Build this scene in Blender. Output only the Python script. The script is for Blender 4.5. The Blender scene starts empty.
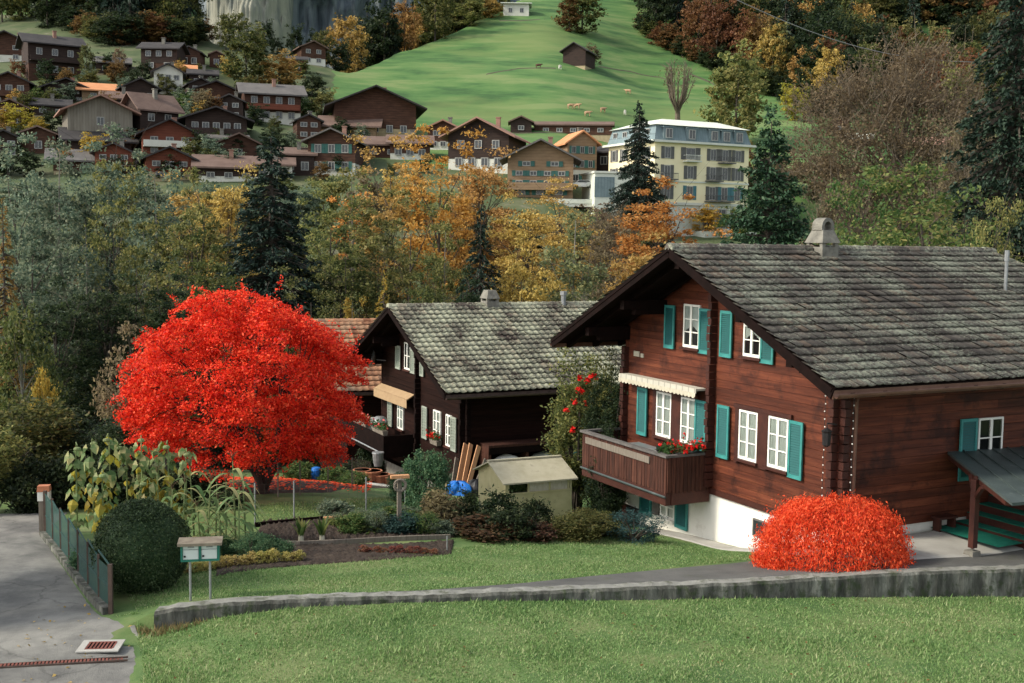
import bpy, bmesh, math, random
import numpy as np
from mathutils import Vector, Matrix
R = math.radians
rng = np.random.default_rng(7)
random.seed(7)
sc = bpy.context.scene
col = sc.collection
# ------------------------------------------------------------------ camera model
F, PITCH, ROLL = 1145.7, R(5.0794), .014
def ray(px, py):
    a, b = px-512., py-341.5
    c, s = math.cos(ROLL), math.sin(ROLL)
    ix, iy = c*a+s*b, -s*a+c*b
    up, d, x = -iy/F, 1., ix/F
    y = d*math.cos(PITCH)+up*math.sin(PITCH)
    z = -d*math.sin(PITCH)+up*math.cos(PITCH)
    return x/y, z/y
def at(px, py, Y):
    x, z = ray(px, py)
    return Vector((x*Y, Y, z*Y))
cam = bpy.data.cameras.new('camera'); cam.sensor_width = 36; cam.lens = 36*F/1024
cam.clip_start = .1; cam.clip_end = 5000
camo = bpy.data.objects.new('camera', cam); col.objects.link(camo)
camo.matrix_world = (Matrix.Rotation(R(90)-PITCH, 4, 'X') @ Matrix.Rotation(ROLL, 4, 'Z'))
sc.camera = camo
# ------------------------------------------------------------------ object helpers
def tag(o, label=None, cat=None, group=None, kind=None):
    if label: o['label'] = label
    if cat: o['category'] = cat
    if group: o['group'] = group
    if kind: o['kind'] = kind
    return o
def empty(name, loc, rz=0, label=None, cat=None, group=None):
    o = bpy.data.objects.new(name, None); col.objects.link(o)
    o.empty_display_size = .2
    o.location = loc; o.rotation_euler = (0, 0, rz)
    return tag(o, label, cat, group)
def link(name, me, m, parent=None, loc=None):
    o = bpy.data.objects.new(name, me); col.objects.link(o)
    if m is not None and len(me.materials) == 0: me.materials.append(m)
    if parent: o.parent = parent
    if loc is not None: o.location = loc
    return o
def copy_tree(o, parent=None):
    c = o.copy(); col.objects.link(c); c.parent = parent
    for ch in o.children: copy_tree(ch, c)
    return c
def set_mat(o, m):
    o.material_slots[0].link = 'OBJECT'; o.material_slots[0].material = m
def np_mesh(name, V, faces_n, Fi, smooth=False):
    """V (n,3); Fi flat index array of faces with faces_n vertices each"""
    me = bpy.data.meshes.new(name)
    V = np.ascontiguousarray(V, dtype=np.float32); Fi = np.ascontiguousarray(Fi, dtype=np.int32).ravel()
    nf = len(Fi)//faces_n
    me.vertices.add(len(V)); me.vertices.foreach_set('co', V.ravel())
    me.loops.add(len(Fi)); me.loops.foreach_set('vertex_index', Fi)
    me.polygons.add(nf); me.polygons.foreach_set('loop_start', np.arange(0, nf*faces_n, faces_n, dtype=np.int32))
    try: me.polygons.foreach_set('loop_total', np.full(nf, faces_n, dtype=np.int32))
    except Exception: pass
    if smooth: me.polygons.foreach_set('use_smooth', np.ones(nf, dtype=bool))
    me.update(calc_edges=True)
    return me
class MB:
    def __init__(s): s.v = []; s.f = []
    def quad(s, *p):
        n = len(s.v); s.v += [tuple(q) for q in p]; s.f.append(tuple(range(n, n+len(p)))); return s
    def hexa(s, p):      # 8 points: bottom ring 0-3, top ring 4-7
        n = len(s.v); s.v += [tuple(q) for q in p]
        for f in ((3,2,1,0),(4,5,6,7),(0,1,5,4),(1,2,6,5),(2,3,7,6),(3,0,4,7)): s.f.append(tuple(n+i for i in f))
        return s
    def box(s, x0, x1, y0, y1, z0, z1):
        return s.hexa([(x0,y0,z0),(x1,y0,z0),(x1,y1,z0),(x0,y1,z0),(x0,y0,z1),(x1,y0,z1),(x1,y1,z1),(x0,y1,z1)])
    def bar(s, a, b, w, h, up=(0,0,1)):
        a, b = Vector(a), Vector(b); d = (b-a).normalized(); up = Vector(up)
        if abs(d.dot(up)) > .97: up = Vector((1,0,0))
        r = d.cross(up).normalized()*(w/2); u = r.cross(d).normalized()*(h/2)
        return s.hexa([a-r-u, a+r-u, b+r-u, b-r-u, a-r+u, a+r+u, b+r+u, b-r+u])
    def tube(s, pts, rad, n=6, cap=True):
        pts = [Vector(p) for p in pts]
        if not hasattr(rad, '__len__'): rad = [rad]*len(pts)
        base = len(s.v); up = Vector((.13,.27,.95))
        for i, p in enumerate(pts):
            d = (pts[min(i+1,len(pts)-1)]-pts[max(i-1,0)])
            d = d.normalized() if d.length > 1e-9 else Vector((0,0,1))
            a = d.cross(up)
            if a.length < .05: a = d.cross(Vector((1,0,0)))
            a.normalize(); b = d.cross(a)
            for k in range(n):
                t = 2*math.pi*k/n
                s.v.append(tuple(p+(a*math.cos(t)+b*math.sin(t))*rad[i]))
        for i in range(len(pts)-1):
            for k in range(n):
                k2 = (k+1) % n
                s.f.append((base+i*n+k, base+i*n+k2, base+(i+1)*n+k2, base+(i+1)*n+k))
        if cap:
            s.f.append(tuple(base+k for k in range(n-1,-1,-1)))
            e = base+(len(pts)-1)*n; s.f.append(tuple(e+k for k in range(n)))
        return s
    def lathe(s, prof, n=10, c=(0,0,0)):
        return s.tube([(c[0], c[1], c[2]+z) for r, z in prof], [max(r, .001) for r, z in prof], n)
    def prism(s, poly, d):     # polygon points extruded by vector d
        n = len(s.v); k = len(poly); d = Vector(d)
        s.v += [tuple(p) for p in poly] + [tuple(Vector(p)+d) for p in poly]
        s.f.append(tuple(range(n+k-1, n-1, -1))); s.f.append(tuple(range(n+k, n+2*k)))
        for i in range(k):
            j = (i+1) % k; s.f.append((n+i, n+j, n+k+j, n+k+i))
        return s
    def ball(s, c, r, n=6, m=4, sz=1):
        return s.lathe([(r*math.sin(math.pi*i/m), -r*sz*math.cos(math.pi*i/m)) for i in range(m+1)], n, c)
    def build(s, name, m, parent=None, loc=None, smooth=False):
        me = bpy.data.meshes.new(name); me.from_pydata(s.v, [], s.f); me.update()
        bm = bmesh.new(); bm.from_mesh(me); bmesh.ops.recalc_face_normals(bm, faces=bm.faces); bm.to_mesh(me); bm.free()
        if smooth:
            me.polygons.foreach_set('use_smooth', [True]*len(me.polygons))
        return link(name, me, m, parent, loc)
# ------------------------------------------------------------------ materials
def new_mat(name):
    m = bpy.data.materials.new(name); m.use_nodes = True
    nt = m.node_tree; nt.nodes.clear()
    o = nt.nodes.new('ShaderNodeOutputMaterial')
    return m, nt, o
def N(nt, t, **kw):
    n = nt.nodes.new(t)
    for k, v in kw.items():
        if k in ('operation', 'blend_type', 'data_type', 'wave_type', 'bands_direction', 'noise_dimensions', 'feature', 'distance'): setattr(n, k, v)
        else: n.inputs[k].default_value = v
    return n
def c4(c): return (c[0], c[1], c[2], 1)
def ramp(nt, cols, pos=None):
    r = nt.nodes.new('ShaderNodeValToRGB'); e = r.color_ramp.elements
    n = len(cols); pos = pos or [i/(n-1) for i in range(n)]
    while len(e) < n: e.new(.5)
    for i in range(n): e[i].position = pos[i]; e[i].color = c4(cols[i])
    return r
def mat(name, cols, scale=3., stretch=(1,1,1), rough=.85, bump=0., bscale=None, detail=4, island=0., spots=None, metal=0., spec=.3, line=None, objv=0., contrast=1., cracks=None):
    """noise between cols; island: brightness jitter per loose piece; spots=(colour, scale, threshold, amount); line=(axis, period, depth): joint lines"""
    m, nt, o = new_mat(name); L = nt.links.new
    p = N(nt, 'ShaderNodeBsdfPrincipled', Roughness=rough, Metallic=metal); p.inputs['Specular IOR Level'].default_value = spec
    tc = nt.nodes.new('ShaderNodeTexCoord'); mp = nt.nodes.new('ShaderNodeMapping'); mp.inputs['Scale'].default_value = stretch
    L(tc.outputs['Object'], mp.inputs[0])
    nz = N(nt, 'ShaderNodeTexNoise', Scale=scale, Detail=detail, Roughness=.65); L(mp.outputs[0], nz.inputs['Vector'])
    n_ = len(cols); pos = [.5+(.4*i/max(1, n_-1)-.2)/contrast for i in range(n_)]
    if n_ == 1: cols = [cols[0], [c*.85 for c in cols[0]]]; pos = [.3, .7]
    r = ramp(nt, cols, pos); L(nz.outputs['Fac'], r.inputs[0]); out = r.outputs[0]
    if spots:
        s2 = N(nt, 'ShaderNodeTexNoise', Scale=spots[1], Detail=5, Roughness=.7); L(tc.outputs['Object'], s2.inputs['Vector'])
        rr = ramp(nt, [(0,0,0), (spots[3],)*3], [spots[2], spots[2]+.12]); L(s2.outputs['Fac'], rr.inputs[0])
        mx = N(nt, 'ShaderNodeMix', data_type='RGBA'); L(rr.outputs[0], mx.inputs['Factor']); L(out, mx.inputs['A']); mx.inputs['B'].default_value = c4(spots[0]); out = mx.outputs['Result']
    if island:
        g = nt.nodes.new('ShaderNodeNewGeometry'); mr = nt.nodes.new('ShaderNodeMapRange'); mr.inputs['To Min'].default_value = 1-island; mr.inputs['To Max'].default_value = 1+island
        L(g.outputs['Random Per Island'], mr.inputs[0])
        hs = N(nt, 'ShaderNodeHueSaturation'); L(mr.outputs[0], hs.inputs['Value']); L(out, hs.inputs['Color']); out = hs.outputs[0]
    if objv:
        g = nt.nodes.new('ShaderNodeObjectInfo'); mr = nt.nodes.new('ShaderNodeMapRange'); mr.inputs['To Min'].default_value = 1-objv; mr.inputs['To Max'].default_value = 1+objv
        L(g.outputs['Random'], mr.inputs[0])
        hs = N(nt, 'ShaderNodeHueSaturation'); L(mr.outputs[0], hs.inputs['Value']); L(out, hs.inputs['Color']); out = hs.outputs[0]
    h = nz.outputs['Fac']
    if line:
        sx = nt.nodes.new('ShaderNodeSeparateXYZ'); L(tc.outputs['Object'], sx.inputs[0])
        d = N(nt, 'ShaderNodeMath', operation='DIVIDE'); L(sx.outputs[line[0]], d.inputs[0]); d.inputs[1].default_value = line[1]
        fr = N(nt, 'ShaderNodeMath', operation='FRACT'); L(d.outputs[0], fr.inputs[0])
        lt = N(nt, 'ShaderNodeMath', operation='LESS_THAN'); L(fr.outputs[0], lt.inputs[0]); lt.inputs[1].default_value = .12
        mx = N(nt, 'ShaderNodeMix', data_type='RGBA', blend_type='MULTIPLY'); L(lt.outputs[0], mx.inputs['Factor']); L(out, mx.inputs['A']); mx.inputs['B'].default_value = (line[2],)*3+(1,); out = mx.outputs['Result']
    if cracks:
        wn = N(nt, 'ShaderNodeTexNoise', Scale=2.5, Detail=5); L(tc.outputs['Object'], wn.inputs['Vector'])
        va_ = nt.nodes.new('ShaderNodeVectorMath'); va_.operation = 'MULTIPLY_ADD'; L(wn.outputs['Color'], va_.inputs[0]); va_.inputs[1].default_value = (.5,.5,0); L(tc.outputs['Object'], va_.inputs[2])
        vo = N(nt, 'ShaderNodeTexVoronoi', feature='DISTANCE_TO_EDGE', Scale=cracks); L(va_.outputs[0], vo.inputs['Vector'])
        cr = ramp(nt, [(.68,.68,.68), (1,1,1)], [.002, .009]); L(vo.outputs['Distance'], cr.inputs[0])
        mx = N(nt, 'ShaderNodeMix', data_type='RGBA', blend_type='MULTIPLY'); mx.inputs['Factor'].default_value = 1; L(out, mx.inputs['A']); L(cr.outputs[0], mx.inputs['B']); out = mx.outputs['Result']
    L(out, p.inputs['Base Color'])
    if bump:
        b2 = N(nt, 'ShaderNodeTexNoise', Scale=bscale or scale*4, Detail=5, Roughness=.7); L(mp.outputs[0], b2.inputs['Vector'])
        b = N(nt, 'ShaderNodeBump', Strength=bump, Distance=.03); L(b2.outputs['Fac'], b.inputs['Height']); L(b.outputs[0], p.inputs['Normal'])
    L(p.outputs[0], o.inputs[0])
    return m
def leaf_mat(name, cols, transl=.48, objv=.15, hue=.02, rough=.6, nscale=.5, namt=.35, spec=.25):
    m, nt, o = new_mat(name); L = nt.links.new
    g = nt.nodes.new('ShaderNodeNewGeometry'); oi = nt.nodes.new('ShaderNodeObjectInfo'); tc = nt.nodes.new('ShaderNodeTexCoord')
    nz = N(nt, 'ShaderNodeTexNoise', Scale=nscale, Detail=2); L(tc.outputs['Object'], nz.inputs['Vector'])
    a = N(nt, 'ShaderNodeMath', operation='MULTIPLY_ADD'); L(nz.outputs['Fac'], a.inputs[0]); a.inputs[1].default_value = 2*namt; a.inputs[2].default_value = -namt
    b = N(nt, 'ShaderNodeMath', operation='ADD'); L(g.outputs['Random Per Island'], b.inputs[0]); L(a.outputs[0], b.inputs[1])
    r = ramp(nt, cols); L(b.outputs[0], r.inputs[0])
    hs = N(nt, 'ShaderNodeHueSaturation'); L(r.outputs[0], hs.inputs['Color'])
    mv = nt.nodes.new('ShaderNodeMapRange'); mv.inputs['To Min'].default_value = 1-objv; mv.inputs['To Max'].default_value = 1+objv; L(oi.outputs['Random'], mv.inputs[0]); L(mv.outputs[0], hs.inputs['Value'])
    m2 = N(nt, 'ShaderNodeMath', operation='MULTIPLY'); L(oi.outputs['Random'], m2.inputs[0]); m2.inputs[1].default_value = 7.31
    m3 = N(nt, 'ShaderNodeMath', operation='FRACT'); L(m2.outputs[0], m3.inputs[0])
    mh = nt.nodes.new('ShaderNodeMapRange'); mh.inputs['To Min'].default_value = .5-hue; mh.inputs['To Max'].default_value = .5+hue; L(m3.outputs[0], mh.inputs[0]); L(mh.outputs[0], hs.inputs['Hue'])
    p = N(nt, 'ShaderNodeBsdfPrincipled', Roughness=rough); p.inputs['Specular IOR Level'].default_value = spec; L(hs.outputs[0], p.inputs['Base Color'])
    t = nt.nodes.new('ShaderNodeBsdfTranslucent'); L(hs.outputs[0], t.inputs['Color'])
    mx = nt.nodes.new('ShaderNodeMixShader'); mx.inputs[0].default_value = transl
    L(p.outputs[0], mx.inputs[1]); L(t.outputs[0], mx.inputs[2]); L(mx.outputs[0], o.inputs[0])
    return m
M = {}
def hill_mask():
    """one hillside: meadow, and the duller trodden ground of the village and the valley bank"""
    m = M['meadow']; nt = m.node_tree; L = nt.links.new; p = next(n for n in nt.nodes if n.type == 'BSDF_PRINCIPLED'); src = p.inputs['Base Color'].links[0].from_socket
    tc = nt.nodes.new('ShaderNodeTexCoord'); sx = nt.nodes.new('ShaderNodeSeparateXYZ'); L(tc.outputs['Object'], sx.inputs[0])
    nz = N(nt, 'ShaderNodeTexNoise', Scale=.05, Detail=6); L(tc.outputs['Object'], nz.inputs['Vector'])
    def m_(op, a, b):
        n = N(nt, 'ShaderNodeMath', operation=op)
        for i, v in enumerate((a, b)):
            if isinstance(v, (int, float)): n.inputs[i].default_value = v
            else: L(v, n.inputs[i])
        return n.outputs[0]
    jit = m_('MULTIPLY', m_('SUBTRACT', nz.outputs['Fac'], .5), 1.)
    u = m_('ADD', m_('DIVIDE', sx.outputs['X'], sx.outputs['Y']), m_('MULTIPLY', jit, .06)); y = m_('ADD', sx.outputs['Y'], m_('MULTIPLY', jit, 30.))
    mk = m_('MAXIMUM', m_('MULTIPLY', m_('LESS_THAN', u, -.155), m_('LESS_THAN', y, 350.)), m_('MULTIPLY', m_('LESS_THAN', u, .2), m_('LESS_THAN', y, 208.)))
    n2 = N(nt, 'ShaderNodeTexNoise', Scale=.13, Detail=8, Roughness=.7); L(tc.outputs['Object'], n2.inputs['Vector'])
    r = ramp(nt, [(.035,.055,.022), (.06,.085,.032), (.1,.11,.055), (.17,.16,.12)], [.32, .48, .6, .7]); L(n2.outputs['Fac'], r.inputs[0])
    mx = N(nt, 'ShaderNodeMix', data_type='RGBA'); L(mk, mx.inputs['Factor']); L(src, mx.inputs['A']); L(r.outputs[0], mx.inputs['B']); L(mx.outputs['Result'], p.inputs['Base Color'])
M['grass'] = leaf_mat('grass_blades', [(.1,.18,.055), (.17,.275,.085), (.25,.345,.125), (.38,.39,.2)], transl=.35, nscale=.5, namt=.45, objv=0)
M['lawn'] = mat('lawn_soil', [(.06,.115,.032), (.095,.155,.046), (.14,.175,.065)], scale=.8, bump=.5, bscale=30, detail=8, contrast=1.8)
M['asphalt'] = mat('asphalt', [(.13,.128,.118), (.18,.177,.16), (.24,.235,.21)], scale=.9, bump=.5, bscale=45, detail=9, rough=.9, spots=((.085,.085,.08), .55, .54, .7), contrast=1.7, cracks=.38)
M['path'] = mat('worn_path', [(.07,.07,.066), (.12,.12,.11)], scale=1.5, bump=.4, bscale=50, detail=8, spots=((.07,.085,.04), 1.3, .58, .6))
M['concrete'] = mat('pale_concrete', [(.3,.29,.26), (.42,.41,.37)], scale=1.1, bump=.2, bscale=30, detail=7, spots=((.16,.17,.13), .9, .6, .5))
M['soil'] = mat('garden_soil', [(.022,.016,.011), (.045,.032,.023), (.07,.052,.037)], scale=4, bump=1, bscale=22, detail=8)
M['oldwall'] = mat('mossy_old_concrete', [(.025,.025,.02), (.06,.06,.05), (.13,.13,.11), (.26,.26,.22)], scale=4.5, stretch=(1,1,.25), bump=1, bscale=16, detail=10, spots=((.03,.045,.015), 4.3, .52, .8))
M['wallcap'] = mat('wall_top_crust', [(.16,.16,.14), (.27,.27,.24)], scale=3, bump=.7, bscale=25, detail=8, spots=((.05,.06,.025), 4., .52, .7))
M['bark'] = mat('bark', [(.035,.028,.022), (.08,.065,.05)], scale=6, stretch=(1,1,.25), bump=.8, bscale=12)
M['birchbark'] = mat('pale_bark', [(.12,.11,.09), (.24,.22,.19)], scale=5, stretch=(1,1,.4), bump=.5)
M['twig'] = mat('twig_bark', [(.085,.068,.048), (.15,.12,.085)], scale=5)
M['redbark'] = mat('maple_bark', [(.03,.018,.015), (.06,.04,.03)], scale=6, stretch=(1,1,.3), bump=.6)
# timber and buildings
M['timber'] = mat('red_brown_timber', [(.045,.012,.006), (.095,.025,.012), (.155,.046,.021)], scale=1.8, stretch=(.35,.35,5), rough=.65, bump=.35, bscale=6, island=.28, detail=7, spots=((.022,.007,.005), 1.1, .52, .75), spec=.22)
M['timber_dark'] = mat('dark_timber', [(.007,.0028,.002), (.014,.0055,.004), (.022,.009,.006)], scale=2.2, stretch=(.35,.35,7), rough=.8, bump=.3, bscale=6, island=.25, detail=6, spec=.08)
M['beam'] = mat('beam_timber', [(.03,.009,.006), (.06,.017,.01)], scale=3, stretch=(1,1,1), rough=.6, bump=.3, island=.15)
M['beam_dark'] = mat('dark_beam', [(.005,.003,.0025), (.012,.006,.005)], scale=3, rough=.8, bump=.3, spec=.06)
M['slat'] = mat('weathered_railing', [(.03,.01,.006), (.055,.018,.01), (.09,.034,.02)], scale=3, stretch=(6,6,.5), rough=.8, bump=.3, island=.3)
M['rail'] = mat('grey_handrail', [(.07,.065,.06), (.14,.13,.12)], scale=4, rough=.8, bump=.3)
M['plaster'] = mat('white_plaster', [(.62,.6,.52), (.74,.72,.64), (.8,.78,.7)], scale=1.2, stretch=(1,1,.3), bump=.2, bscale=20, spots=((.42,.39,.31), 1.1, .57, .55), detail=8)
M['louvre'] = mat('shaded_teal_louvre', [(.01,.085,.082), (.016,.11,.105)], scale=4, rough=.6)  # frame teal darkened: shade between the slats is put into the colour
M['louvre_old'] = mat('shaded_grey_louvre', [(.12,.15,.12), (.18,.2,.16)], scale=4, rough=.7)  # frame grey-green darkened likewise, slat shade in the colour
M['shutter'] = mat('teal_shutter', [(.022,.15,.14), (.035,.2,.185), (.06,.26,.235)], scale=2.2, rough=.55, island=.1)
M['shutter_old'] = mat('grey_green_shutter', [(.2,.23,.19), (.27,.29,.24)], scale=4, rough=.7, island=.1)
M['white'] = mat('white_paint', [(.74,.73,.66), (.8,.79,.72)], scale=3, rough=.45, spec=.4)
M['curtain'] = mat('curtain_cloth', [(.4,.42,.4), (.58,.6,.56)], scale=6, stretch=(6,6,.6), rough=.95)
M['void'] = mat('painted_dark', [(.012,.012,.013)], rough=.9)  # near-black colour stands in for unlit rooms and recesses
def glass_mat(name, t=.75):
    m, nt, o = new_mat(name); L = nt.links.new
    g = N(nt, 'ShaderNodeBsdfGlossy', Roughness=.04); g.inputs['Color'].default_value = (.45,.48,.48,1)
    tr = nt.nodes.new('ShaderNodeBsdfTransparent'); tr.inputs['Color'].default_value = (.8,.84,.82,1)
    fr = N(nt, 'ShaderNodeFresnel', IOR=1.5); ad = N(nt, 'ShaderNodeMath', operation='ADD'); L(fr.outputs[0], ad.inputs[0]); ad.inputs[1].default_value = .01
    mx = nt.nodes.new('ShaderNodeMixShader'); L(ad.outputs[0], mx.inputs[0]); L(tr.outputs[0], mx.inputs[1]); L(g.outputs[0], mx.inputs[2]); L(mx.outputs[0], o.inputs[0])
    return m
M['glass'] = glass_mat('window_glass')
M['darkglass'] = mat('far_window_glass', [(.02,.024,.026), (.05,.055,.058)], scale=.6, rough=.12, spec=.6)
def tile_mat(name, cols, lich, amount, thr):
    m, nt, o = new_mat(name); L = nt.links.new
    p = N(nt, 'ShaderNodeBsdfPrincipled', Roughness=.85); p.inputs['Specular IOR Level'].default_value = .25
    g = nt.nodes.new('ShaderNodeNewGeometry'); tc = nt.nodes.new('ShaderNodeTexCoord')
    n1 = N(nt, 'ShaderNodeTexNoise', Scale=.55, Detail=3); L(tc.outputs['Object'], n1.inputs['Vector'])
    a = N(nt, 'ShaderNodeMath', operation='MULTIPLY_ADD'); L(n1.outputs['Fac'], a.inputs[0]); a.inputs[1].default_value = .7; a.inputs[2].default_value = -.35
    b = N(nt, 'ShaderNodeMath', operation='ADD'); L(g.outputs['Random Per Island'], b.inputs[0]); L(a.outputs[0], b.inputs[1])
    r = ramp(nt, cols); L(b.outputs[0], r.inputs[0])
    n2 = N(nt, 'ShaderNodeTexNoise', Scale=13, Detail=6, Roughness=.75); L(tc.outputs['Object'], n2.inputs['Vector'])
    n3 = N(nt, 'ShaderNodeTexNoise', Scale=.8, Detail=2); L(tc.outputs['Object'], n3.inputs['Vector'])
    s = N(nt, 'ShaderNodeMath', operation='MULTIPLY_ADD'); L(n3.outputs['Fac'], s.inputs[0]); s.inputs[1].default_value = .55; L(n2.outputs['Fac'], s.inputs[2])
    rr = ramp(nt, [(0,0,0), (amount,)*3], [thr, thr+.16]); L(s.outputs[0], rr.inputs[0])
    mx = N(nt, 'ShaderNodeMix', data_type='RGBA'); L(rr.outputs[0], mx.inputs['Factor']); L(r.outputs[0], mx.inputs['A']); mx.inputs['B'].default_value = c4(lich)
    L(mx.outputs['Result'], p.inputs['Base Color'])
    bp = N(nt, 'ShaderNodeBump', Strength=.5, Distance=.02); L(n2.outputs['Fac'], bp.inputs['Height']); L(bp.outputs[0], p.inputs['Normal'])
    L(p.outputs[0], o.inputs[0]); return m
M['tiles'] = tile_mat('lichen_grey_tiles', [(.05,.042,.036), (.066,.056,.047), (.08,.07,.059), (.095,.083,.07), (.125,.092,.068)], (.28,.295,.22), .8, .75)
M['tiles_pale'] = tile_mat('mossy_pale_tiles', [(.045,.03,.026), (.075,.06,.048), (.12,.11,.085), (.17,.16,.12), (.22,.18,.13)], (.42,.43,.3), .85, .7)
M['tiles_orange'] = tile_mat('orange_clay_tiles', [(.2,.085,.045), (.36,.18,.1), (.42,.22,.12), (.2,.13,.09)], (.3,.25,.17), .5, .78)
M['copper'] = mat('copper_gutter', [(.12,.06,.04), (.2,.11,.075)], scale=3, rough=.5, metal=.3)
M['zinc'] = mat('zinc_metal', [(.2,.21,.21), (.3,.31,.31)], scale=4, rough=.45, metal=.5)
M['steel'] = mat('galvanised_steel', [(.25,.26,.26), (.36,.37,.37)], scale=6, rough=.45, metal=.6)
M['stone'] = mat('grey_mortar_stone', [(.1,.095,.08), (.22,.21,.175)], scale=4, bump=.6, bscale=14)
M['cream'] = mat('cream_awning', [(.36,.33,.25), (.5,.47,.37)], scale=7, stretch=(3,1,1), rough=.9)
M['awning_stripe'] = mat('striped_cream_awning', [(.5,.48,.4)], rough=.9, line=(0, .26, .55), scale=3)
M['tan'] = mat('tan_awning', [(.3,.2,.11), (.36,.25,.14)], scale=4, rough=.9)
M['red_flower'] = leaf_mat('red_petals', [(.5,.006,.006), (.75,.012,.01), (.8,.03,.02)], transl=.2, hue=0, objv=0)
M['pink_flower'] = leaf_mat('coral_petals', [(.55,.05,.03), (.7,.12,.08), (.75,.3,.25)], transl=.2)
M['potleaf'] = leaf_mat('pot_plant_leaf', [(.03,.07,.02), (.06,.12,.03), (.1,.16,.06)])
M['terracotta'] = mat('terracotta', [(.33,.12,.06), (.42,.17,.09)], scale=8)
M['green_roof'] = mat('green_grey_sheet', [(.035,.048,.046), (.065,.085,.08)], scale=1.5, rough=.5, bump=.2, spots=((.2,.22,.2), 3., .62, .6), detail=7)
M['carpet'] = mat('green_carpet', [(.0,.11,.075), (.005,.15,.1)], scale=8, rough=1, bump=.5, bscale=60)
M['fence'] = mat('green_fence_mesh', [(.01,.04,.034), (.018,.06,.05)], scale=5, rough=.6)
M['rust'] = mat('rusty_post', [(.05,.034,.027), (.1,.068,.052)], scale=6, rough=.8)
M['mailgreen'] = mat('green_mailbox_paint', [(.015,.12,.085), (.02,.15,.105)], scale=4, rough=.5)
M['maildoor'] = mat('pale_mailbox_door', [(.5,.55,.52), (.57,.62,.58)], scale=4, rough=.4)
M['browntop'] = mat('brown_mailbox_roof', [(.11,.085,.062), (.22,.19,.14)], scale=6, rough=.7)
M['black'] = mat('black_plastic', [(.012,.012,.013), (.02,.02,.021)], scale=4, rough=.5)
M['blue'] = mat('blue_tarp', [(.008,.1,.4), (.015,.17,.55)], scale=5, rough=.4, bump=.6)
M['shed'] = mat('olive_cream_boards', [(.36,.33,.17), (.47,.43,.245)], scale=2, rough=.8, bump=.2, spots=((.2,.19,.12), 1.4, .58, .6))
M['shedroof'] = mat('weathered_sheet_roof', [(.3,.28,.19), (.44,.41,.3)], scale=2, rough=.8, bump=.3, spots=((.18,.17,.12), 2, .56, .7), detail=7)
M['plank'] = mat('fresh_planks', [(.4,.2,.09), (.52,.28,.14)], scale=3, stretch=(6,6,.4), rough=.7, island=.25)
M['oldwood'] = mat('grey_old_wood', [(.12,.1,.08), (.22,.19,.15)], scale=4, stretch=(5,5,.5), rough=.85, bump=.4, island=.2)
M['grate'] = mat('rusty_cast_iron', [(.12,.035,.025), (.2,.07,.05)], scale=8, rough=.8)
M['meadow'] = mat('alpine_meadow', [(.032,.085,.022), (.058,.135,.034), (.085,.162,.044), (.135,.19,.065)], scale=.11, stretch=(.4,.4,3.), bump=1., bscale=.9, detail=13, spots=((.12,.165,.05), .018, .5, .7), contrast=1.7)
hill_mask()
M['rock'] = mat('limestone_cliff', [(.03,.04,.05), (.1,.125,.145), (.2,.23,.245), (.36,.35,.29)], scale=.11, stretch=(1,1,.1), bump=1, bscale=.3, detail=9)
M['rockpale'] = mat('pale_limestone', [(.08,.1,.1), (.25,.25,.2), (.35,.34,.27)], scale=.17, stretch=(1,1,.14), bump=1, bscale=.3, detail=9)
# leaves
def lm(k, *c, **kw): M[k] = leaf_mat(k, list(c), **kw)
lm('leaf_red', (.38,.009,.006), (.7,.024,.011), (.92,.06,.02), (.94,.15,.055), transl=.36, nscale=1.1, namt=.3, objv=0, hue=0)
lm('leaf_orange_red', (.42,.025,.01), (.74,.065,.018), (.9,.12,.035), (.92,.2,.075), transl=.4, nscale=1.2, namt=.25, objv=0, hue=0)
lm('leaf_boxwood', (.012,.028,.012), (.026,.052,.02), (.045,.08,.03), (.075,.115,.045), transl=.15, objv=0)
lm('leaf_olive', (.03,.042,.014), (.07,.09,.027), (.125,.135,.04), (.2,.185,.06))
lm('leaf_herb', (.03,.08,.04), (.055,.13,.065), (.1,.19,.09), (.17,.25,.12))
lm('leaf_greygreen', (.05,.085,.056), (.11,.16,.108), (.185,.24,.16), (.27,.29,.18))
lm('leaf_dark', (.01,.02,.01), (.02,.036,.016), (.035,.055,.022), (.06,.08,.03))
lm('leaf_green', (.03,.07,.018), (.065,.125,.033), (.12,.185,.055), (.26,.25,.08))
lm('leaf_gold', (.15,.105,.033), (.34,.225,.06), (.54,.345,.1), (.62,.44,.16))
lm('leaf_orange', (.25,.125,.025), (.5,.26,.05), (.68,.37,.08), (.64,.45,.14))
lm('leaf_rust', (.07,.038,.017), (.14,.07,.027), (.21,.105,.04), (.25,.155,.062))
lm('leaf_yellow', (.22,.16,.025), (.36,.27,.04), (.5,.37,.06), (.3,.3,.07))
lm('leaf_yellowgreen', (.06,.08,.028), (.14,.16,.05), (.25,.245,.08), (.36,.31,.11))
lm('leaf_brown', (.09,.07,.04), (.155,.12,.07), (.22,.17,.095), (.27,.22,.115))
lm('leaf_spruce', (.007,.017,.012), (.012,.028,.019), (.022,.043,.027), (.035,.06,.035), transl=.1)
lm('leaf_thuja', (.012,.035,.016), (.022,.06,.026), (.04,.09,.04), (.08,.13,.06), transl=.15)  # brighter green of the dense conifer itself
lm('leaf_larch', (.12,.08,.02), (.2,.13,.03), (.28,.17,.045), (.14,.13,.04))
lm('leaf_teal', (.012,.04,.04), (.028,.075,.07), (.05,.105,.095), (.08,.14,.125))
lm('leaf_redbrown', (.03,.03,.015), (.09,.04,.025), (.15,.07,.04), (.07,.08,.035))
lm('leaf_lime', (.3,.27,.07), (.48,.42,.14), (.6,.5,.2), (.4,.28,.1))
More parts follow.
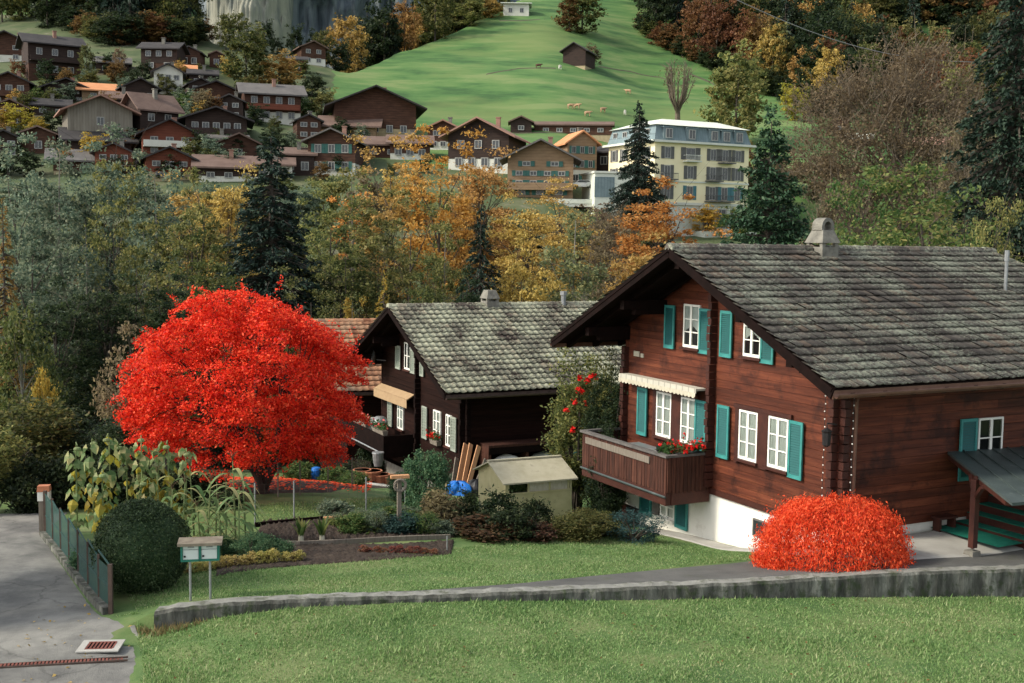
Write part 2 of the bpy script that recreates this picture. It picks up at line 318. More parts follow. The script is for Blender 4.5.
lm('leaf_straw', (.14,.12,.05), (.24,.2,.09), (.3,.24,.1), (.14,.16,.06))
lm('leaf_birch', (.09,.12,.06), (.17,.2,.1), (.26,.27,.12), (.36,.31,.13))
lm('leaf_corn', (.1,.17,.06), (.2,.29,.12), (.33,.38,.18), (.5,.44,.2))
lm('leaf_lettuce_red', (.14,.02,.02), (.25,.06,.05), (.35,.15,.1), (.2,.2,.08))
# ------------------------------------------------------------------ terrain
WALLX0 = -5.5
def Yw(X): return 17.5+.295*(np.clip(X, -9, 15)+5.45)
_c = [(148,609,17.5),(1024,569,22.0),(600,589,19.5),(400,597,18.5),(800,579,20.6),(190,601,18.2),(110,617,18.2),(47,536,24),(0,545,23),(143,588,19.8),
      (300,563,22),(450,553,23.5),(240,570,21),(620,546,25.2),(660,540,26.3),(735,551,26.6),(894,537,24.67),(965,527,25.6),(838,548,24),(972,558,23.4),(1024,547,24.3),(750,567,22.6),
      (300,510,27.5),(262,492,30),(310,484,32.5),(400,510,28.5),(450,493,38.2),(530,525,31.5),(590,502,35),(0,520,26)]
_p = [tuple(at(*c)) for c in _c] + [(-25,20,-6.4),(-25,40,-9.5),(25,21,-6.4),(25,40,-8),(-45,60,-13),(45,60,-11),(0,60,-12.5),(-6,41,-8.9),(6,40,-9),(-7,15.5,-6.08),(-12,17,-6.1),(-6.2,17,-6.07),(14,32,-7.2),(10,30,-6.7),
      (-20,8,-6.1),(-7,8,-6.1),(-45,20,-7),(45,20,-6.5),(45,40,-8.5),(-45,40,-10)]
_P = np.array(_p)
def _tps(d2): return np.where(d2 > 1e-9, .5*d2*np.log(np.maximum(d2, 1e-9)), 0)
def _fit(P, lam):
    n = len(P); A = np.zeros((n+3, n+3)); d2 = ((P[:,None,:2]-P[None,:,:2])**2).sum(-1)
    A[:n,:n] = _tps(d2)+lam*np.eye(n); A[:n,n] = 1; A[:n,n+1:] = P[:,:2]; A[n,:n] = 1; A[n+1:,:n] = P[:,:2].T
    return np.linalg.solve(A, np.concatenate([P[:,2], np.zeros(3)]))
_W = _fit(_P, .6)
def Tb(X, Y):
    X = np.asarray(X, float); Y = np.asarray(Y, float)
    d2 = (X[...,None]-_P[:,0])**2+(Y[...,None]-_P[:,1])**2
    return _tps(d2) @ _W[:-3] + _W[-3] + _W[-2]*X + _W[-1]*Y
def sstep(a, b, x): t = np.clip((x-a)/(b-a), 0, 1); return t*t*(3-2*t)
_wb = [(145,633),(220,617),(300,607.5),(400,603),(480,601),(560,601),(640,600),(760,598),(900,597),(1024,597)]
_wbx, _wbz = [], []
for _q in _wb:
    _Y = 18.
    for _ in range(12): _Y = float(Yw(np.array([ray(*_q)[0]*_Y]))[0])-.15
    _wbx.append(ray(*_q)[0]*_Y); _wbz.append(ray(*_q)[1]*_Y)
def Tf(X, Y):
    X = np.asarray(X, float); d = np.clip(Yw(X)-.15-Y, 0, 99)
    zb = np.interp(X, [-7]+_wbx+[14], [-6.08]+_wbz+[_wbz[-1]-.1]); zf = -6.1-.06*np.maximum(0, np.minimum(X, 16)-2)
    k = sstep(0, 5, d); return zb*(1-k)+zf*k
FAR = {  # metres ahead -> height, along three directions (left, middle, right)
 'Y': [45, 60, 75, 110, 150, 180, 190, 205, 225, 245, 270, 310, 340, 400, 430, 500, 600, 800, 1100],
 'l': [-10,-12.5,-15.5,-15,-3, 6.5, 9.3, 14, 20.8, 28, 36.8, 50.3, 62, 84, 95, 125, 165, 245, 360],
 'm': [-10,-12.5,-15.5,-15,-4, 5,  8.3, 13.4, 19, 23.5, 30.5, 44, 53, 77, 88, 118, 160, 235, 350],
 'r': [-10,-12.5,-15.5,-15,-7, -.8, .6, 2.2,  10.5, 18.5, 26, 37, 43, 68, 82, 112, 155, 235, 350]}
CREST = ([-200,0,110,185,212,222,320,345,390,455,500,530,600,1300], [-90,-90,-70,-30,44,50,62,74,57,33,12,-12,-80,-90])
_u = np.linspace(-.95, .95, 381); _yy = np.concatenate([np.linspace(44, 140, 25), np.linspace(143, 620, 160), np.linspace(630, 1110, 49)])
def _far_table():
    U, YY = np.meshgrid(_u, _yy)
    l, m, r = (np.interp(YY, FAR['Y'], FAR[k]) for k in 'lmr')
    a = sstep(-.32, -.12, U); b = sstep(.02, .13, U)
    z = l*(1-a)+m*a; z = z*(1-b)+r*b
    for i, u in enumerate(_u):
        px = 512+u*F; sc_ = (341.5-np.interp(px, *CREST)-.014*(-(px-512)))/F
        s = ray(px, float(np.interp(px, *CREST)))[1]
        k = np.argmax(z[:,i]/_yy > s)
        if z[k,i]/_yy[k] > s:
            zc, yc = z[k,i], _yy[k]; d = _yy[k:]-yc
            z[k:,i] = zc-.0004*np.minimum(d, 60)**2-.05*np.maximum(d-60, 0)
    return z
_FZ = _far_table()
def Tfar(X, Y):
    u = np.clip(np.asarray(X)/np.maximum(Y, 1), -.949, .949); Yc = np.clip(Y, 44, 1109)
    fi = (u+.95)/1.9*380; i = fi.astype(int); fu = fi-i
    j = np.clip(np.searchsorted(_yy, Yc, side='right')-1, 0, len(_yy)-2); fv = (Yc-_yy[j])/(_yy[j+1]-_yy[j])
    z = (_FZ[j,i]*(1-fu)+_FZ[j,i+1]*fu)*(1-fv)+(_FZ[j+1,i]*(1-fu)+_FZ[j+1,i+1]*fu)*fv
    return z + sstep(150, 260, Y)*(.9*np.sin(X*.045+Y*.02)+.7*np.sin(X*.021-Y*.034+1)+.25*np.sin(X*.12+Y*.09))
def G(X, Y):
    X = np.asarray(X, float); Y = np.asarray(Y, float)
    s = Y-Yw(X)
    tb = Tb(np.clip(X, -45, 45), np.clip(Y, 0, 60))
    w = sstep(-5.52, -5.8, X)
    hard = (s > 0)*1.; soft = sstep(-2.5, 2.5, s)
    k = hard*(1-w)+soft*w
    near = Tf(X, Y)*(1-k)+tb*k
    f = sstep(44, 60, Y)
    return near*(1-f)+Tfar(X, Y)*f
def g1(x, y): return float(G(np.array([x]), np.array([y]))[0])
def hit(px, py, Y0=60, Y1=900):
    rx, rz = ray(px, py)
    ys = np.linspace(Y0, Y1, 4000); d = rz*ys-G(rx*ys, ys)
    i = np.argmax(d < 0)
    if d[i] >= 0: i = len(ys)-1
    return Vector((rx*ys[i], ys[i], float(G(np.array([rx*ys[i]]), np.array([ys[i]]))[0])))
def grid(name, X, Y, Z, m, kind='structure', smooth=True):
    ny, nx = X.shape
    V = np.stack([X, Y, Z], -1).reshape(-1, 3)
    i = np.arange(ny*nx).reshape(ny, nx)
    Fi = np.stack([i[:-1,:-1], i[:-1,1:], i[1:,1:], i[1:,:-1]], -1).reshape(-1, 4)
    me = np_mesh(name, V, 4, Fi, smooth); o = link(name, me, m)
    return tag(o, kind=kind)
# near ground, rows follow the retaining wall
xs = np.concatenate([np.linspace(-50, -14, 30)[:-1], np.linspace(-14, 16, 101)[:-1], np.linspace(16, 50, 30)])
ss = np.concatenate([np.linspace(-24, -.4, 50), [-.02], [.02], np.linspace(.4, 46, 120)])
X = np.repeat(xs[None], len(ss), 0); S = np.repeat(ss[:,None], len(xs), 1); Yg = Yw(X)+S
go = grid('ground', X, Yg, G(X, Yg), M['lawn'], smooth=False)
us = np.linspace(-1.0, 1.0, 221); ys = np.concatenate([np.linspace(56, 150, 40), np.linspace(154, 520, 110), np.linspace(530, 1100, 40)])
Yf = np.repeat(ys[:,None], len(us), 1); Xf = us[None]*(Yf*.75+25)
Z = G(Xf, Yf); Z[0] -= .6; Z[1] -= .2
ho = grid('hillside', Xf, Yf, Z, M['meadow'])
def _lump(sh, a):
    z = np.abs(rng.normal(0, a, sh))
    z[0] = z[-1] = -.05; z[:,0] = z[:,-1] = -.05; return z
def drape(name, rows, m, dz=.03, n=40, lumps=0, k=14):
    """sheet between polylines rows = [(x,y)...] (left edge, right edge) laid dz above the ground"""
    def res(p, n):
        p = np.array(p, float); d = np.r_[0, np.cumsum(np.hypot(*np.diff(p, axis=0).T))]; t = np.linspace(0, d[-1], n)
        return np.stack([np.interp(t, d, p[:,0]), np.interp(t, d, p[:,1])], -1)
    a, b = res(rows[0], n), res(rows[1], n)
    P = a[None]*(1-np.linspace(0,1,k)[:,None,None])+b[None]*np.linspace(0,1,k)[:,None,None]
    e_ = np.full(P.shape[:2], float(dz))
    if not lumps: e_[0] = e_[-1] = -.015; e_[:,0] = e_[:,-1] = -.015
    return grid(name, P[...,0], P[...,1], G(P[...,0], P[...,1])+e_+(_lump(P.shape[:2], lumps) if lumps else 0), m, smooth=not lumps)
def gp(px, py, Y0=14, Y1=60):
    v = hit(px, py, Y0, Y1); return (v.x, v.y)
# road on the left: right-hand edge runs along the fence
FN, FF = at(111, 617, 18.2), at(46, 538, 24)
drape('road', [[(-15, 9), (-13.5, 16), (-13, 19), (-13.4, 24), (-14, 27)], [(-4.6, 9), (-4.95, 15.2), (-5.75, 17.3), (FN.x-.05, FN.y), (FF.x-.05, FF.y), (FF.x-.6, 27)]], M['asphalt'], .035, 60)
# path behind the wall, from the lawn to the terrace
pth = [gp(330,599), gp(420,592), gp(520,584.5), gp(620,574), gp(700,566), gp(755,560), gp(830,556), gp(900,560)]
yw = lambda x: float(Yw(np.array([x]))[0])
drape('path', [[(p[0]+.02, max(p[1], yw(p[0])+.22)) for p in pth], [(p[0]*1.0+.12, yw(p[0]+.12)+.17) for p in pth]], M['path'], .03, 60)
drape('forecourt', [[gp(800,556), gp(893,556), gp(1024,543), (16, 25.5)], [(5.6, yw(5.6)+.2), (8, yw(8)+.2), (10, yw(10)+.2), (17, yw(17)+.2)]], M['path'], .042, 40)
# retaining wall
def wall_seg():
    xs = np.linspace(WALLX0, 15.5, 150); mb = MB(); top = MB(); r_ = random.Random(3)
    prof = []
    for x in xs:
        y = yw(x); zt = float(Tb(np.array([x]), np.array([y+.1]))[0])+.05+r_.uniform(-.009, .009)
        zb = float(Tf(np.array([x]), np.array([y]))[0])-.35
        w = .15+r_.uniform(-.012, .012)
        prof.append([(x, y-w, zb), (x, y-w-.01+r_.uniform(-.012,.012), zb+.5*(zt-zb)), (x, y-w+r_.uniform(-.01,.01), zt-.05), (x, y-w+.04, zt), (x, y+w-.02, zt+r_.uniform(-.01,.01)), (x, y+w, zb)])
    n = len(prof[0])
    mb.v = [p for pr in prof for p in pr]
    for i in range(len(xs)-1):
        for k in (0, 1, 2, 5):
            k2 = (k+1) % n
            if k == 5: continue
            mb.f.append((i*n+k, (i+1)*n+k, (i+1)*n+k2, i*n+k2))
        mb.f.append((i*n+4, (i+1)*n+4, (i+1)*n+5, i*n+5))
        top.v += [prof[i][3], prof[i+1][3], prof[i+1][4], prof[i][4]]; b = len(top.v)-4; top.f.append((b, b+1, b+2, b+3))
    mb.f.append(tuple(range(n))); mb.f.append(tuple((len(xs)-1)*n+k for k in range(n)))
    w = mb.build('retaining_wall', M['oldwall']); top.build('wall_top', M['wallcap'], w)
    tag(w, 'low mossy concrete retaining wall between the two lawns', 'wall')
wall_seg()
# ------------------------------------------------------------------ grass
def inside(poly, x, y):
    p = np.array(poly); n = len(p); c = np.zeros(len(x), bool)
    for i in range(n):
        a, b = p[i], p[(i+1) % n]
        cond = ((a[1] > y) != (b[1] > y)) & (x < (b[0]-a[0])*(y-a[1])/(b[1]-a[1]+1e-12)+a[0]); c ^= cond
    return c
def blades(name, poly, dens, h, label=None, w=.01, m='grass'):
    p = np.array(poly); lo, hi = p.min(0), p.max(0); n = int((hi[0]-lo[0])*(hi[1]-lo[1])*dens)
    x = rng.uniform(lo[0], hi[0], n); y = rng.uniform(lo[1], hi[1], n)
    pat = .5+.5*np.sin(x*1.9+1.3*np.sin(y*1.3))*np.sin(y*2.3+np.sin(x*1.1)*1.5)
    k = inside(poly, x, y) & (rng.random(n) < .45+.55*pat); x, y, pat = x[k], y[k], pat[k]; n = len(x)
    z = G(x, y)-.005; a = rng.uniform(0, 2*np.pi, n); hh = h*rng.uniform(.5, 1.25, n)*(.7+.6*pat); ww = w*rng.uniform(.7, 1.4, n)
    ln = rng.normal(0, .45, (n, 2))*hh[:,None]
    b = np.stack([x, y, z], -1); s = np.stack([np.cos(a)*ww, np.sin(a)*ww, 0*a], -1)
    t = b+np.stack([ln[:,0], ln[:,1], hh], -1)
    V = np.stack([b-s, b+s, t], 1).reshape(-1, 3)
    o = link(name, np_mesh(name, V, 3, np.arange(3*n)), M[m]); return tag(o, kind='stuff', label=label, cat='grass')
W_ = [(x, yw(x)-.17) for x in np.linspace(-5.3, 14, 20)]
blades('grass', [(-4.93, 14.6), (-5.03, 15.4), (-5.45, 16.5), (-5.8, 17.4)]+W_+[(14, 14.6), (-4.6, 14.4)], 150, .075, 'longer grass tufts standing up in the lower lawn', .013)
blades('grass', [(-4.93, 14.6), (-5.03, 15.4), (-5.45, 16.5), (-5.8, 17.4)]+W_+[(14, 14.6), (-4.6, 14.4)], 2300, .036, 'short green grass of the lawn below the low wall')
up = [(-5.75,17.25), (-5.85,17.9), gp(112,618), gp(148,608.5), gp(330,598.5), gp(420,591), gp(520,583.5), gp(620,573.5), gp(700,565), gp(752,559), gp(748,553), gp(700,546), gp(655,536), gp(560,532), gp(480,546), gp(390,556), gp(300,563), gp(200,570), gp(120,582)]
blades('grass', [(x, max(y, yw(x)+.14)) for x, y in up], 2000, .036, 'short green grass of the lawn between garden bed and low wall')
# ------------------------------------------------------------------ near chalets
def local_root(name, X0, Y0, Z0, yaw, label, cat):
    return empty(name, (X0, Y0, Z0), -yaw, label, cat)
def log_wall(name, m, parent, u0f, u1f, z0, z1, v, step=.19, th=.14, axis='u', seed=1):
    """horizontal boards between u0f(z) and u1f(z); outer face at v (facing -v) or, for axis v, at u=v facing +u"""
    mb = MB(); r_ = random.Random(seed); z = z0
    while z < z1-.01:
        zt = min(z+step-.006, z1); j = r_.uniform(0, .012)
        a0, b0, a1, b1 = u0f(z), u1f(z), u0f(zt), u1f(zt)
        if b0-a0 > .05 and b1-a1 > .02:
            # each row made of 2-3 lengths
            n = r_.choice((1, 2, 2, 3)); cuts = sorted(r_.uniform(.2, .8) for _ in range(n-1)); cuts = [0]+cuts+[1]
            for q in range(n):
                L0, L1 = a0+(b0-a0)*cuts[q], a0+(b0-a0)*cuts[q+1]-(.004 if q < n-1 else 0)
                T0, T1 = (a1 if q == 0 else L0), (b1 if q == n-1 else L1)
                T0 = max(T0, a1); T1 = min(T1, b1)
                if T1-T0 < .02: continue
                jj = j+r_.uniform(0, .003)
                if axis == 'u': P = [(L0,v+jj,z),(L1,v+jj,z),(L1,v+th,z),(L0,v+th,z),(T0,v+jj,zt),(T1,v+jj,zt),(T1,v+th,zt),(T0,v+th,zt)]
                else: P = [(v-th,L0,z),(v-jj,L0,z),(v-jj,L1,z),(v-th,L1,z),(v-th,T0,zt),(v-jj,T0,zt),(v-jj,T1,zt),(v-th,T1,zt)]
                mb.hexa(P)
        z += step
    return mb.build(name, m, parent)
def near_window(parent, u0, u1, z0, z1, v, rz=0, at_u=None, bars=3, cols=2, sur=None, curtain=1., frame='white'):
    """outer face towards local -y; origin at window bottom centre"""
    w, h = u1-u0, z1-z0
    loc = ((u0+u1)/2, v, z0) if at_u is None else (at_u, (u0+u1)/2, z0)
    f = MB(); t = .05; a, b = -w/2, w/2
    f.box(a, a+t, -.035, .05, 0, h).box(b-t, b, -.035, .05, 0, h).box(a+t, b-t, -.035, .05, 0, t+.02).box(a+t, b-t, -.035, .05, h-t, h)
    f.box(-.038, .038, -.05, .0, t+.02, h-t)
    for k in range(1, bars):
        z = t+.02+(h-2*t-.02)*k/bars
        f.box(a+t, -.038, -.044, -.026, z-.014, z+.014).box(.038, b-t, -.044, -.026, z-.014, z+.014)
    o = f.build('window', M[frame], parent, loc); o.rotation_euler = (0, 0, rz)
    p = MB().quad((a+t,-.025,t),(b-t,-.025,t),(b-t,-.025,h-t),(a+t,-.025,h-t)).build('pane', M['glass'], o)
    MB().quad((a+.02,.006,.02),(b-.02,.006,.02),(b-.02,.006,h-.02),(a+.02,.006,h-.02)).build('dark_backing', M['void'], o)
    if curtain:
        c = MB(); n = 28; z0c = t+(h-2*t)*(1-curtain)
        for s in (0, 1):
            for i in range(n):
                x0 = a+t+(b-a-2*t)*i/n; x1 = a+t+(b-a-2*t)*(i+1)/n
                q = lambda i: -.008+.009*math.sin(i*1.9)+.003*math.sin(i*.7)
                zz = z0c+(0 if curtain == 1. else .12*math.sin(math.pi*(i/n))**2)
                if s == 0: c.quad((x0,q(i),zz),(x1,q(i+1),zz),(x1,q(i+1),h-t),(x0,q(i),h-t))
        c.build('curtain', M['curtain'], o)
    MB().box(a-.06, b+.06, -.11, .02, -.06, -.002).build('sill', M['beam'] if sur is None else sur, o)
    return o
def shutter(parent, u0, u1, z0, z1, v, m, rz=0, at_u=None, louv=20):
    w, h = u1-u0, z1-z0; a, b = -w/2, w/2
    loc = ((u0+u1)/2, v, z0) if at_u is None else (at_u, (u0+u1)/2, z0)
    s = MB(); lv = MB(); t = .06
    s.box(a, a+t, -.06, -.02, 0, h).box(b-t, b, -.06, -.02, 0, h).box(a+t, b-t, -.06, -.02, 0, .09).box(a+t, b-t, -.06, -.02, h-.07, h)
    n = louv
    for k in range(n):
        z = .09+(h-.16)*(k+.5)/n; dz = (h-.16)/n*.42
        lv.hexa([(a+t,-.055,z-dz),(b-t,-.055,z-dz),(b-t,-.047,z-dz),(a+t,-.047,z-dz),(a+t,-.032,z+dz),(b-t,-.032,z+dz),(b-t,-.024,z+dz),(a+t,-.024,z+dz)])
    o = s.build('shutter', m, parent, loc); o.rotation_euler = (0, 0, rz); lv.build('louvres', M['louvre'] if m is M['shutter'] else M['louvre_old'], o); return o
def roof_tiles(parent, m, ue, ze, ur, zr, v0f, v1f, row=.31, tw=.2, relief=.016, lift=.075, seed=5, slip=.006):
    """tiles on one slope, from the eave (ue,ze) to the ridge (ur,zr); v0f/v1f(t) limits along the ridge"""
    r_ = np.random.default_rng(seed)
    L = math.hypot(ur-ue, zr-ze); su, sz = (ur-ue)/L, (zr-ze)/L; nu, nz = (-sz, su) if su > 0 else (sz, -su)
    if nz < 0: nu, nz = -nu, -nz
    V = []; Fi = []; n = 0; nr = int(L/row); row = L/nr
    prof = np.array([0, .12, .3, .55, .8, 1.0]); hz = np.array([.9, 1., .35, 0., .3, .85])*relief
    for i in range(nr):
        d0, d1 = i*row-.03, (i+1)*row+.1
        va, vb = v0f(i/nr), v1f(i/nr); k = int((vb-va)/tw); off = (i % 2)*tw*.0
        for j in range(k+1):
            x0 = va+j*tw+off; x1 = min(x0+tw*1.0, vb)
            if x1-x0 < .05: continue
            dj = r_.normal(0, slip); e = r_.normal(0, .005); tl = r_.normal(0, .006)
            low = []; top = []; lip = []
            for q, hh in zip(prof, hz):
                v = x0+(x1-x0)*q
                for (d, ex, lst) in ((d0+dj, lift+hh+e+tl*q, low), (d1+dj, .004+hh*.8+e, top), (d0+dj+.006, lift+hh-.03+e, lip)):
                    lst.append((ue+su*d+nu*ex, v, ze+sz*d+nz*ex))
            V += lip+low+top; c = len(prof)
            for q in range(c-1):
                Fi += [n+q, n+q+1, n+c+q+1, n+c+q]; Fi += [n+c+q, n+c+q+1, n+2*c+q+1, n+2*c+q]
            n += 3*c
    me = np_mesh('tiles', np.array(V), 4, np.array(Fi)); return link('tiles', me, m, parent)
def ridge_caps(parent, m, um, zr, v0, v1, step=.36, rad=.13):
    mb = MB(); v = v0; k = 0
    while v < v1:
        pts = []
        for (vv, ex) in ((v, .03), (v+step+.04, 0)):
            for t in np.linspace(-.15, math.pi+.15, 7): pts.append((um+rad*1.25*math.cos(t), vv, zr-.06+(rad+ex)*math.sin(t)))
        n = len(mb.v); mb.v += pts
        for q in range(6): mb.f.append((n+q, n+q+1, n+8+q, n+7+q))
        mb.f.append(tuple(range(n, n+7))); v += step
    mb.build('ridge_tiles', m, parent)
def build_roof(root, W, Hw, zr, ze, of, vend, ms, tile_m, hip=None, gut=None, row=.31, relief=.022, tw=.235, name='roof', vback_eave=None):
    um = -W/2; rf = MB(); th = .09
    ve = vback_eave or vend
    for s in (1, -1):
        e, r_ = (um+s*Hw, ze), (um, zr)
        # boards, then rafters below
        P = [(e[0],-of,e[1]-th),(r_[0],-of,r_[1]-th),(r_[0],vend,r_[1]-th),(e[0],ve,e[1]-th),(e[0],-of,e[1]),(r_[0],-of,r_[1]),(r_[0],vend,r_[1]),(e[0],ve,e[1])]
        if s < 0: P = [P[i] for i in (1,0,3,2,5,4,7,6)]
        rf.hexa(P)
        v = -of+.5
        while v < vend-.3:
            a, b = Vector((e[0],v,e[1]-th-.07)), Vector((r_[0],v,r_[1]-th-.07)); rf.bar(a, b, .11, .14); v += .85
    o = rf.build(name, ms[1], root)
    for s in (1, -1):
        e, r_ = (um+s*Hw, ze), (um, zr)
        roof_tiles(o, tile_m, e[0]+s*.05, e[1]+.0, r_[0]+s*.03, r_[1]+.012, lambda t: -of-.04, (lambda t: ve+(vend-ve)*t), row, tw, relief, seed=11+s)
        f = MB(); off = .02
        f.bar((e[0]+s*.02,-of-off,e[1]-.1), (r_[0]+s*.02,-of-off,r_[1]-.09), .035, .2, up=(0,0,1)); f.bar((e[0]+s*.02,-of-off-.022,e[1]-.02), (r_[0]+s*.02,-of-off-.022,r_[1]-.012), .03, .08)
        f.build('bargeboard', ms[0], o)
    ridge_caps(o, tile_m, um, zr+.06, -of-.04, vend)
    # purlin heads carrying the overhang
    for du in (0, Hw*.42, -Hw*.42, W/2-.12, -W/2+.12):
        z = zr-abs(du)/Hw*(zr-ze)-th-.24
        pm = MB().box(um+du-.09, um+du+.09, -of+.2, .05, z-.13, z+.1).box(um+du-.085, um+du+.085, -of+.55, .06, z-.27, z-.133)
        pm.build('purlin', ms[0], o)
    for s in (1, -1):
        e = um+s*Hw
        g = MB(); zg = ze-.1; n = 7
        for i in range(n):
            t0, t1 = math.pi+math.pi*i/n, math.pi+math.pi*(i+1)/n; r0 = .075
            x = e+s*.1
            g.quad((x+r0*math.cos(t0),-of,zg+r0*math.sin(t0)),(x+r0*math.cos(t1),-of,zg+r0*math.sin(t1)),(x+r0*math.cos(t1),ve,zg+r0*math.sin(t1)),(x+r0*math.cos(t0),ve,zg+r0*math.sin(t0)))
        g.box(e+s*.005, e+s*.024, -of, ve, ze-.2, ze-.03)
        g.build('gutter', gut or M['copper'], o)
    return o
def log_ends(parent, m, u, v0, z0, z1, step=.19, w=.13, proud=.2, axis='u', seed=2):
    mb = MB(); r_ = random.Random(seed); z = z0
    while z < z1:
        p = proud+r_.uniform(-.02, .03)
        if axis == 'u': mb.box(u-w/2, u+w/2, v0-p, v0+.02, z+.012, z+step-.012)
        else: mb.box(u-.02, u+p, v0-w/2, v0+w/2, z+.012, z+step-.012)
        z += step
    return mb.build('log_ends', m, parent)
# ================================================================== big red-brown chalet
H1 = local_root('chalet', 6.945, 24.0, -5.408, 1.10085, 'large red-brown timber chalet with teal shutters and a white base, at right', 'house')
W, Hw, zr, ze, of = 8.406, 5.613, 5.235, 2.608, 1.518; um = -W/2
sl = (zr-ze)/Hw; zu = lambda u: zr-.1-abs(u-um)*sl; WL = -.76
def g_u0(z): return max(-W, um-(zr-.1-z)/sl)
def g_u1(z): return min(0, um+(zr-.1-z)/sl)
log_wall('front_wall', M['timber'], H1, g_u0, g_u1, WL, zr-.12, 0, seed=3)
log_wall('side_wall', M['timber'], H1, lambda z: .142, lambda z: 11.4, WL, 2.75, 0, axis='v', seed=4)
log_wall('side_wall', M['timber'], H1, lambda z: .0, lambda z: 11.4, WL, 2.75, -W+.14, axis='v', seed=6)
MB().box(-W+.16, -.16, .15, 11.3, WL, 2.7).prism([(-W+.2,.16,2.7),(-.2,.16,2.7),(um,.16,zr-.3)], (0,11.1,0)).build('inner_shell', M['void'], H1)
MB().box(-W+.02, -.04, .035, 11.2, -3.4, WL).build('plinth', M['plaster'], H1)
bd = MB().box(-W-.0, .02, -.03, .1, WL-.02, WL+.12); bd.build('base_beam', M['beam'], H1)
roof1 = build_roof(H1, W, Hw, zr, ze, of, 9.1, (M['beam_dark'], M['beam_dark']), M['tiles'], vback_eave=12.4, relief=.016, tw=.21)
hp = MB().hexa([(um-Hw,12.35,ze-.09),(um+Hw,12.35,ze-.09),(um+.02,9.05,zr-.09),(um-.02,9.05,zr-.09),(um-Hw,12.4,ze+.02),(um+Hw,12.4,ze+.02),(um+.02,9.1,zr+.02),(um-.02,9.1,zr+.02)]); hp.build('hip_slope', M['tiles'], roof1)
# hip ridge caps
hc = MB()
for i in range(16):
    t = i/16; hc.bar((um+Hw*t, 9.1+3.3*t, zr+.05-(zr-ze)*t), (um+Hw*(t+.07), 9.1+3.3*(t+.07), zr+.05-(zr-ze)*(t+.07)), .17, .07)
hc.build('hip_tiles', M['tiles'], roof1)
# chimney with cap and arched top
def chimney(parent, u, v, z0, z1, w, d, arch=True):
    o = MB().box(u-w/2, u+w/2, v-d/2, v+d/2, z0, z1).build('chimney', M['stone'], parent)
    c = MB(); zz = z1
    for sx in (-1, 1):
        for sy in (-1, 1): c.box(u+sx*w*.4-.05, u+sx*w*.4+.05, v+sy*d*.4-.05, v+sy*d*.4+.05, zz, zz+.1)
    b, t = w*.56, w*.34; e, f = d*.56, d*.34
    c.hexa([(u-b,v-e,zz+.1),(u+b,v-e,zz+.1),(u+b,v+e,zz+.1),(u-b,v+e,zz+.1),(u-t,v-f,zz+.42),(u+t,v-f,zz+.42),(u+t,v+f,zz+.42),(u-t,v+f,zz+.42)])
    c.build('chimney_cap', M['stone'], o)
    if arch:
        a = MB(); n = 10
        for i in range(n):
            p0, p1 = math.pi*i/n, math.pi*(i+1)/n
            q = lambda p, r: (v+r*math.cos(p), zz+.42+.08+r*1.15*math.sin(p))
            for (A, B) in ((.12, .2),):
                pts = [q(p0, A), q(p1, A), q(p1, B), q(p0, B)]
                a.hexa([(u-t*.9, *pts[0]), (u-t*.9, *pts[1]), (u-t*.9, *pts[2]), (u-t*.9, *pts[3]), (u+t*.9, *pts[0]), (u+t*.9, *pts[1]), (u+t*.9, *pts[2]), (u+t*.9, *pts[3])])
        a.box(u-t*.9, u+t*.9, v-.2, v-.12, zz+.42, zz+.5).box(u-t*.9, u+t*.9, v+.12, v+.2, zz+.42, zz+.5)
        a.build('arched_cowl', M['stone'], o)
    return o
chimney(roof1, um+.15, 3.0, zr-.6, zr+.1, .6, .52)
vp = MB().tube([(um+2.1, 7.35, zr-1.05), (um+2.1, 7.35, zr+.05)], .045, 8).tube([(um+2.1, 7.35, zr-.2), (um+2.1, 7.35, zr+.08)], .062, 8).lathe([(.12,0),(.05,.12)], 8, (um+2.1, 7.35, zr-1.05)); vp.build('vent_pipe', M['zinc'], roof1)
# windows, lower floor
zt, zb, wb, wt = 1.49, .2, .31, 1.48
for a, b in ((-3.3, -2.62), (-2.23, -1.55), (-6.78, -6.1), (-5.67, -4.99)): near_window(H1, a, b, wb, wt, -.01, bars=3)
for a, b in ((-4.12, -3.66), (-1.5, -1.04), (-7.66, -7.2), (-5.03, -4.57)): shutter(H1, a, b, zb, zt, -.02, M['shutter'])
for a, b in ((-5.66, -4.98), (-3.24, -2.6)): near_window(H1, a, b, 2.76, 3.85, -.01, bars=3, curtain=.62)
for a, b in ((-6.47, -6.03), (-4.96, -4.5), (-4.11, -3.65), (-2.58, -2.12)): shutter(H1, a, b, 2.66, 3.78, -.02, M['shutter'])
for a, b in ((-3.44, -3.31), (-2.61, -2.24), (-6.93, -6.79), (-6.09, -5.68)): MB().box(a, b, -.05, .05, .2, 1.5).build('window_post', M['beam'], H1)
for a in (-3.5, -7.0): MB().box(a, a+2.05, -.06, .03, 1.5, 1.6).build('lintel_beam', M['beam'], H1)
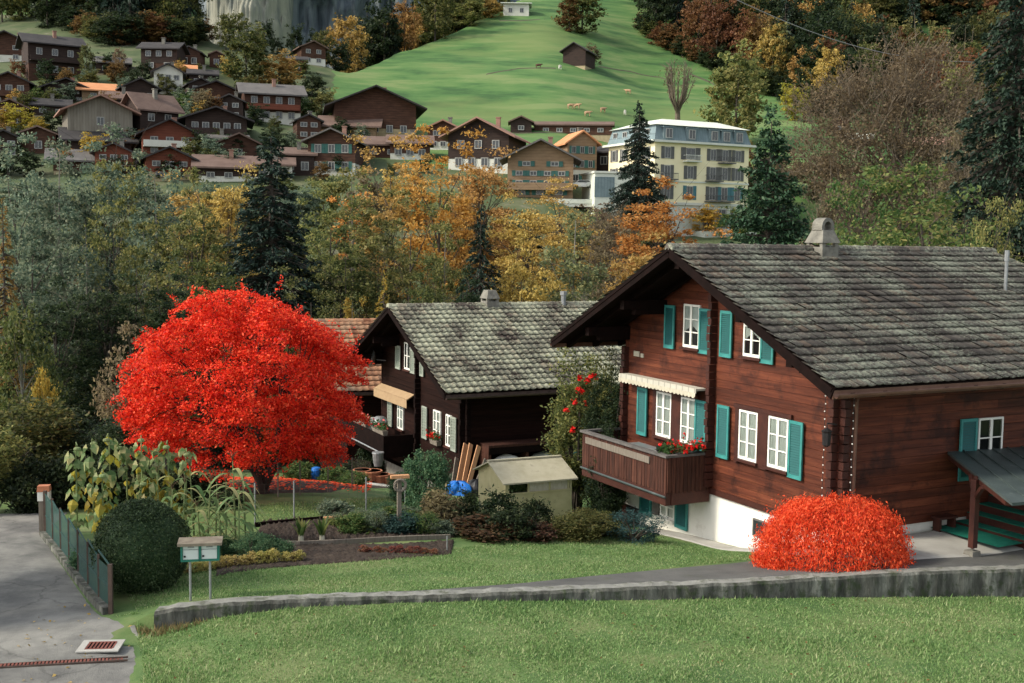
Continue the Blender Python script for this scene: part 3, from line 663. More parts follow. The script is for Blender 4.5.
# basement windows on the white wall
near_window(H1, -6.54, -5.9, -1.82, -1.0, .03, bars=3, curtain=.3, sur=M['plaster'])
MB().box(-6.9, -6.6, -.02, .04, -1.85, -.98).build('open_casement', M['rail'], H1); MB().box(-8.38, -7.55, -.04, .04, -2.75, -1.88).build('base_boards', M['beam'], H1)
for a, b in ((-7.5, -6.95), (-5.84, -5.3)): shutter(H1, a, b, -1.95, -.98, .03, M['shutter'], louv=14)
o = MB().box(-2.72, -1.82, -.01, .06, -1.43, -1.02).build('cellar_window', M['rail'], H1)
MB().quad((-2.68,-.016,-1.4),(-2.3,-.016,-1.4),(-2.3,-.016,-1.05),(-2.68,-.016,-1.05)).quad((-2.26,-.016,-1.4),(-1.86,-.016,-1.4),(-1.86,-.016,-1.05),(-2.26,-.016,-1.05)).build('pane', M['darkglass'], o)
# wall ends, corner posts, lights
log_ends(H1, M['beam'], -4.37, 0, -.6, 4.9, seed=5)
log_ends(H1, M['beam'], -.09, 0, -.7, 2.5, w=.16, proud=.16, seed=6); log_ends(H1, M['beam'], 0, .09, -.7, 2.5, w=.16, proud=.16, axis='v', seed=7)
log_ends(H1, M['beam'], -W+.09, 0, -.7, 2.5, w=.16, proud=.16, seed=8)
log_ends(H1, M['beam'], -W+.02, .09, -.7, 2.5, w=.16, proud=-.22, axis='v', seed=8)
sg = MB()
for (u, v) in ((-.22, -.2), (.2, .2)):
    for i in range(17): sg.ball((u+.012*math.sin(i*2.1), v, 2.2-i*.165), .017, 6, 4)
sg.build('string_lights', M['white'], H1)
cd = MB()
for (u, v) in ((-.22, -.2), (.2, .2)): cd.tube([(u, v, 2.25), (u, v, -.6)], .006, 4)
cd.build('light_cord', M['black'], H1)
la = MB().bar((.03,-.1,1.62),(.03,-.36,1.66),.03,.03).tube([(.03,-.36,1.66),(.03,-.36,1.55)],.012,6).lathe([(.02,1.56),(.12,1.5),(.1,1.46),(.085,1.2),(.03,1.16)],8,(.03,-.36,0)); la.build('wall_lantern', M['black'], H1)
dp = MB().tube([(.34, .5, 2.45), (.2, .38, 2.3), (.15, .32, 2.1), (.15,.32,-.9)], .045, 8); dp.build('downpipe', M['copper'], H1)
# small painted number on the gable
def lettering(s, parent, loc, size, m, rz=0, name='lettering', depth=.004):
    cu = bpy.data.curves.new(name, 'FONT'); cu.body = s; cu.size = size; cu.extrude = depth; cu.align_x = 'CENTER'
    o = bpy.data.objects.new(name, cu); col.objects.link(o); dg = bpy.context.evaluated_depsgraph_get()
    me = bpy.data.meshes.new_from_object(o.evaluated_get(dg)); bpy.data.objects.remove(o)
    r = link(name, me, None, parent, loc); me.materials.clear(); me.materials.append(m); r.rotation_euler = (R(90), 0, rz); return r
MB().box(-7.95, -7.68, -.03, -.002, 2.3, 2.44).box(-7.62, -7.48, -.025, -.002, 2.29, 2.4).build('house_plate', M['cream'], H1)
# awning over the balcony windows
aw = MB(); n = 22; u0, u1 = -8.15, -4.62
aw.box(u0, u1, -.34, -.02, 1.76, 1.81).box(u0, u1, -.36, -.335, 1.7, 1.82)
aw.build('awning', M['awning_stripe'], H1)
va = MB()
for i in range(n):
    a, b = u0+(u1-u0)*i/n, u0+(u1-u0)*(i+1)/n; pr = [(a,-.372,1.71),(a,-.378,1.62)]+[(a+(b-a)*k/4, -.38-.01*math.sin(i), 1.62-.04*math.sin(math.pi*k/4)) for k in range(1,4)]+[(b,-.378,1.62),(b,-.372,1.71)]
    va.quad(*pr)
va.build('awning_valance', M['cream'], H1)
# balcony
bl, br, bv, bz, bt = -8.42, -4.42, -1.28, -.56, .24
b = MB().box(bl, br, bv, -.02, bz-.12, bz).box(bl, br, bv-.03, bv+.13, bz-.42, bz-.125).box(br-.14, br+.02, bv+.131, -.02, bz-.42, bz-.125).box(bl, bl+.14, bv+.131, -.02, bz-.42, bz-.125)
for k in range(4):
    u = bl+.5+k*1.1; b.box(u, u+.14, bv+.14, -.02, bz-.36, bz-.125)
bal = b.build('balcony', M['beam'], H1)
s = MB(); r_ = random.Random(9)
def pale(u0, u1, v0, v1, ax):
    p = u0 if ax == 'u' else v0; e = u1 if ax == 'u' else v1
    while p < e-.02:
        q = min(p+.118, e); j = r_.uniform(-.006, .006)
        if ax == 'u': s.box(p, q-.012, v0+j, v1+j, bz-.1, bt-.04); s.prism([(p,v0+j,bz-.1),(q-.012,v0+j,bz-.1),((p+q)/2-.006,v0+j,bz-.16)], (0,v1-v0,0))
        else: s.box(u0+j, u1+j, p, q-.012, bz-.1, bt-.04); s.prism([(u0+j,p,bz-.1),(u0+j,q-.012,bz-.1),(u0+j,(p+q)/2-.006,bz-.16)], (u1-u0,0,0))
        p += .118
pale(bl, br, bv-.03, bv, 'u'); pale(br-.0, br+.03, bv, -.05, 'v'); pale(bl-.03, bl, bv, -.05, 'v')
s.build('balcony_slats', M['slat'], bal)
MB().box(bl-.06, br+.06, bv-.09, bv+.07, bt-.035, bt+.025).box(br-.07, br+.07, bv+.072, -.03, bt-.035, bt+.025).box(bl-.07, bl+.07, bv+.072, -.03, bt-.035, bt+.025).build('handrail', M['rail'], bal)
pb = MB().box(bl+.2, bl+3.3, bv-.065, bv-.035, bt-.3, bt-.13); pb.build('pale_board', M['oldwood'], bal)
MB().tube([(bl-.02, bv-.06, bz-.2), (br+.03, bv-.06, bz-.2)], .03, 6).build('rain_strip', M['green_roof'], bal)
def in_house(H, u, v, z): return H.matrix_basis @ Vector((u, v, z))
# things on the balcony
t = empty('balcony_table', in_house(H1, -6.3, -.72, bz+.0), -1.10085, 'pale table on the balcony of the large red-brown chalet', 'table')
MB().box(-.75, .75, -.34, .34, .62, .66).build('tabletop', M['zinc'], t)
for x in (-.68, .68):
    for y in (-.28, .28): MB().box(x-.02, x+.02, y-.02, y+.02, 0, .62).build('leg', M['steel'], t)
t = empty('balcony_chair', in_house(H1, -5.15, -.8, bz), -1.10085+1.2, 'dark folding chair beside the pale balcony table', 'chair')
MB().box(-.21, .21, -.2, .2, .42, .45).build('seat', M['black'], t); MB().hexa([(-.2,.2,.5),(.2,.2,.5),(.2,.23,.5),(-.2,.23,.5),(-.2,.3,.86),(.2,.3,.86),(.2,.33,.86),(-.2,.33,.86)]).build('backrest', M['black'], t)
for x in (-.19, .19):
    for y in (-.18, .2): MB().box(x-.015, x+.015, y-.015, y+.015, 0, .42).build('leg', M['black'], t)
# ------------------------------------------------------------------ foliage generators
def leaves(C, S, asp=.5, upbias=.6, drop=None, fold=True, droop=0.):
    """diamond leaf cards at centres C (n,3) with lengths S; drop: axis direction (n,3) for hanging leaves"""
    n = len(C)
    nr = rng.normal(size=(n, 3)); nr[:,2] += upbias*2; nr /= np.linalg.norm(nr, axis=1)[:,None]
    if drop is None:
        d = rng.normal(size=(n, 3)); d[:,2] -= droop
    else: d = drop+rng.normal(0, .25, (n, 3))
    d -= (d*nr).sum(1)[:,None]*nr*(1 if drop is None else .0); d /= np.linalg.norm(d, axis=1)[:,None]+1e-9
    s = np.cross(nr, d); s /= np.linalg.norm(s, axis=1)[:,None]+1e-9
    S = np.asarray(S).reshape(-1, 1)*np.ones((n, 1))
    a = C-d*S*.5; b = C+d*S*.5; m = C-d*S*.05
    l = m+s*S*asp*.5; r = m-s*S*asp*.5
    if fold: sag = nr*S*.1; a = a-sag; b = b-sag
    return np.stack([a, l, b, r], 1).reshape(-1, 3)
def leaf_obj(name, V, m, parent=None):
    return link(name, np_mesh(name, V, 4, np.arange(len(V))), m, parent)
def rand_dir(n):
    d = rng.normal(size=(n, 3)); return d/np.linalg.norm(d, axis=1)[:,None]
def crown_points(K, nl, rx, rz, zc, cl, flat=.65, shell=.62, squash=None, seed=None, lob=.28):
    """K clump centres spread through an uneven ellipsoid, nl leaves per clump"""
    d = rand_dir(K); rad = rng.uniform(0, 1, K)**.45*(1-shell)+shell*rng.uniform(.75, 1.0, K)
    ph = rng.uniform(0, 6.28, 6); az = np.arctan2(d[:,1], d[:,0])
    un = 1+lob*(.5*np.sin(2*az+ph[0]+3*d[:,2])+.35*np.sin(3*az+ph[1]-2.5*d[:,2])+.3*np.sin(5*az+ph[2]+4*d[:,2]))
    c = d*(rad*un)[:,None]*np.array([rx, rx, rz])
    if squash is not None: c = squash(c)
    c[:,2] += zc
    sz = cl*rng.uniform(.6, 1.3, K)
    P = np.repeat(c, nl, 0)+rng.normal(0, .5, (K*nl, 3))*np.repeat(sz, nl)[:,None]*np.array([1, 1, flat])
    return c, P
def limbs(trunk_h, c, r0, lean=.04, n_limb=14, zc=None, top=None, tw=True, nt=8):
    """trunk with limbs reaching some clump centres"""
    mb = MB(); r_ = random.Random(int(rng.integers(1e6)))
    top = top or trunk_h
    tp = [Vector((r_.uniform(-lean, lean)*i, r_.uniform(-lean, lean)*i, top*i/5.-(.4 if i == 0 else 0))) for i in range(6)]
    mb.tube(tp, [r0*1.25, r0, r0*.85, r0*.65, r0*.42, r0*.15], nt)
    idx = list(range(len(c))); r_.shuffle(idx)
    for i in idx[:n_limb]:
        e = Vector(c[i]); h = min(max(.25*trunk_h, e.z*r_.uniform(.45, .75)), top*.92); f = h/top*5; k = min(4, int(f)); s = tp[k].lerp(tp[k+1], f-k)
        m1 = s.lerp(e, .45)+Vector((r_.uniform(-.1,.1), r_.uniform(-.1,.1), .12))*(e-s).length
        rr = r0*r_.uniform(.22, .42)
        mb.tube([s, m1, e], [rr, rr*.65, rr*.2], 5)
        if tw:
            for _ in range(3):
                q = e+Vector((r_.gauss(0,1), r_.gauss(0,1), r_.gauss(.4,.8)))*(e-s).length*.22
                mb.tube([m1.lerp(e, r_.uniform(.2,.9)), q], [rr*.3, rr*.08], 4, False)
    return mb
PROTO = {}
PDIM = {}
def proto_mesh(key, V, mb, leafm, barkm, dim=(10., 7.)):
    PDIM[key] = dim
    t = mb.build('trunk', barkm); c = leaf_obj('crown', V, leafm)
    PROTO[key] = (t.data, c.data); 
    for o in (t, c): bpy.data.objects.remove(o)
def tree(key, name, x, y, z, h, w, label, cat='tree', group=None, lmk=None, rz=None, barkk=None, h0=None):
    """h, w wanted height and crown width; prototypes are stored at 10 m height and 7 m width"""
    tm, cm = PROTO[key]
    o = empty(name, (x, y, z), random.uniform(0, 6.28) if rz is None else rz, label, cat, group)
    h0, w0 = PDIM[key]; o.scale = (w/w0, w/w0, h/h0)
    t = link('trunk', tm, None, o); c = link('crown', cm, None, o)
    if lmk: set_mat(c, M[lmk])
    if barkk: set_mat(t, M[barkk])
    return o
def mk_broad(key, K, nl, ls, rz=4.2, zc=5.9, cl=.85, rx=3.2, flat=.65, shell=.6, lob=.3, lmk='leaf_olive', n_limb=16, sq=None, asp=.6, bark='bark', top=8.5, r0=.2, up=.5, dim=(10., 7.), th=3.2):
    c, P = crown_points(K, nl, rx, rz, zc, cl, flat, shell, sq, lob=lob)
    k = np.array([dim[1]/7, dim[1]/7, dim[0]/10]); c = c*k; P = P*k; top *= k[2]; th *= k[2]
    P[:,2] = np.maximum(P[:,2], .3)
    V = leaves(P, ls*rng.uniform(.6, 1.35, len(P)), asp, up)
    proto_mesh(key, V, limbs(th, c, r0, n_limb=n_limb, top=top, lean=.03*k[0]), M[lmk], M[bark], dim)
# near-ish ravine trees (60-110 m): a few thousand leaf cards each
mk_broad('round', 90, 75, .36, lmk='leaf_olive')
mk_broad('loose', 75, 60, .33, rz=4.6, zc=5.6, cl=.8, shell=.5, lob=.42, lmk='leaf_olive', n_limb=24)
mk_broad('leafy', 260, 70, .2, rz=4.3, zc=5.5, cl=.6, shell=.6, lob=.35, flat=.5, lmk='leaf_green', dim=(13., 8.), n_limb=30)
mk_broad('wide', 95, 75, .34, rz=3.6, zc=6.1, rx=3.3, cl=.9, shell=.65, lob=.38, flat=.5, n_limb=20)
mk_broad('tall', 85, 65, .32, rz=4.7, zc=5.3, rx=3.1, cl=.75, lob=.3, flat=.9, n_limb=20, bark='birchbark', r0=.13, top=9.4)
# tall slender ravine trees at their own proportions
mk_broad('rav_a', 150, 80, .36, lmk='leaf_olive', dim=(24., 9.), flat=.28, cl=.8, n_limb=26, r0=.24, lob=.4)
mk_broad('rav_b', 120, 70, .34, rz=4.6, zc=5.6, cl=.75, shell=.45, lob=.5, n_limb=34, dim=(24., 9.), flat=.26, r0=.22)
mk_broad('rav_c', 150, 80, .36, rz=4.0, zc=5.9, rx=3.3, cl=.85, shell=.6, lob=.45, flat=.22, n_limb=30, dim=(23., 10.), r0=.26)
mk_broad('rav_d', 120, 75, .32, rz=4.8, zc=5.3, rx=3.1, cl=.7, lob=.4, flat=.34, n_limb=26, bark='birchbark', r0=.16, top=9.4, dim=(24., 7.5))
def bare(key, dim, K, nl, ls, tw, tr):
    """half-bare crown: fine twigs and a thin veil of leaves"""
    c, P = crown_points(K, nl, 3.3, 4.3, 5.7, .58, .75, .55, lob=.32); k = np.array([dim[1]/7, dim[1]/7, dim[0]/10]); c = c*k; P = P*k
    V = leaves(P, ls*rng.uniform(.5, 1.3, len(P)), .55, .2)
    mb = limbs(2.5*k[2], c, .3*k[0]**.5, n_limb=60, top=6.2*k[2])
    r_ = random.Random(4)
    for i in range(len(c)):
        e = Vector(c[i]); out = Vector((e.x, e.y, e.z*.35)).normalized()
        for _ in range(tw):
            d = (out+Vector((r_.gauss(0,.6), r_.gauss(0,.6), abs(r_.gauss(.3,.5))))).normalized()*r_.uniform(.5,1.3)*k[0]**.5
            b = e+Vector((r_.gauss(0,.5), r_.gauss(0,.5), r_.gauss(0,.4)))*k[0]; mb.tube([b-d*.7, b+d*.6], [tr, tr*.3], 3, False)
    proto_mesh(key, V, mb, M['leaf_brown'], M['twig'], dim)
bare('bare', (22., 10.), 280, 90, .26, 9, .026)
bare('bare_big', (30., 22.), 560, 105, .34, 9, .032)
def conifer(key, tiers, per, nl, ls, lmk, droop=.35, rbase=3.3, ztop=10., z0=.5, thin=.5, pw=.85, asp=.3, jit=.25, dim=(10., 7.)):
    """tiers of drooping boughs carrying needle sprays"""
    Pl = []; D = []; mb = MB(); mb.tube([(0,0,-.3),(0,0,5),(0,0,ztop-.1)], [.24,.14,.02], 7)
    r_ = random.Random(5)
    for i in range(tiers):
        t = (i+.5)/tiers; z = z0+(ztop-z0)*t
        rad = rbase*(1-t)**pw*r_.uniform(.8, 1.12)+.12
        k = max(4, int(per*(1-t*.6)))
        for j in range(k):
            a = 6.283*(j+r_.random())/k; L = rad*r_.uniform(.68, 1.1); zz = z+r_.uniform(-1, 1)*jit
            m = max(5, int(nl*L/rbase))
            q = np.sqrt(rng.uniform(.02, 1, m)); wd = .28*L*(1-q*.6)*thin*2
            off = rng.normal(0, .5, m)*wd
            x = np.cos(a)*L*q-np.sin(a)*off; y = np.sin(a)*L*q+np.cos(a)*off
            zc = zz-droop*L*(q**1.6)+.12*L*np.maximum(0, q-.75)*2+rng.normal(0, .05, m)-np.abs(off)*.25
            Pl.append(np.stack([x, y, zc], 1)); D.append(np.repeat([[math.cos(a), math.sin(a), -.3]], m, 0)+rng.normal(0, .55, (m, 3)))
            if L > .6: mb.tube([(0,0,zz), (math.cos(a)*L*.5, math.sin(a)*L*.5, zz-droop*L*.3), (math.cos(a)*L*.92, math.sin(a)*L*.92, zz-droop*L*.85)], [.05, .03, .01], 3, False)
    P = np.concatenate(Pl)*np.array([dim[1]/(rbase*2), dim[1]/(rbase*2), dim[0]/10]); D = np.concatenate(D)
    mb.v = [(p[0]*dim[1]/(rbase*2), p[1]*dim[1]/(rbase*2), p[2]*dim[0]/10) for p in mb.v]
    V = leaves(P, ls*rng.uniform(.6, 1.3, len(P)), asp, .8, drop=D)
    V[:,2] = np.maximum(V[:,2], .1)
    proto_mesh(key, V, mb, M[lmk], M['bark'], dim)
conifer('spruce', 42, 18, 190, .36, 'leaf_spruce', droop=.3, thin=.6, asp=.42, jit=.3, dim=(24., 14.))
conifer('big_spruce', 46, 18, 260, .34, 'leaf_spruce', droop=.4, thin=.55, asp=.4, jit=.3, pw=.8, dim=(30., 15.))
conifer('small_spruce', 34, 15, 120, .28, 'leaf_spruce', droop=.35, thin=.5, asp=.38, jit=.25, dim=(16., 7.))
conifer('thuja', 42, 19, 190, .24, 'leaf_thuja', droop=-.05, rbase=3.3, pw=.75, thin=.95, jit=.4, asp=.45, dim=(17., 9.))
conifer('larch', 28, 12, 80, .16, 'leaf_larch', droop=.2, rbase=3.2, thin=.65, asp=.4, dim=(12., 3.6))
# distant forest (250-500 m): fewer, larger cards
mk_broad('far_round', 80, 40, .5, cl=.85, lmk='leaf_olive', n_limb=6, shell=.62, rz=4.7, zc=5.2, lob=.4, flat=.55, r0=.14)
mk_broad('far_tall', 80, 38, .46, rz=4.9, zc=5.1, rx=3.2, cl=.8, lob=.45, n_limb=6, flat=.6, r0=.14)
conifer('far_spruce', 15, 9, 22, .95, 'leaf_spruce', thin=.6)
def bare_far():
    mb = MB(); r_ = random.Random(12)
    mb.tube([(0,0,-.3),(0,0,2.4),(.1,0,3.6)], [.5,.42,.35], 7)
    for i in range(26):
        a = r_.uniform(0, 6.28); sp = r_.uniform(.3, 1.)
        e = Vector((math.cos(a)*3.*sp, math.sin(a)*3.*sp, 10-2.6*sp*sp*r_.uniform(.7,1.3))); s = Vector((.1, 0, r_.uniform(2.2, 3.6))); m_ = s.lerp(e, .4)+Vector((math.cos(a)*.5, math.sin(a)*.5, -.3))
        mb.tube([s, m_, e], [.17, .1, .03], 4, False)
        for _ in range(7):
            b = m_.lerp(e, r_.uniform(.2, 1)); mb.tube([b, b+Vector((r_.gauss(0,.6), r_.gauss(0,.6), r_.uniform(.3,1.3)))], [.05, .015], 3, False)
    c, P = crown_points(40, 7, 2.9, 3., 7., .6, .8, .7)
    proto_mesh('bare_far', leaves(P, .3, .6), mb, M['leaf_brown'], M['twig'])
bare_far()
# shrubs: stored 1 m high, 1 m wide
SHR = {}
def mk_shrub(key, K, nl, ls, lmk, cl=.16, shell=.72, flat=.8, asp=.5, up=.5, zc=.45, rz=.46, rx=.43, core=True, lob=.18, zk=1.):
    c, P = crown_points(K, nl, rx, rz, zc, cl, flat, shell, lob=lob); P[:,2] = np.maximum(P[:,2], .02)
    V = leaves(P*np.array([1,1,zk]), ls*rng.uniform(.6, 1.3, len(P)), asp, up)/np.array([1,1,zk])
    mb = MB(); r_ = random.Random(3)
    for i in range(0, len(c), max(1, len(c)//14)):
        e = Vector(c[i]); mb.tube([(r_.gauss(0,.04), r_.gauss(0,.04), -.05), (e.x*.4, e.y*.4, e.z*.5), e], [.022, .014, .005], 4, False)
    t = mb.build('stems', M['bark']); f = leaf_obj('foliage', V, M[lmk]); SHR[key] = (t.data, f.data)
    for o in (t, f): bpy.data.objects.remove(o)
mk_shrub('dense', 70, 60, .085, 'leaf_green')
mk_shrub('sprig', 60, 34, .1, 'leaf_dark', shell=.5, asp=.35, up=.2, lob=.3, cl=.13)
mk_shrub('small', 30, 26, .13, 'leaf_green', shell=.6)
mk_shrub('fine', 70, 50, .06, 'leaf_greygreen', asp=.25, up=.0, shell=.8, cl=.13)
mk_shrub('big', 150, 70, .045, 'leaf_dark', shell=.62, cl=.11, lob=.3)
mk_shrub('climb', 220, 70, .05, 'leaf_dark', shell=.6, cl=.1, lob=.45, flat=.5, zk=2.3)
def shrub(key, name, x, y, h, w, label, lmk=None, cat='shrub', group=None, z=None, d=None):
    t, f = SHR[key]; o = empty(name, (x, y, g1(x, y) if z is None else z), random.uniform(0, 6.28) if d is None else 0, label, cat, group); o.scale = (w, d or w, h)
    link('stems', t, None, o); c = link('foliage', f, None, o)
    if lmk: set_mat(c, M[lmk])
    return o
# ================================================================== dark chalet with mossy roof
H2 = local_root('chalet', -1.597, 39.272, -7.681, 1.1135, 'dark weathered timber chalet with pale mossy roof tiles, behind the small garden shed', 'house')
W2, Hw2, zr2, ze2, of2 = 8.545, 5.488, 5.105, 2.553, 1.25; um2 = -W2/2; sl2 = (zr2-ze2)/Hw2
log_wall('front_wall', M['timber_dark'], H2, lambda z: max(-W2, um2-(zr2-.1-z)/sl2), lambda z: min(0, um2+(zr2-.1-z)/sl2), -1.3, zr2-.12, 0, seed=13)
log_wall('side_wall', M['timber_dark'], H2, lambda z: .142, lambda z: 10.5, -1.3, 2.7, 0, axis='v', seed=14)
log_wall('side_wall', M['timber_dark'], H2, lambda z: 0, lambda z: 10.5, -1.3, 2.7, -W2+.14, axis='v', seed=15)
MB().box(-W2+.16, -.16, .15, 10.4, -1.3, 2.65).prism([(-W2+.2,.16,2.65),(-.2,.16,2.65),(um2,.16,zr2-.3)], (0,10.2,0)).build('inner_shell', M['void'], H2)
MB().box(-W2+.03, -.03, .03, 10.4, -3.2, -1.3).build('plinth', M['stone'], H2)
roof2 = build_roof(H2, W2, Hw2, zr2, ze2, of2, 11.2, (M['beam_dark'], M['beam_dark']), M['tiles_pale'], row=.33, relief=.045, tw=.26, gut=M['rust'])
chimney(roof2, um2, 2.9, zr2-.4, zr2+.2, .6, .5, arch=False)
MB().tube([(um2+.1, 6.1, zr2-.3), (um2+.1, 6.1, zr2+.4)], .1, 8).tube([(um2+.1, 6.1, zr2+.4), (um2+.1, 6.1, zr2+.55)], .14, 8).build('vent_pipe', M['zinc'], roof2)
for a, b in ((-2.78, -2.1), (-1.6, -1.12)): near_window(H2, a, b, .29, 1.42, -.01, bars=3)
for a, b in ((-3.85, -3.35), (-1.11, -.61)): shutter(H2, a, b, .2, 1.42, -.02, M['shutter_old'], louv=10)
near_window(H2, -5.8, -5.15, 2.6, 3.65, -.01, bars=2, curtain=.9)
for a, b in ((-6.72, -6.2), (-5.12, -4.62), (-4.1, -3.72)): shutter(H2, a, b, 2.52, 3.45, -.02, M['shutter_old'], louv=10)
near_window(H2, -6.55, -5.9, .15, 1.35, -.01, bars=3); shutter(H2, -7.6, -7.1, .1, 1.4, -.02, M['shutter_old'], louv=10)
log_ends(H2, M['beam_dark'], -4.25, 0, -1.2, 4.2, seed=25); log_ends(H2, M['beam_dark'], -.09, 0, -1.2, 2.3, w=.16, proud=.16, seed=26)
log_ends(H2, M['beam_dark'], 0, .09, -1.2, 2.3, w=.16, proud=.14, axis='v', seed=27)
a2 = MB().hexa([(-8.5,-.3,1.5),(-4.75,-.3,1.5),(-4.75,-.02,1.68),(-8.5,-.02,1.68),(-8.5,-.32,1.54),(-4.75,-.32,1.54),(-4.75,-.02,1.72),(-8.5,-.02,1.72)]).box(-8.5,-4.75,-.345,-.325,1.2,1.53); a2.build('awning', M['tan'], H2)
b2 = MB().box(-8.9, -4.5, -1.35, -.02, -.62, -.5).box(-8.9, -4.5, -1.35, -1.3, -.5, .22).box(-4.55, -4.5, -1.298, -.02, -.5, .22).box(-8.9, -8.85, -1.298, -.02, -.5, .22)
for k in range(4): b2.bar((-8.7+k*1.35, -1.25, -.65), (-8.7+k*1.35, -.05, -1.25), .1, .1)
bal2 = b2.build('balcony', M['beam_dark'], H2)
MB().tube([(-8.95,-1.42,-.42),(-4.45,-1.42,-.42)], .03, 6).build('rail', M['steel'], bal2)
dish = MB().lathe([(.02,0),(.16,.03),(.3,.1),(.36,.17),(.355,.175),(.29,.11),(.15,.045)], 14); d = dish.build('satellite_dish', M['zinc'], H2, (-8.0, -.45, 2.75)); d.rotation_euler = (R(75), 0, R(-20))
MB().bar((-8.0,-.4,2.75),(-8.0,.0,2.7),.04,.04).build('dish_arm', M['zinc'], H2)
def H2p(u, v, z): return in_house(H2, u, v, z)
def flower_box(name, H, yaw, u, v, z, L, label, cat='flower box', fm='pink_flower', n=60, box='oldwood', group=None, rot=0):
    p = in_house(H, u, v, z); o = empty(name, p, -yaw+rot, label, cat, group)
    MB().hexa([(-L/2+.02,-.08,0),(L/2-.02,-.08,0),(L/2-.02,.08,0),(-L/2+.02,.08,0),(-L/2,-.11,.18),(L/2,-.11,.18),(L/2,.11,.18),(-L/2,.11,.18)]).build('box', M[box], o)
    c = np.stack([rng.uniform(-L/2, L/2, 260), rng.normal(0, .1, 260), .22+np.abs(rng.normal(0, .11, 260))], 1)
    leaf_obj('leaves', leaves(c, .09*np.ones(260), .7), M['potleaf'], o)
    k = np.stack([rng.uniform(-L/2, L/2, n), rng.normal(0, .12, n)-.05, .26+np.abs(rng.normal(0, .12, n))], 1)
    q = np.repeat(k, 7, 0)+rng.normal(0, .025, (n*7, 3)); leaf_obj('blossoms', leaves(q, .065*np.ones(len(q)), .9), M[fm], o)
    return o
flower_box('flower_box', H2, 1.1135, -7.6, -1.2, .2, 1.7, 'long flower box with coral geraniums on the dark balcony rail', n=45)
flower_box('flower_box', H2, 1.1135, -5.35, -1.2, .2, 1.3, 'weathered flower box at the right end of the dark balcony', n=14)
flower_box('flower_box', H2, 1.1135, -2.3, -.14, .2, .7, 'small red flower box on a sill of the dark chalet', n=24, fm='red_flower')
flower_box('flower_box', H1, 1.10085, -4.72, -1.08, .06, .4, 'red geraniums at the right corner of the large balcony rail', n=6, fm='red_flower', box='black')
flower_box('flower_box', H1, 1.10085, -4.5, -.6, .1, .8, 'red geraniums on the short side rail of the large balcony', n=36, fm='red_flower', box='black', rot=R(90))
g = empty('grill', H2p(-6.75, -.7, -.5), .4, 'black kettle grill standing on the dark balcony', 'grill')
MB().lathe([(.05,.62),(.25,.68),(.32,.85),(.31,.9)], 14).build('bowl', M['black'], g); MB().lathe([(.32,.905),(.28,1.03),(.15,1.12),(.02,1.14)], 14).build('lid', M['zinc'], g)
for k in range(3): MB().tube([(.12*math.cos(k*2.1), .12*math.sin(k*2.1), .66), (.26*math.cos(k*2.1), .26*math.sin(k*2.1), 0)], .016, 5).build('leg', M['steel'], g)
w_ = empty('window_box_bag', H2p(-7.5, -.75, -.5), .3, 'white and black folded chair on the dark balcony left of the grill', 'chair'); w_.name = 'folded_chair'
MB().hexa([(-.25,-.05,.1),(.25,-.05,.1),(.25,0,.1),(-.25,0,.1),(-.25,.15,.95),(.25,.15,.95),(.25,.2,.95),(-.25,.2,.95)]).build('backrest', M['white'], w_); MB().box(-.22,.22,-.3,-.06,.4,.44).build('seat', M['black'], w_)
# shelves along the side wall of the dark chalet, with sacks
ab = 4.7
sh = empty('storage_shelf', H2p(.5, .6, -.95), -1.1135, 'long dark open shelf with three bays against the dark chalet side wall', 'shelf')
m_ = MB()
for v in (0, 1.45, 2.9, 4.35): m_.box(-.42, .3, v-.05, v+.05, 0, 1.5)
m_.box(-.42, .32, -.05, 4.4, 1.5, 1.58).build('frame', M['slat'], sh)
MB().box(-.4, .3, -.04, 4.35, .28, .34).box(-.4, .3, -.04, 4.35, .78, .83).build('shelf_boards', M['oldwood'], sh)
MB().box(.305, .33, -.04, 4.35, 1.27, 1.49).build('front_board', M['beam_dark'], sh)
for k, (v, mk, lab) in enumerate(((.72, 'white', 'pale crumpled sack in the left bay of the dark shelf'), (2.2, 'leaf_teal', 'teal and white sack in the middle bay of the dark shelf'), (3.6, 'leaf_teal', 'teal sack in the right bay of the dark shelf'))):
    s_ = MB(); p = in_house(H2, .58, .6+v, -.95+.83)
    n_, m2 = 12, 7
    for i in range(m2+1):
        for j in range(n_):
            a = 6.283*j/n_; rr = (.24+.03*math.sin(3*a+k*2+i))*math.sin(math.pi*min(1, (i+.35)/(m2+.4))); s_.v.append((rr*math.cos(a)*1.0, rr*math.sin(a)*2.0, .4*i/m2))
    for i in range(m2):
        for j in range(n_): s_.f.append((i*n_+j, i*n_+(j+1)%n_, (i+1)*n_+(j+1)%n_, (i+1)*n_+j))
    s_.f.append(tuple(range(n_-1,-1,-1))); s_.f.append(tuple(m2*n_+j for j in range(n_)))
    o = s_.build('sack', [M['white'], M['shutter_old'], M['shutter']][k], None, p, True); o.rotation_euler = (0, 0, -1.1135); tag(o, lab, 'sack')
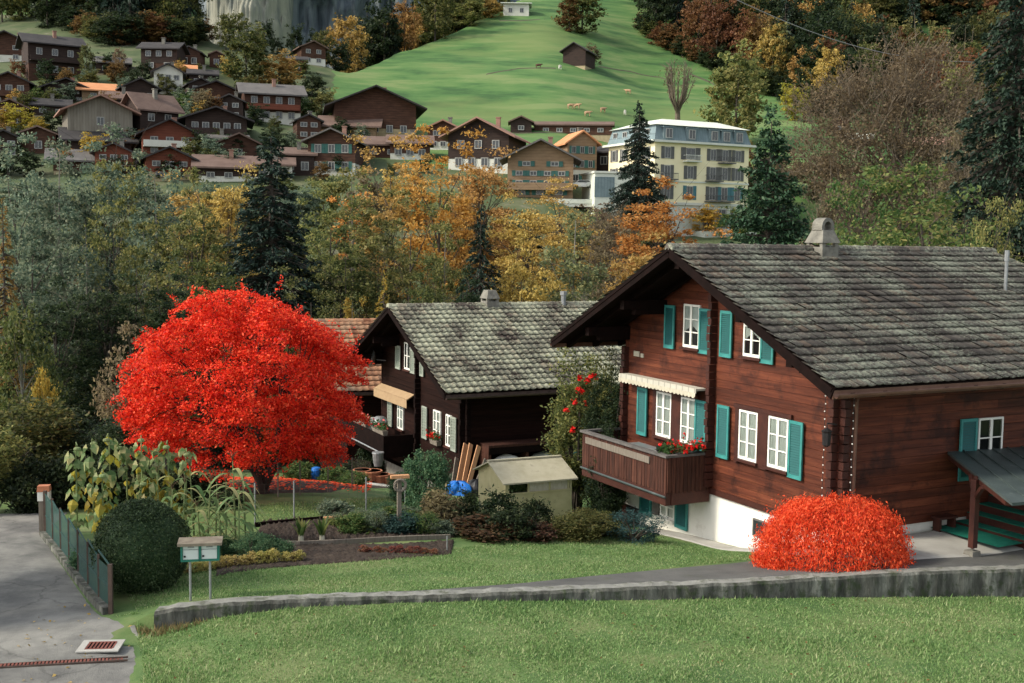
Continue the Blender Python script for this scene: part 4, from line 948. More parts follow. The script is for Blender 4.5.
# leaning planks, tarp
def plank(px0, py0, px1, py1, Y0, Y1, w, m, lab):
    a, b = at(px0, py0, Y0), at(px1, py1, Y1); o = MB().bar(a-a, b-a, w, .04, up=(-.5,.8,0)).build('plank', M[m], None, a); tag(o, lab, 'plank', 'planks leaning against the dark chalet'); return o
plank(458, 486, 466, 444, 37.9, 38.9, .2, 'plank', 'broad orange fresh plank, leftmost of the leaning planks')
plank(463, 487, 471, 444, 37.8, 38.8, .16, 'plank', 'second fresh plank from the left, leaning upright')
plank(467, 490, 479, 446, 37.7, 38.7, .17, 'plank', 'fresh plank leaning at a slant, rightmost and palest of the planks')
plank(453, 486, 457, 458, 38.2, 39, .16, 'oldwood', 'short grey old board at the left end of the leaning planks')
plank(474, 492, 486, 460, 37.6, 38.8, .18, 'oldwood', 'dark old board behind the slanting fresh plank')
def lump(name, p, w, d, h, m, label, cat, seed=1, amp=.25, rz=0):
    r_ = np.random.default_rng(seed); n_, m2 = 26, 14; mb = MB(); ph = r_.uniform(0, 6, 8)
    for i in range(m2+1):
        for j in range(n_):
            a = 6.283*j/n_; b = math.pi/2*i/m2; q = 1+amp*(math.sin(3*a+ph[0]+4*b)*.5+math.sin(5*a+ph[1]-3*b)*.4+math.sin(9*a+ph[2]+7*b)*.25)*math.cos(b*.6)
            mb.v.append((w/2*q*math.cos(a)*math.cos(b)**.7, d/2*q*math.sin(a)*math.cos(b)**.7, h*math.sin(b)*(1+amp*.4*math.sin(4*a+ph[3]))-.03))
    for i in range(m2):
        for j in range(n_): mb.f.append((i*n_+j, i*n_+(j+1)%n_, (i+1)*n_+(j+1)%n_, (i+1)*n_+j))
    mb.f.append(tuple(range(n_-1,-1,-1)))
    o = mb.build(name, m, None, p); o.rotation_euler = (0,0,rz); return tag(o, label, cat)
p = at(458, 497, 36.8); lump('tarp', (p.x, p.y, g1(p.x, p.y)), 1.1, .9, .45, M['blue'], 'crumpled bright blue tarp at the foot of the leaning planks', 'tarp', 3, .3)
p = at(476, 494, 36.9); lump('bin_bag', (p.x, p.y, g1(p.x, p.y)), .8, .6, .55, M['black'], 'black bin bag beside the blue tarp', 'bag', 5, .22)
p = at(483, 488, 37.2); lump('bin_bag', (p.x, p.y, g1(p.x, p.y)), .55, .5, .5, M['zinc'], 'grey bag between the black bag and the shed', 'bag', 8, .25)
# house behind the maple: orange tiled roof
H3 = local_root('chalet', -7.3, 50.5, -9.0, 1.25, 'house with a faded orange tiled roof, half hidden by the red maple', 'house')
W3, Hw3, zr3, ze3 = 8., 5., 5.0, 2.3
log_wall('front_wall', M['timber_dark'], H3, lambda z: max(-W3, -W3/2-(zr3-.1-z)/.54), lambda z: min(0, -W3/2+(zr3-.1-z)/.54), -2.6, zr3-.12, 0, step=.25, seed=33)
log_wall('side_wall', M['timber_dark'], H3, lambda z: .142, lambda z: 9.5, -2.6, 2.5, 0, axis='v', step=.25, seed=34)
log_wall('side_wall', M['timber_dark'], H3, lambda z: 0, lambda z: 9.5, -2.6, 2.5, -W3+.14, axis='v', step=.25, seed=35)
build_roof(H3, W3, Hw3, zr3, ze3, 1., 10., (M['beam_dark'], M['beam_dark']), M['tiles_orange'], row=.36, relief=.03, tw=.3, gut=M['rust'])
# ================================================================== carport canopy, steps
def h1(u, v, z): return in_house(H1, u, v, z)
cn = empty('canopy', h1(1.6, 3.2, -1.0), -1.10085, 'green-grey sheet canopy on a dark post over the entrance steps', 'canopy')
def cl(u, v, z): return (u-1.6, v-3.2, z+1.0)
A, B, C, D = (.02, 3.22, .74), (.02, 9., .6), (3.6, 6.9, .36), (3.6, 1.0, .54)
cmx = MB().hexa([cl(*A), cl(*D), cl(*C), cl(*B)] + [cl(q[0], q[1], q[2]+.06) for q in (A, D, C, B)])
for k in range(1, 12):
    f = k/12; a = [A[i]+(B[i]-A[i])*f for i in range(3)]; d = [D[i]+(C[i]-D[i])*f for i in range(3)]
    cmx.bar(Vector(cl(*a))+Vector((0,0,.07)), Vector(cl(*d))+Vector((0,0,.07)), .03, .03)
cmx.build('sheet_roof', M['green_roof'], cn)
_pp = H1.matrix_basis.inverted() @ at(972, 557, 23.3); pu, pv = _pp.x, _pp.y
post = MB().box(pu-1.6-.065, pu-1.6+.065, pv-3.2-.065, pv-3.2+.065, .18, 1.62); post.bar(cl(pu, pv, .2), cl(pu-.35, pv+.25, .6), .08, .08).bar(cl(pu, pv, .22), cl(pu+.3, pv-.15, .52), .08, .08); post.build('post', M['beam'], cn)
MB().hexa([(pu-1.6-.16,pv-3.2-.16,-.25),(pu-1.6+.16,pv-3.2-.16,-.25),(pu-1.6+.16,pv-3.2+.16,-.25),(pu-1.6-.16,pv-3.2+.16,-.25),(pu-1.6-.11,pv-3.2-.11,.12),(pu-1.6+.11,pv-3.2-.11,.12),(pu-1.6+.11,pv-3.2+.11,.12),(pu-1.6-.11,pv-3.2+.11,.12)]).tube([(pu-1.6,pv-3.2,.1),(pu-1.6,pv-3.2,.2)], .025, 6).build('foot', M['stone'], cn)
MB().bar(cl(.1, 3.25, .70), cl(3.3, 1.27, .53), .12, .14).bar(cl(pu, pv, .62), cl(pu+.2, pv+5.5, .5), .1, .12).build('beams', M['beam'], cn)
st = empty('entrance_steps', h1(.9, 4., -.95), -1.10085, 'entrance steps covered with green carpet under the canopy', 'steps')
for k in range(5):
    v0 = 3.55+k*.34; z = -.8+k*.17
    sm = MB().box(.04-.9, 1.95-.9, v0-4., 6.6-4., z-.17+.95-(.3 if k == 0 else 0), z+.95-.014); sm.build('step', M['beam'], st)
    MB().box(.06-.9, 1.9-.9, v0-4.-.012, v0-4.+.42, z+.95-.012, z+.95).build('carpet', M['carpet'], st)
MB().quad((.05-.9,2.75-4,.075),(1.9-.9,2.75-4,.075),(1.9-.9,3.53-4,.085),(.05-.9,3.53-4,.085)).build('mat', M['carpet'], st)
hr = MB().tube([(1.0-.0, -.3, .2), (1.0, -.3, 1.0), (1.0, 1.4, 1.8)], .022, 6).tube([(1.0, .6, .2), (1.0, .6, 1.42)], .018, 6); hr.build('handrail', M['steel'], st)
# side-wall window
near_window(H1, 4.15, 4.95, .15, 1.5, 0, rz=R(90), at_u=.012, bars=3, curtain=.0); shutter(H1, 3.55, 4.08, .1, 1.52, 0, M['shutter'], rz=R(90), at_u=.02)
near_window(H1, 7.0, 7.8, -.2, 1.6, 0, rz=R(90), at_u=.012, bars=2)
bn = empty('bench', h1(.22, 3.0, -.95), -1.10085, 'small dark wooden bench against the side wall near the steps', 'bench'); MB().box(-.13, .13, -.28, .28, .3, .35).build('seat', M['beam'], bn)
for v in (-.22, .22): MB().box(-.1, .1, v-.03, v+.03, -.05, .3).build('leg', M['beam'], bn)
# pale terrace strip along the house
def terr(name, rows, m, dz): 
    return drape(name, [[(h1(u, v, 0).x, h1(u, v, 0).y) for u, v in r] for r in rows], m, dz)
terr('terrace', [[(.0, -.9), (.0, 4), (.0, 9)], [(2.0, -.9), (2.0, 4), (2.0, 9)]], M['concrete'], .062)
terr('terrace', [[(-6.8, -.02), (-3, -.02), (0.0, -.02)], [(-6.8, -.6), (-3, -.75), (0.0, -.9)]], M['concrete'], .03)
# ------------------------------------------------------------------ far village
def far_mat(k, c, **kw): M[k] = mat(k, c, **kw)
far_mat('v_brown', [(.035,.016,.01), (.065,.03,.018), (.095,.046,.027)], scale=.6, stretch=(1,1,5), line=(2, .45, .55))
far_mat('v_dark', [(.022,.014,.011), (.045,.027,.02)], scale=.6, stretch=(1,1,5), line=(2, .45, .6))
far_mat('v_red', [(.12,.035,.02), (.18,.055,.03)], scale=.6, stretch=(1,1,5), line=(2, .45, .6))
far_mat('v_grey', [(.14,.125,.095), (.2,.18,.14), (.24,.22,.17)], scale=.5, stretch=(2,2,.4), line=(0, .5, .7))
far_mat('v_tan', [(.2,.13,.075), (.28,.19,.11)], scale=.6, stretch=(1,1,4), line=(2, .5, .7))
far_mat('v_white', [(.5,.5,.42), (.62,.61,.53)], scale=.4)
far_mat('v_stone', [(.28,.22,.13), (.4,.33,.2)], scale=1.5)
far_mat('r_dark', [(.03,.028,.028), (.055,.05,.048)], scale=.5, line=(2, .3, .7))
far_mat('r_grey', [(.09,.085,.08), (.14,.13,.12)], scale=.5, line=(2, .3, .7))
far_mat('r_brown', [(.11,.07,.055), (.17,.115,.09)], scale=.5, line=(2, .3, .7))
far_mat('r_pink', [(.24,.13,.095), (.32,.19,.14)], scale=.5, line=(2, .3, .75))
far_mat('r_orange', [(.5,.21,.09), (.6,.28,.13)], scale=.5, line=(2, .35, .8))
far_mat('r_pale', [(.55,.58,.49), (.65,.68,.58)], scale=.3)
far_mat('f_white', [(.36,.36,.33)], scale=2); far_mat('f_teal', [(.03,.1,.085), (.05,.13,.11)], scale=2); far_mat('f_grey', [(.2,.2,.19)], scale=2)
def far_window(parent, x, y, z, w, h, rz=0, shut=None):
    t = min(.12, w*.1)
    f = MB().box(-w/2, -w/2+t, -.09, .02, 0, h).box(w/2-t, w/2, -.09, .02, 0, h).box(-w/2+t, w/2-t, -.09, .02, 0, t).box(-w/2+t, w/2-t, -.09, .02, h-t, h).box(-t*.35, t*.35, -.07, .0, t, h-t)
    o = f.build('window', M['f_white'], parent, (x, y, z)); o.rotation_euler = (0, 0, rz)
    MB().quad((-w/2+t,-.03,t),(w/2-t,-.03,t),(w/2-t,-.03,h-t),(-w/2+t,-.03,h-t)).build('pane', M['darkglass'], o)
    if shut:
        for s in (-1, 1): MB().box(s*w*.78-w*.24, s*w*.78+w*.24, -.07, .01, -.05, h+.05).build('shutter', M[shut], o)
    return o
def chalet(label, px0, px1, py0, py1, face='gable', yaw=0, wall='v_brown', base=None, roof='r_dark', win=(3, 2), balc=False, pitch=.46, depth=1.1, shut=None, lean=None, chim=True, name='chalet', over=.1, group='chalets of the village on the slope', Y=None):
    """px box of the whole house seen from the camera; base = plinth material; win = windows per storey from the bottom"""
    pc = (px0+px1)/2
    if group.startswith('chalets'): g_ = (px1-px0)*.05; px0 -= g_; px1 += g_; py0 -= (py1-py0)*.07
    p = hit(pc, py1, 100) if Y is None else at(pc, py1, Y)
    k = p.y/F; A = (px1-px0)*k; H = (py1-py0)*k; ya = R(abs(yaw))
    if face == 'gable': Wd = A/(math.cos(ya)+depth*.85*math.sin(ya)); D = Wd*depth
    else: D = A/(math.cos(ya)+math.sin(ya)/depth); Wd = D/depth
    rise = Wd/2*pitch
    if rise > H*.55: rise = H*.55; 
    he = H-rise
    rz = -math.atan2(p.x, p.y)+R(yaw)+(R(90) if face == 'side' else 0)
    if face == 'side': pass
    o = empty(name, (p.x, p.y, p.z), rz, label, 'house' if name == 'chalet' else name.split('_')[-1], group)
    off = Wd/2 if face == 'side' else D/2*.0
    w, y0, y1 = Wd*(.5-over), (0 if face == 'gable' else -D*.45), (D if face == 'gable' else D*.45)
    xo = -Wd*.4 if face == 'side' else 0   # side faces: the visible eave wall stands at the base point
    zb = he*.38 if base else 0
    hz = lambda x: H-abs(x)/(Wd/2)*rise
    B = MB()
    B.prism([(xo-w, y0, zb), (xo+w, y0, zb), (xo+w, y0, hz(w)-.1), (xo, y0, H-.12), (xo-w, y0, hz(w)-.1)], (0, y1-y0, 0)); B.build('wall', M[wall], o)
    PB = MB().box(xo-w+.06, xo+w-.06, y0+.06, y1-.06, -3.5, zb-.002 if base else .05); PB.build('plinth', M[base or 'v_stone'], o)
    rf = MB(); f = Wd*.11; th = .28
    for s in (-1, 1):
        P = [(xo, y0-f, H-th), (xo+s*Wd/2, y0-f, H-rise-th), (xo+s*Wd/2, y1+f, H-rise-th), (xo, y1+f, H-th), (xo, y0-f, H), (xo+s*Wd/2, y0-f, H-rise), (xo+s*Wd/2, y1+f, H-rise), (xo, y1+f, H)]
        if s < 0: P = [P[i] for i in (1, 0, 3, 2, 5, 4, 7, 6)]
        rf.hexa(P)
    ro = rf.build('roof', M[roof], o)
    if chim:
        cx_, cy_ = xo+Wd*.12, y0+(y1-y0)*.55
        c = MB().box(cx_-.35, cx_+.35, cy_-.35, cy_+.35, H-rise*.4, H+.7).box(cx_-.45, cx_+.45, cy_-.45, cy_+.45, H+.7, H+.85); c.build('chimney', M['r_pink' if Wd > 9 else 'stone'], ro)
    # windows on the gable or the eave wall
    nl = len(win); z0 = he/(max(nl, 2))
    sth = he/max(1, nl) if nl > 1 else he*.8
    for i, n in enumerate(win):
        zc = (i+.32)*sth; hh = min(1.5, sth*.5)
        if face == 'gable': span = min(w*2*.86, 2*(H-zc-hh-.5)/max(.01, rise)*Wd/2*.8 if zc+hh > he-.3 else 99)
        else: span = (y1-y0)*.88
        for j in range(n):
            t = (j+.5)/n-.5; ww = min(1.3, span/n*(.5 if shut else .66))
            if face == 'gable': far_window(o, t*span, y0-.02, zc, ww, hh, 0, shut)
            else: far_window(o, xo+w+.02 if True else 0, t*span, zc, ww, hh, R(90), shut)
    if balc:
        zz = sth*(1 if nl > 1 else .5)-.1; bm = MB()
        if face == 'gable': bm.box(-w*.98, w*.98, y0-1.3, y0, zz-.2, zz).box(-w*.98, w*.98, y0-1.3, y0-1.2, zz, zz+.95)
        else: bm.box(xo+w, xo+w+1.3, y0+.3, y1-.3, zz-.2, zz).box(xo+w+1.2, xo+w+1.3, y0+.3, y1-.3, zz, zz+.95)
        bm.build('balcony', M[balc if isinstance(balc, str) else wall], o)
    return o
# NOTE face 'side': eave wall (+x side) is turned to the viewer, so rz adds -90
_ch = chalet
def side(label, *a, **k):
    o = _ch(label, *a, face='side', **k); o.rotation_euler.z -= math.pi; return o
C_ = chalet
side('long dark two-storey chalet with a second lean-to roof, high on the left', 27, 84, 37, 78, yaw=10, wall='v_dark', base='v_brown', roof='r_dark', win=(3, 3), balc='v_dark')
C_('chalet cut by the left edge, brown above a white lower wall', -22, 34, 34, 62, yaw=-12, wall='v_brown', base='v_white', roof='r_dark', win=(2, 2))
side('dark roofed chalet below the forest, above the white house', 137, 181, 43, 72, yaw=-18, wall='v_dark', base='v_brown', roof='r_dark', win=(2, 3))
C_('white gabled house with two rows of windows', 153, 184, 66, 94, wall='v_white', roof='r_dark', win=(3, 3), base='v_white', pitch=.55)
side('low house with a bright orange roof', 83, 137, 83, 99, yaw=2, wall='v_tan', roof='r_orange', win=(3,), chim=False)
C_('dark chalet gable with white windows left of the orange roof', 43, 90, 80, 102, wall='v_dark', roof='r_dark', win=(3, 2), pitch=.42)
C_('wide brown chalet with balconies at the left edge', -14, 33, 75, 108, yaw=-8, wall='v_brown', roof='r_dark', win=(3, 3), balc=True)
C_('small dark chalet right of the orange roof', 119, 162, 80, 101, yaw=10, wall='v_dark', roof='r_dark', win=(3,), pitch=.5)
C_('big barn with a pale weathered board gable and reddish roof', 64, 138, 100, 152, yaw=6, wall='v_grey', roof='r_pink', win=(1, 1), pitch=.44, depth=.9)
side('tall chalet with a broad brown-grey roof slope and dark gable', 132, 188, 97, 143, yaw=28, wall='v_dark', roof='r_brown', win=(2, 2), pitch=.8, depth=1.)
C_('red-brown chalet with a railed balcony under a shallow gable', 139, 201, 122, 157, yaw=4, wall='v_red', roof='r_dark', win=(3, 3), balc='v_white', pitch=.5)
C_('low chalet with an orange-red front at the foot of the village', 143, 197, 149, 181, yaw=4, wall='v_red', roof='r_dark', win=(2, 3), base='v_stone')
C_('wide dark chalet with a long window row and white lower floor', 183, 250, 110, 147, wall='v_dark', base='v_white', roof='r_dark', win=(4, 5), balc='v_dark', pitch=.36, depth=.9)
C_('brown barn with a shallow gable behind the village trees', 189, 243, 83, 107, yaw=8, wall='v_brown', roof='r_dark', win=(1,), pitch=.4, chim=False, name='barn')
side('long chalet with a white base and red-framed balcony on a grassy terrace', 243, 303, 85, 123, yaw=6, wall='v_brown', base='v_white', roof='r_grey', win=(4, 4), balc='v_red')
C_('small chalet under the cliff beside a pale poplar', 297, 330, 43, 65, yaw=14, wall='v_brown', base='v_white', roof='r_brown', win=(2, 2))
side('small red shed below the chalet under the cliff', 288, 306, 57, 73, wall='v_red', roof='r_dark', win=(1,), chim=False, name='shed')
C_('big wide brown barn gable on a yellow stone base', 328, 423, 91, 141, yaw=4, wall='v_brown', base='v_stone', roof='r_dark', win=(5,), pitch=.42, depth=.8)
side('house with a brown roof in front of the big barn', 319, 378, 116, 141, yaw=-6, wall='v_tan', roof='r_brown', win=(3,))
C_('dark chalet with teal shutters over a white ground floor', 301, 362, 132, 176, yaw=-10, wall='v_brown', base='v_white', roof='r_grey', win=(3, 3), shut='f_teal', pitch=.45)
C_('brown gabled barn behind the top of the tall spruce', 215, 262, 135, 160, yaw=10, wall='v_brown', roof='r_brown', win=(1,), pitch=.45, chim=False, name='barn')
side('low house with a long plain brown roof left of the tall spruce', 199, 258, 156, 182, yaw=0, wall='v_dark', base='v_white', roof='r_brown', win=(3,))
C_('rusty brown barn half hidden by willows at the left', 17, 60, 128, 154, yaw=-10, wall='v_brown', roof='r_brown', win=(1,), pitch=.4, chim=False, name='barn')
side('low shed with a long dark roof below the pale barn', 67, 132, 129, 156, yaw=4, wall='v_dark', roof='r_dark', win=(2,), chim=False, name='shed')
side('flat grey roofed house right of the red-brown chalet', 195, 244, 134, 153, yaw=0, wall='v_dark', roof='r_grey', win=(3,), pitch=.25)
side('brown roofed low house right of the tall spruce', 281, 314, 149, 176, yaw=0, wall='v_dark', roof='r_brown', win=(2,))
side('small house with a salmon roof beside the white gable', 173, 195, 65, 80, wall='v_brown', roof='r_orange', win=(2,), chim=False)
side('small dark house under the forest with a grey roof', 190, 216, 70, 88, wall='v_dark', roof='r_dark', win=(2,))
C_('tiny brown house between the cliff and the village trees', 209, 224, 52, 68, wall='v_brown', roof='r_brown', win=(1,), chim=False)
C_('broad house with a pink tiled roof behind golden trees', 436, 520, 122, 172, yaw=-14, wall='v_dark', base='v_white', roof='r_pink', win=(4, 3), pitch=.5)
C_('half-hidden brown house behind the orange trees left of the pink roof', 424, 462, 122, 150, yaw=-6, wall='v_brown', base='v_white', roof='r_pink', win=(3, 2))
C_('large tan chalet with green shutters in rows and a wide gable', 503, 577, 144, 198, yaw=0, wall='v_tan', roof='r_grey', win=(3, 4, 4, 2), balc='v_tan', shut='f_teal', pitch=.5, depth=.8)
C_('brown house with an orange roof behind the tan chalet', 560, 603, 135, 186, yaw=18, wall='v_tan', base='v_white', roof='r_orange', win=(2, 3, 3), shut='f_teal', pitch=.7)
side('dark barn between the orange-roofed house and the hotel', 580, 615, 149, 190, yaw=-20, wall='v_dark', roof='r_dark', win=(2, 2), chim=False, name='barn')
C_('small wooden stable with a gable on the meadow edge', 508, 534, 116, 133, wall='v_dark', roof='r_brown', win=(1,), chim=False, name='stable', group='stables on the meadow')
side('long low stable with a brown roof on the meadow edge', 530, 616, 121, 135, yaw=-3, wall='v_brown', roof='r_brown', win=(5,), chim=False, name='stable', pitch=.35, depth=4, group='stables on the meadow')
C_('lone dark hay barn in the middle of the green meadow', 556, 592, 43, 66, yaw=-18, wall='v_dark', roof='r_dark', win=(), chim=False, name='barn', group='buildings on the meadow', pitch=.6)
side('white flat building at the top edge of the meadow', 502, 530, 1, 16, wall='v_white', roof='r_pale', win=(2,), chim=False, group='buildings on the meadow', pitch=.2)
C_('small brown hut by the big bare tree at right', 831, 850, 116, 137, wall='v_brown', roof='r_brown', win=(1,), chim=False, name='hut', group='buildings on the meadow')
side('low house with a reddish roof behind the bare branches at right', 915, 955, 136, 158, wall='v_tan', roof='r_pink', win=(2,), group='buildings on the meadow')
side('pale grey roofed shed behind the bare branches', 846, 872, 133, 146, wall='v_brown', roof='r_pale', win=(1,), chim=False, name='shed', group='buildings on the meadow')
for fn, lab, a, k in (
 (side, 'small dark house with a grey roof between two dark-roofed chalets high up', (97,128,57,74), dict(wall='v_dark', roof='r_grey', win=(2,))),
 (C_, 'brown chalet at the left edge just under the balconied one', (-8,28,101,126), dict(wall='v_brown', roof='r_brown', win=(2,2))),
 (side, 'low dark roofed house between the yellow bush and the dark chalet gable', (34,68,99,116), dict(wall='v_dark', roof='r_dark', win=(2,))),
 (C_, 'dark brown chalet close right of the white gabled house', (186,216,80,104), dict(wall='v_dark', roof='r_dark', win=(2,2), yaw=10)),
 (C_, 'brown chalet above the salmon roof', (176,203,48,68), dict(wall='v_brown', roof='r_dark', win=(2,), yaw=-10)),
 (side, 'long low grey roofed house at the foot of the village, left part', (56,130,150,172), dict(wall='v_brown', roof='r_grey', win=(4,))),
 (C_, 'small brown chalet left of the brown-roofed house in front of the big barn', (294,324,116,140), dict(wall='v_brown', roof='r_dark', win=(2,2), yaw=8)),
 (side, 'low brown shed right below the big barn', (362,402,137,158), dict(wall='v_brown', roof='r_brown', win=(2,), chim=False)),
 (C_, 'dark chalet at the left edge among the willow tops', (-14,22,132,158), dict(wall='v_dark', roof='r_dark', win=(2,2))),
 (side, 'brown roofed house among golden trees left of the pink roof', (390,430,136,160), dict(wall='v_brown', base='v_white', roof='r_brown', win=(3,))),
 (C_, 'red-brown chalet below the big pale barn', (92,136,145,174), dict(wall='v_red', roof='r_dark', win=(2,3), yaw=-6)),
 (side, 'low white-walled house right of the low brown roof', (256,292,158,181), dict(wall='v_white', roof='r_brown', win=(3,))),
 (C_, 'dark gabled house just left of the white-based chalet', (214,246,96,120), dict(wall='v_dark', roof='r_dark', win=(2,2), yaw=-8)),
 (side, 'dark wide-roofed house between the orange roof and the pale barn', (104,140,92,110), dict(wall='v_dark', roof='r_brown', win=(3,)))):
    fn(lab, *a, **k)
# ------------------------------------------------------------------ hotel
M['h_wall'] = mat('hotel_yellow_plaster', [(.8,.71,.44), (.85,.77,.51)], scale=.4)
M['h_roof'] = mat('hotel_blue_grey_slate', [(.13,.18,.19), (.19,.25,.26)], scale=.8, line=(0, .5, .75))
M['h_trim'] = mat('hotel_pale_trim', [(.55,.57,.49), (.65,.66,.57)], scale=1)
M['h_shut'] = mat('hotel_grey_shutters', [(.09,.09,.085), (.14,.14,.13)], scale=1)
M['h_blue'] = mat('hotel_blue_door', [(.05,.14,.16), (.08,.2,.22)], scale=1)
hp_ = at(653, 228, 190)
HO = empty('hotel', (hp_.x, hp_.y, hp_.z), R(90)-R(63.4), 'pale yellow hotel with a blue-grey mansard roof and rows of balconies', 'hotel')
# local x along the front (to the right), y into the building
LH, SH = 19.2, 14.5; zs = [0, 4.1, 7.8, 10.9, 14.05]
MB().box(0, LH, 0, SH, zs[1]+.25, zs[4]).build('wall', M['h_wall'], HO)
MB().box(.15, LH-.15, .15, SH-.1, -4, zs[1]-.2).build('ground_floor_wall', M['h_trim'], HO)
MB().box(-.15, LH+.15, -.15, SH+.15, zs[1]-.2, zs[1]+.25).box(-.12, LH+.12, -.12, SH, zs[2]-.15, zs[2]+.12).box(-.9, LH+.9, -.9, SH+.9, zs[4], zs[4]+.35).build('cornice', M['h_trim'], HO)
a, b = .25, .75
MB().hexa([(-a,-a,zs[4]+.35),(LH+a,-a,zs[4]+.35),(LH+a,SH+a,zs[4]+.35),(-a,SH+a,zs[4]+.35),(b-.3,b-.3,zs[4]+2.9),(LH-b+.3,b-.3,zs[4]+2.9),(LH-b+.3,SH-b+.3,zs[4]+2.9),(b-.3,SH-b+.3,zs[4]+2.9)]).build('mansard', M['h_roof'], HO)
MB().hexa([(-.1,-.1,zs[4]+2.905),(LH+.1,-.1,zs[4]+2.905),(LH+.1,SH+.1,zs[4]+2.905),(-.1,SH+.1,zs[4]+2.905),(4,4,zs[4]+4.3),(LH-4,4,zs[4]+4.3),(LH-4,SH-4,zs[4]+4.3),(4,SH-4,zs[4]+4.3)]).build('roof', M['r_pale'], HO)
wx = [2.5, 7.1, 11.7, 14.2, 16.9]
def hwin(x, y, z, w, h, rz=0, shut='h_shut'): return far_window(HO, x, y, z, w, h, rz, shut)
for i, x in enumerate(wx):
    dm = MB().box(x-1.0, x+1.0, -.28, 1.2, zs[4]+.6, zs[4]+2.5).box(x-1.15, x+1.15, -.4, 1.3, zs[4]+2.5, zs[4]+2.65); dm.build('dormer', M['h_roof'], HO)
    far_window(HO, x, -.3, zs[4]+.75, 1.3, 1.6)
    hwin(x, -.02, zs[3]+.6, 1.25 if i != 1 else 1.9, 1.9); hwin(x, -.02, zs[2]+.5, 1.25, 2.1); hwin(x, -.02, zs[1]+.8, 1.3, 2.2, 0, 'h_shut' if i in (0, 2) else 'h_blue')
for x, z in ((7.1, zs[3]), (14.2, zs[3]), (11.7, zs[2]), (2.5, zs[2]), (11.7, zs[1]+.3), (14.2, zs[1]+.3)):
    bb = MB().box(x-1.5, x+1.5, -1.2, -.02, z+.15, z+.33)
    for k in range(13): bb.box(x-1.48+k*.244, x-1.45+k*.244, -1.19, -1.16, z+.33, z+1.2)
    bb.box(x-1.5, x+1.5, -1.2, -1.14, z+1.2, z+1.28).box(x-1.5, x-1.44, -1.138, -.02, z+1.2, z+1.28).box(x+1.44, x+1.5, -1.138, -.02, z+1.2, z+1.28); bb.build('balcony', M['h_shut'] if z != zs[3] or x > 10 else M['h_trim'], HO)
for x in (9.6, 12.4, 15.2, 18.): MB().box(x-.25, x+.25, -.1, .2, -1, zs[1]-.2).build('pilaster', M['h_trim'], HO)
for x in (11., 13.8, 16.6): far_window(HO, x, .13, .2, 1.9, 3.2)
MB().box(8.4, 19.6, -2.2, .1, -2.5, -.4).box(8.4, 19.6, -2.9, -2.2, -2.5, -.9).build('steps', M['h_trim'], HO)
for y in (2.5, 6., 9.5, 12.6):
    far_window(HO, -.02, y, zs[3]+.6, 1.2, 1.9, R(-90), 'h_shut'); far_window(HO, -.02, y, zs[2]+.5, 1.2, 2., R(-90), 'h_shut'); far_window(HO, .1, y, zs[4]+.75, 1.3, 1.6, R(-90))
# annex with pale walls and terrace deck on pillars left of the hotel
ap = at(619, 200, 184)
an = empty('annex', (ap.x, ap.y, ap.z), R(10), 'pale grey-green box annex at the foot of the hotel', 'building')
MB().box(-4., 4.6, 0, 9, -5, 4.2).build('wall', M['r_pale'], an); MB().box(-4.2, 4.8, -.2, 9.2, 4.2, 4.5).build('roof', M['h_trim'], an); MB().box(-4.05, -.8, -.05, 0, .4, 3.6).build('panel', M['h_roof'], an)
far_window(an, 2.4, -.02, -4.2, 3.2, 3.2)
dp_ = at(588, 207, 186)
dk = empty('parking_deck', (dp_.x, dp_.y, dp_.z-4), R(3), 'open parking deck on thin pale pillars in front of the dark barn', 'deck')
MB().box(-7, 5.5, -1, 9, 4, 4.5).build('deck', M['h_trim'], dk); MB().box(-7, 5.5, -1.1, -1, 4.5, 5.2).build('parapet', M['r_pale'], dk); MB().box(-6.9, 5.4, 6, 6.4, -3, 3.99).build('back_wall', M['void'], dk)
for x in (-6.2, -2.6, 1., 4.8): MB().box(x-.2, x+.2, -.8, -.4, -4, 3.99).build('pillar', M['f_white'], dk)
def car(px, py, Y, rz, m, label):
    p = at(px, py, Y); o = empty('parked_car', p, rz, label, 'car', 'cars parked beside the hotel')
    prof = [(-2.1,.35),(-2.1,.75),(-1.9,.95),(-1.45,1.0),(-.9,1.42),(.7,1.45),(1.35,1.0),(2.0,.85),(2.12,.6),(2.1,.35)]
    MB().prism([(x, -.83, z) for x, z in prof], (0, 1.66, 0)).build('body', m, o)
    MB().prism([(-1.3,-.845,1.02),(-.85,-.845,1.37),(.65,-.845,1.39),(1.15,-.845,1.02)], (0,1.69,0)).build('windows', M['darkglass'], o)
    for x in (-1.3, 1.3):
        for y in (-.84, .7): 
            w = MB().tube([(x, y, .32), (x, y+.14, .32)], .32, 12).build('wheel', M['black'], o)
    return o
M['car_blue'] = mat('car_blue', [(.2,.27,.32)], rough=.35); M['car_silver'] = mat('car_silver', [(.42,.44,.44)], rough=.3, metal=.3); M['car_white'] = mat('car_white', [(.6,.6,.58)], rough=.35)
car(518, 197.5, 188, .3, M['car_blue'], 'pale blue parked car below the tan chalet'); car(549, 197.5, 188, .1, M['car_silver'], 'silver car parked below the right half of the tan chalet')
car(583, 189, 187, .2, M['car_white'], 'white car on the parking deck beside the dark barn'); car(598, 188.5, 187, .15, M['car_silver'], 'silver car on the parking deck next to the pale annex')
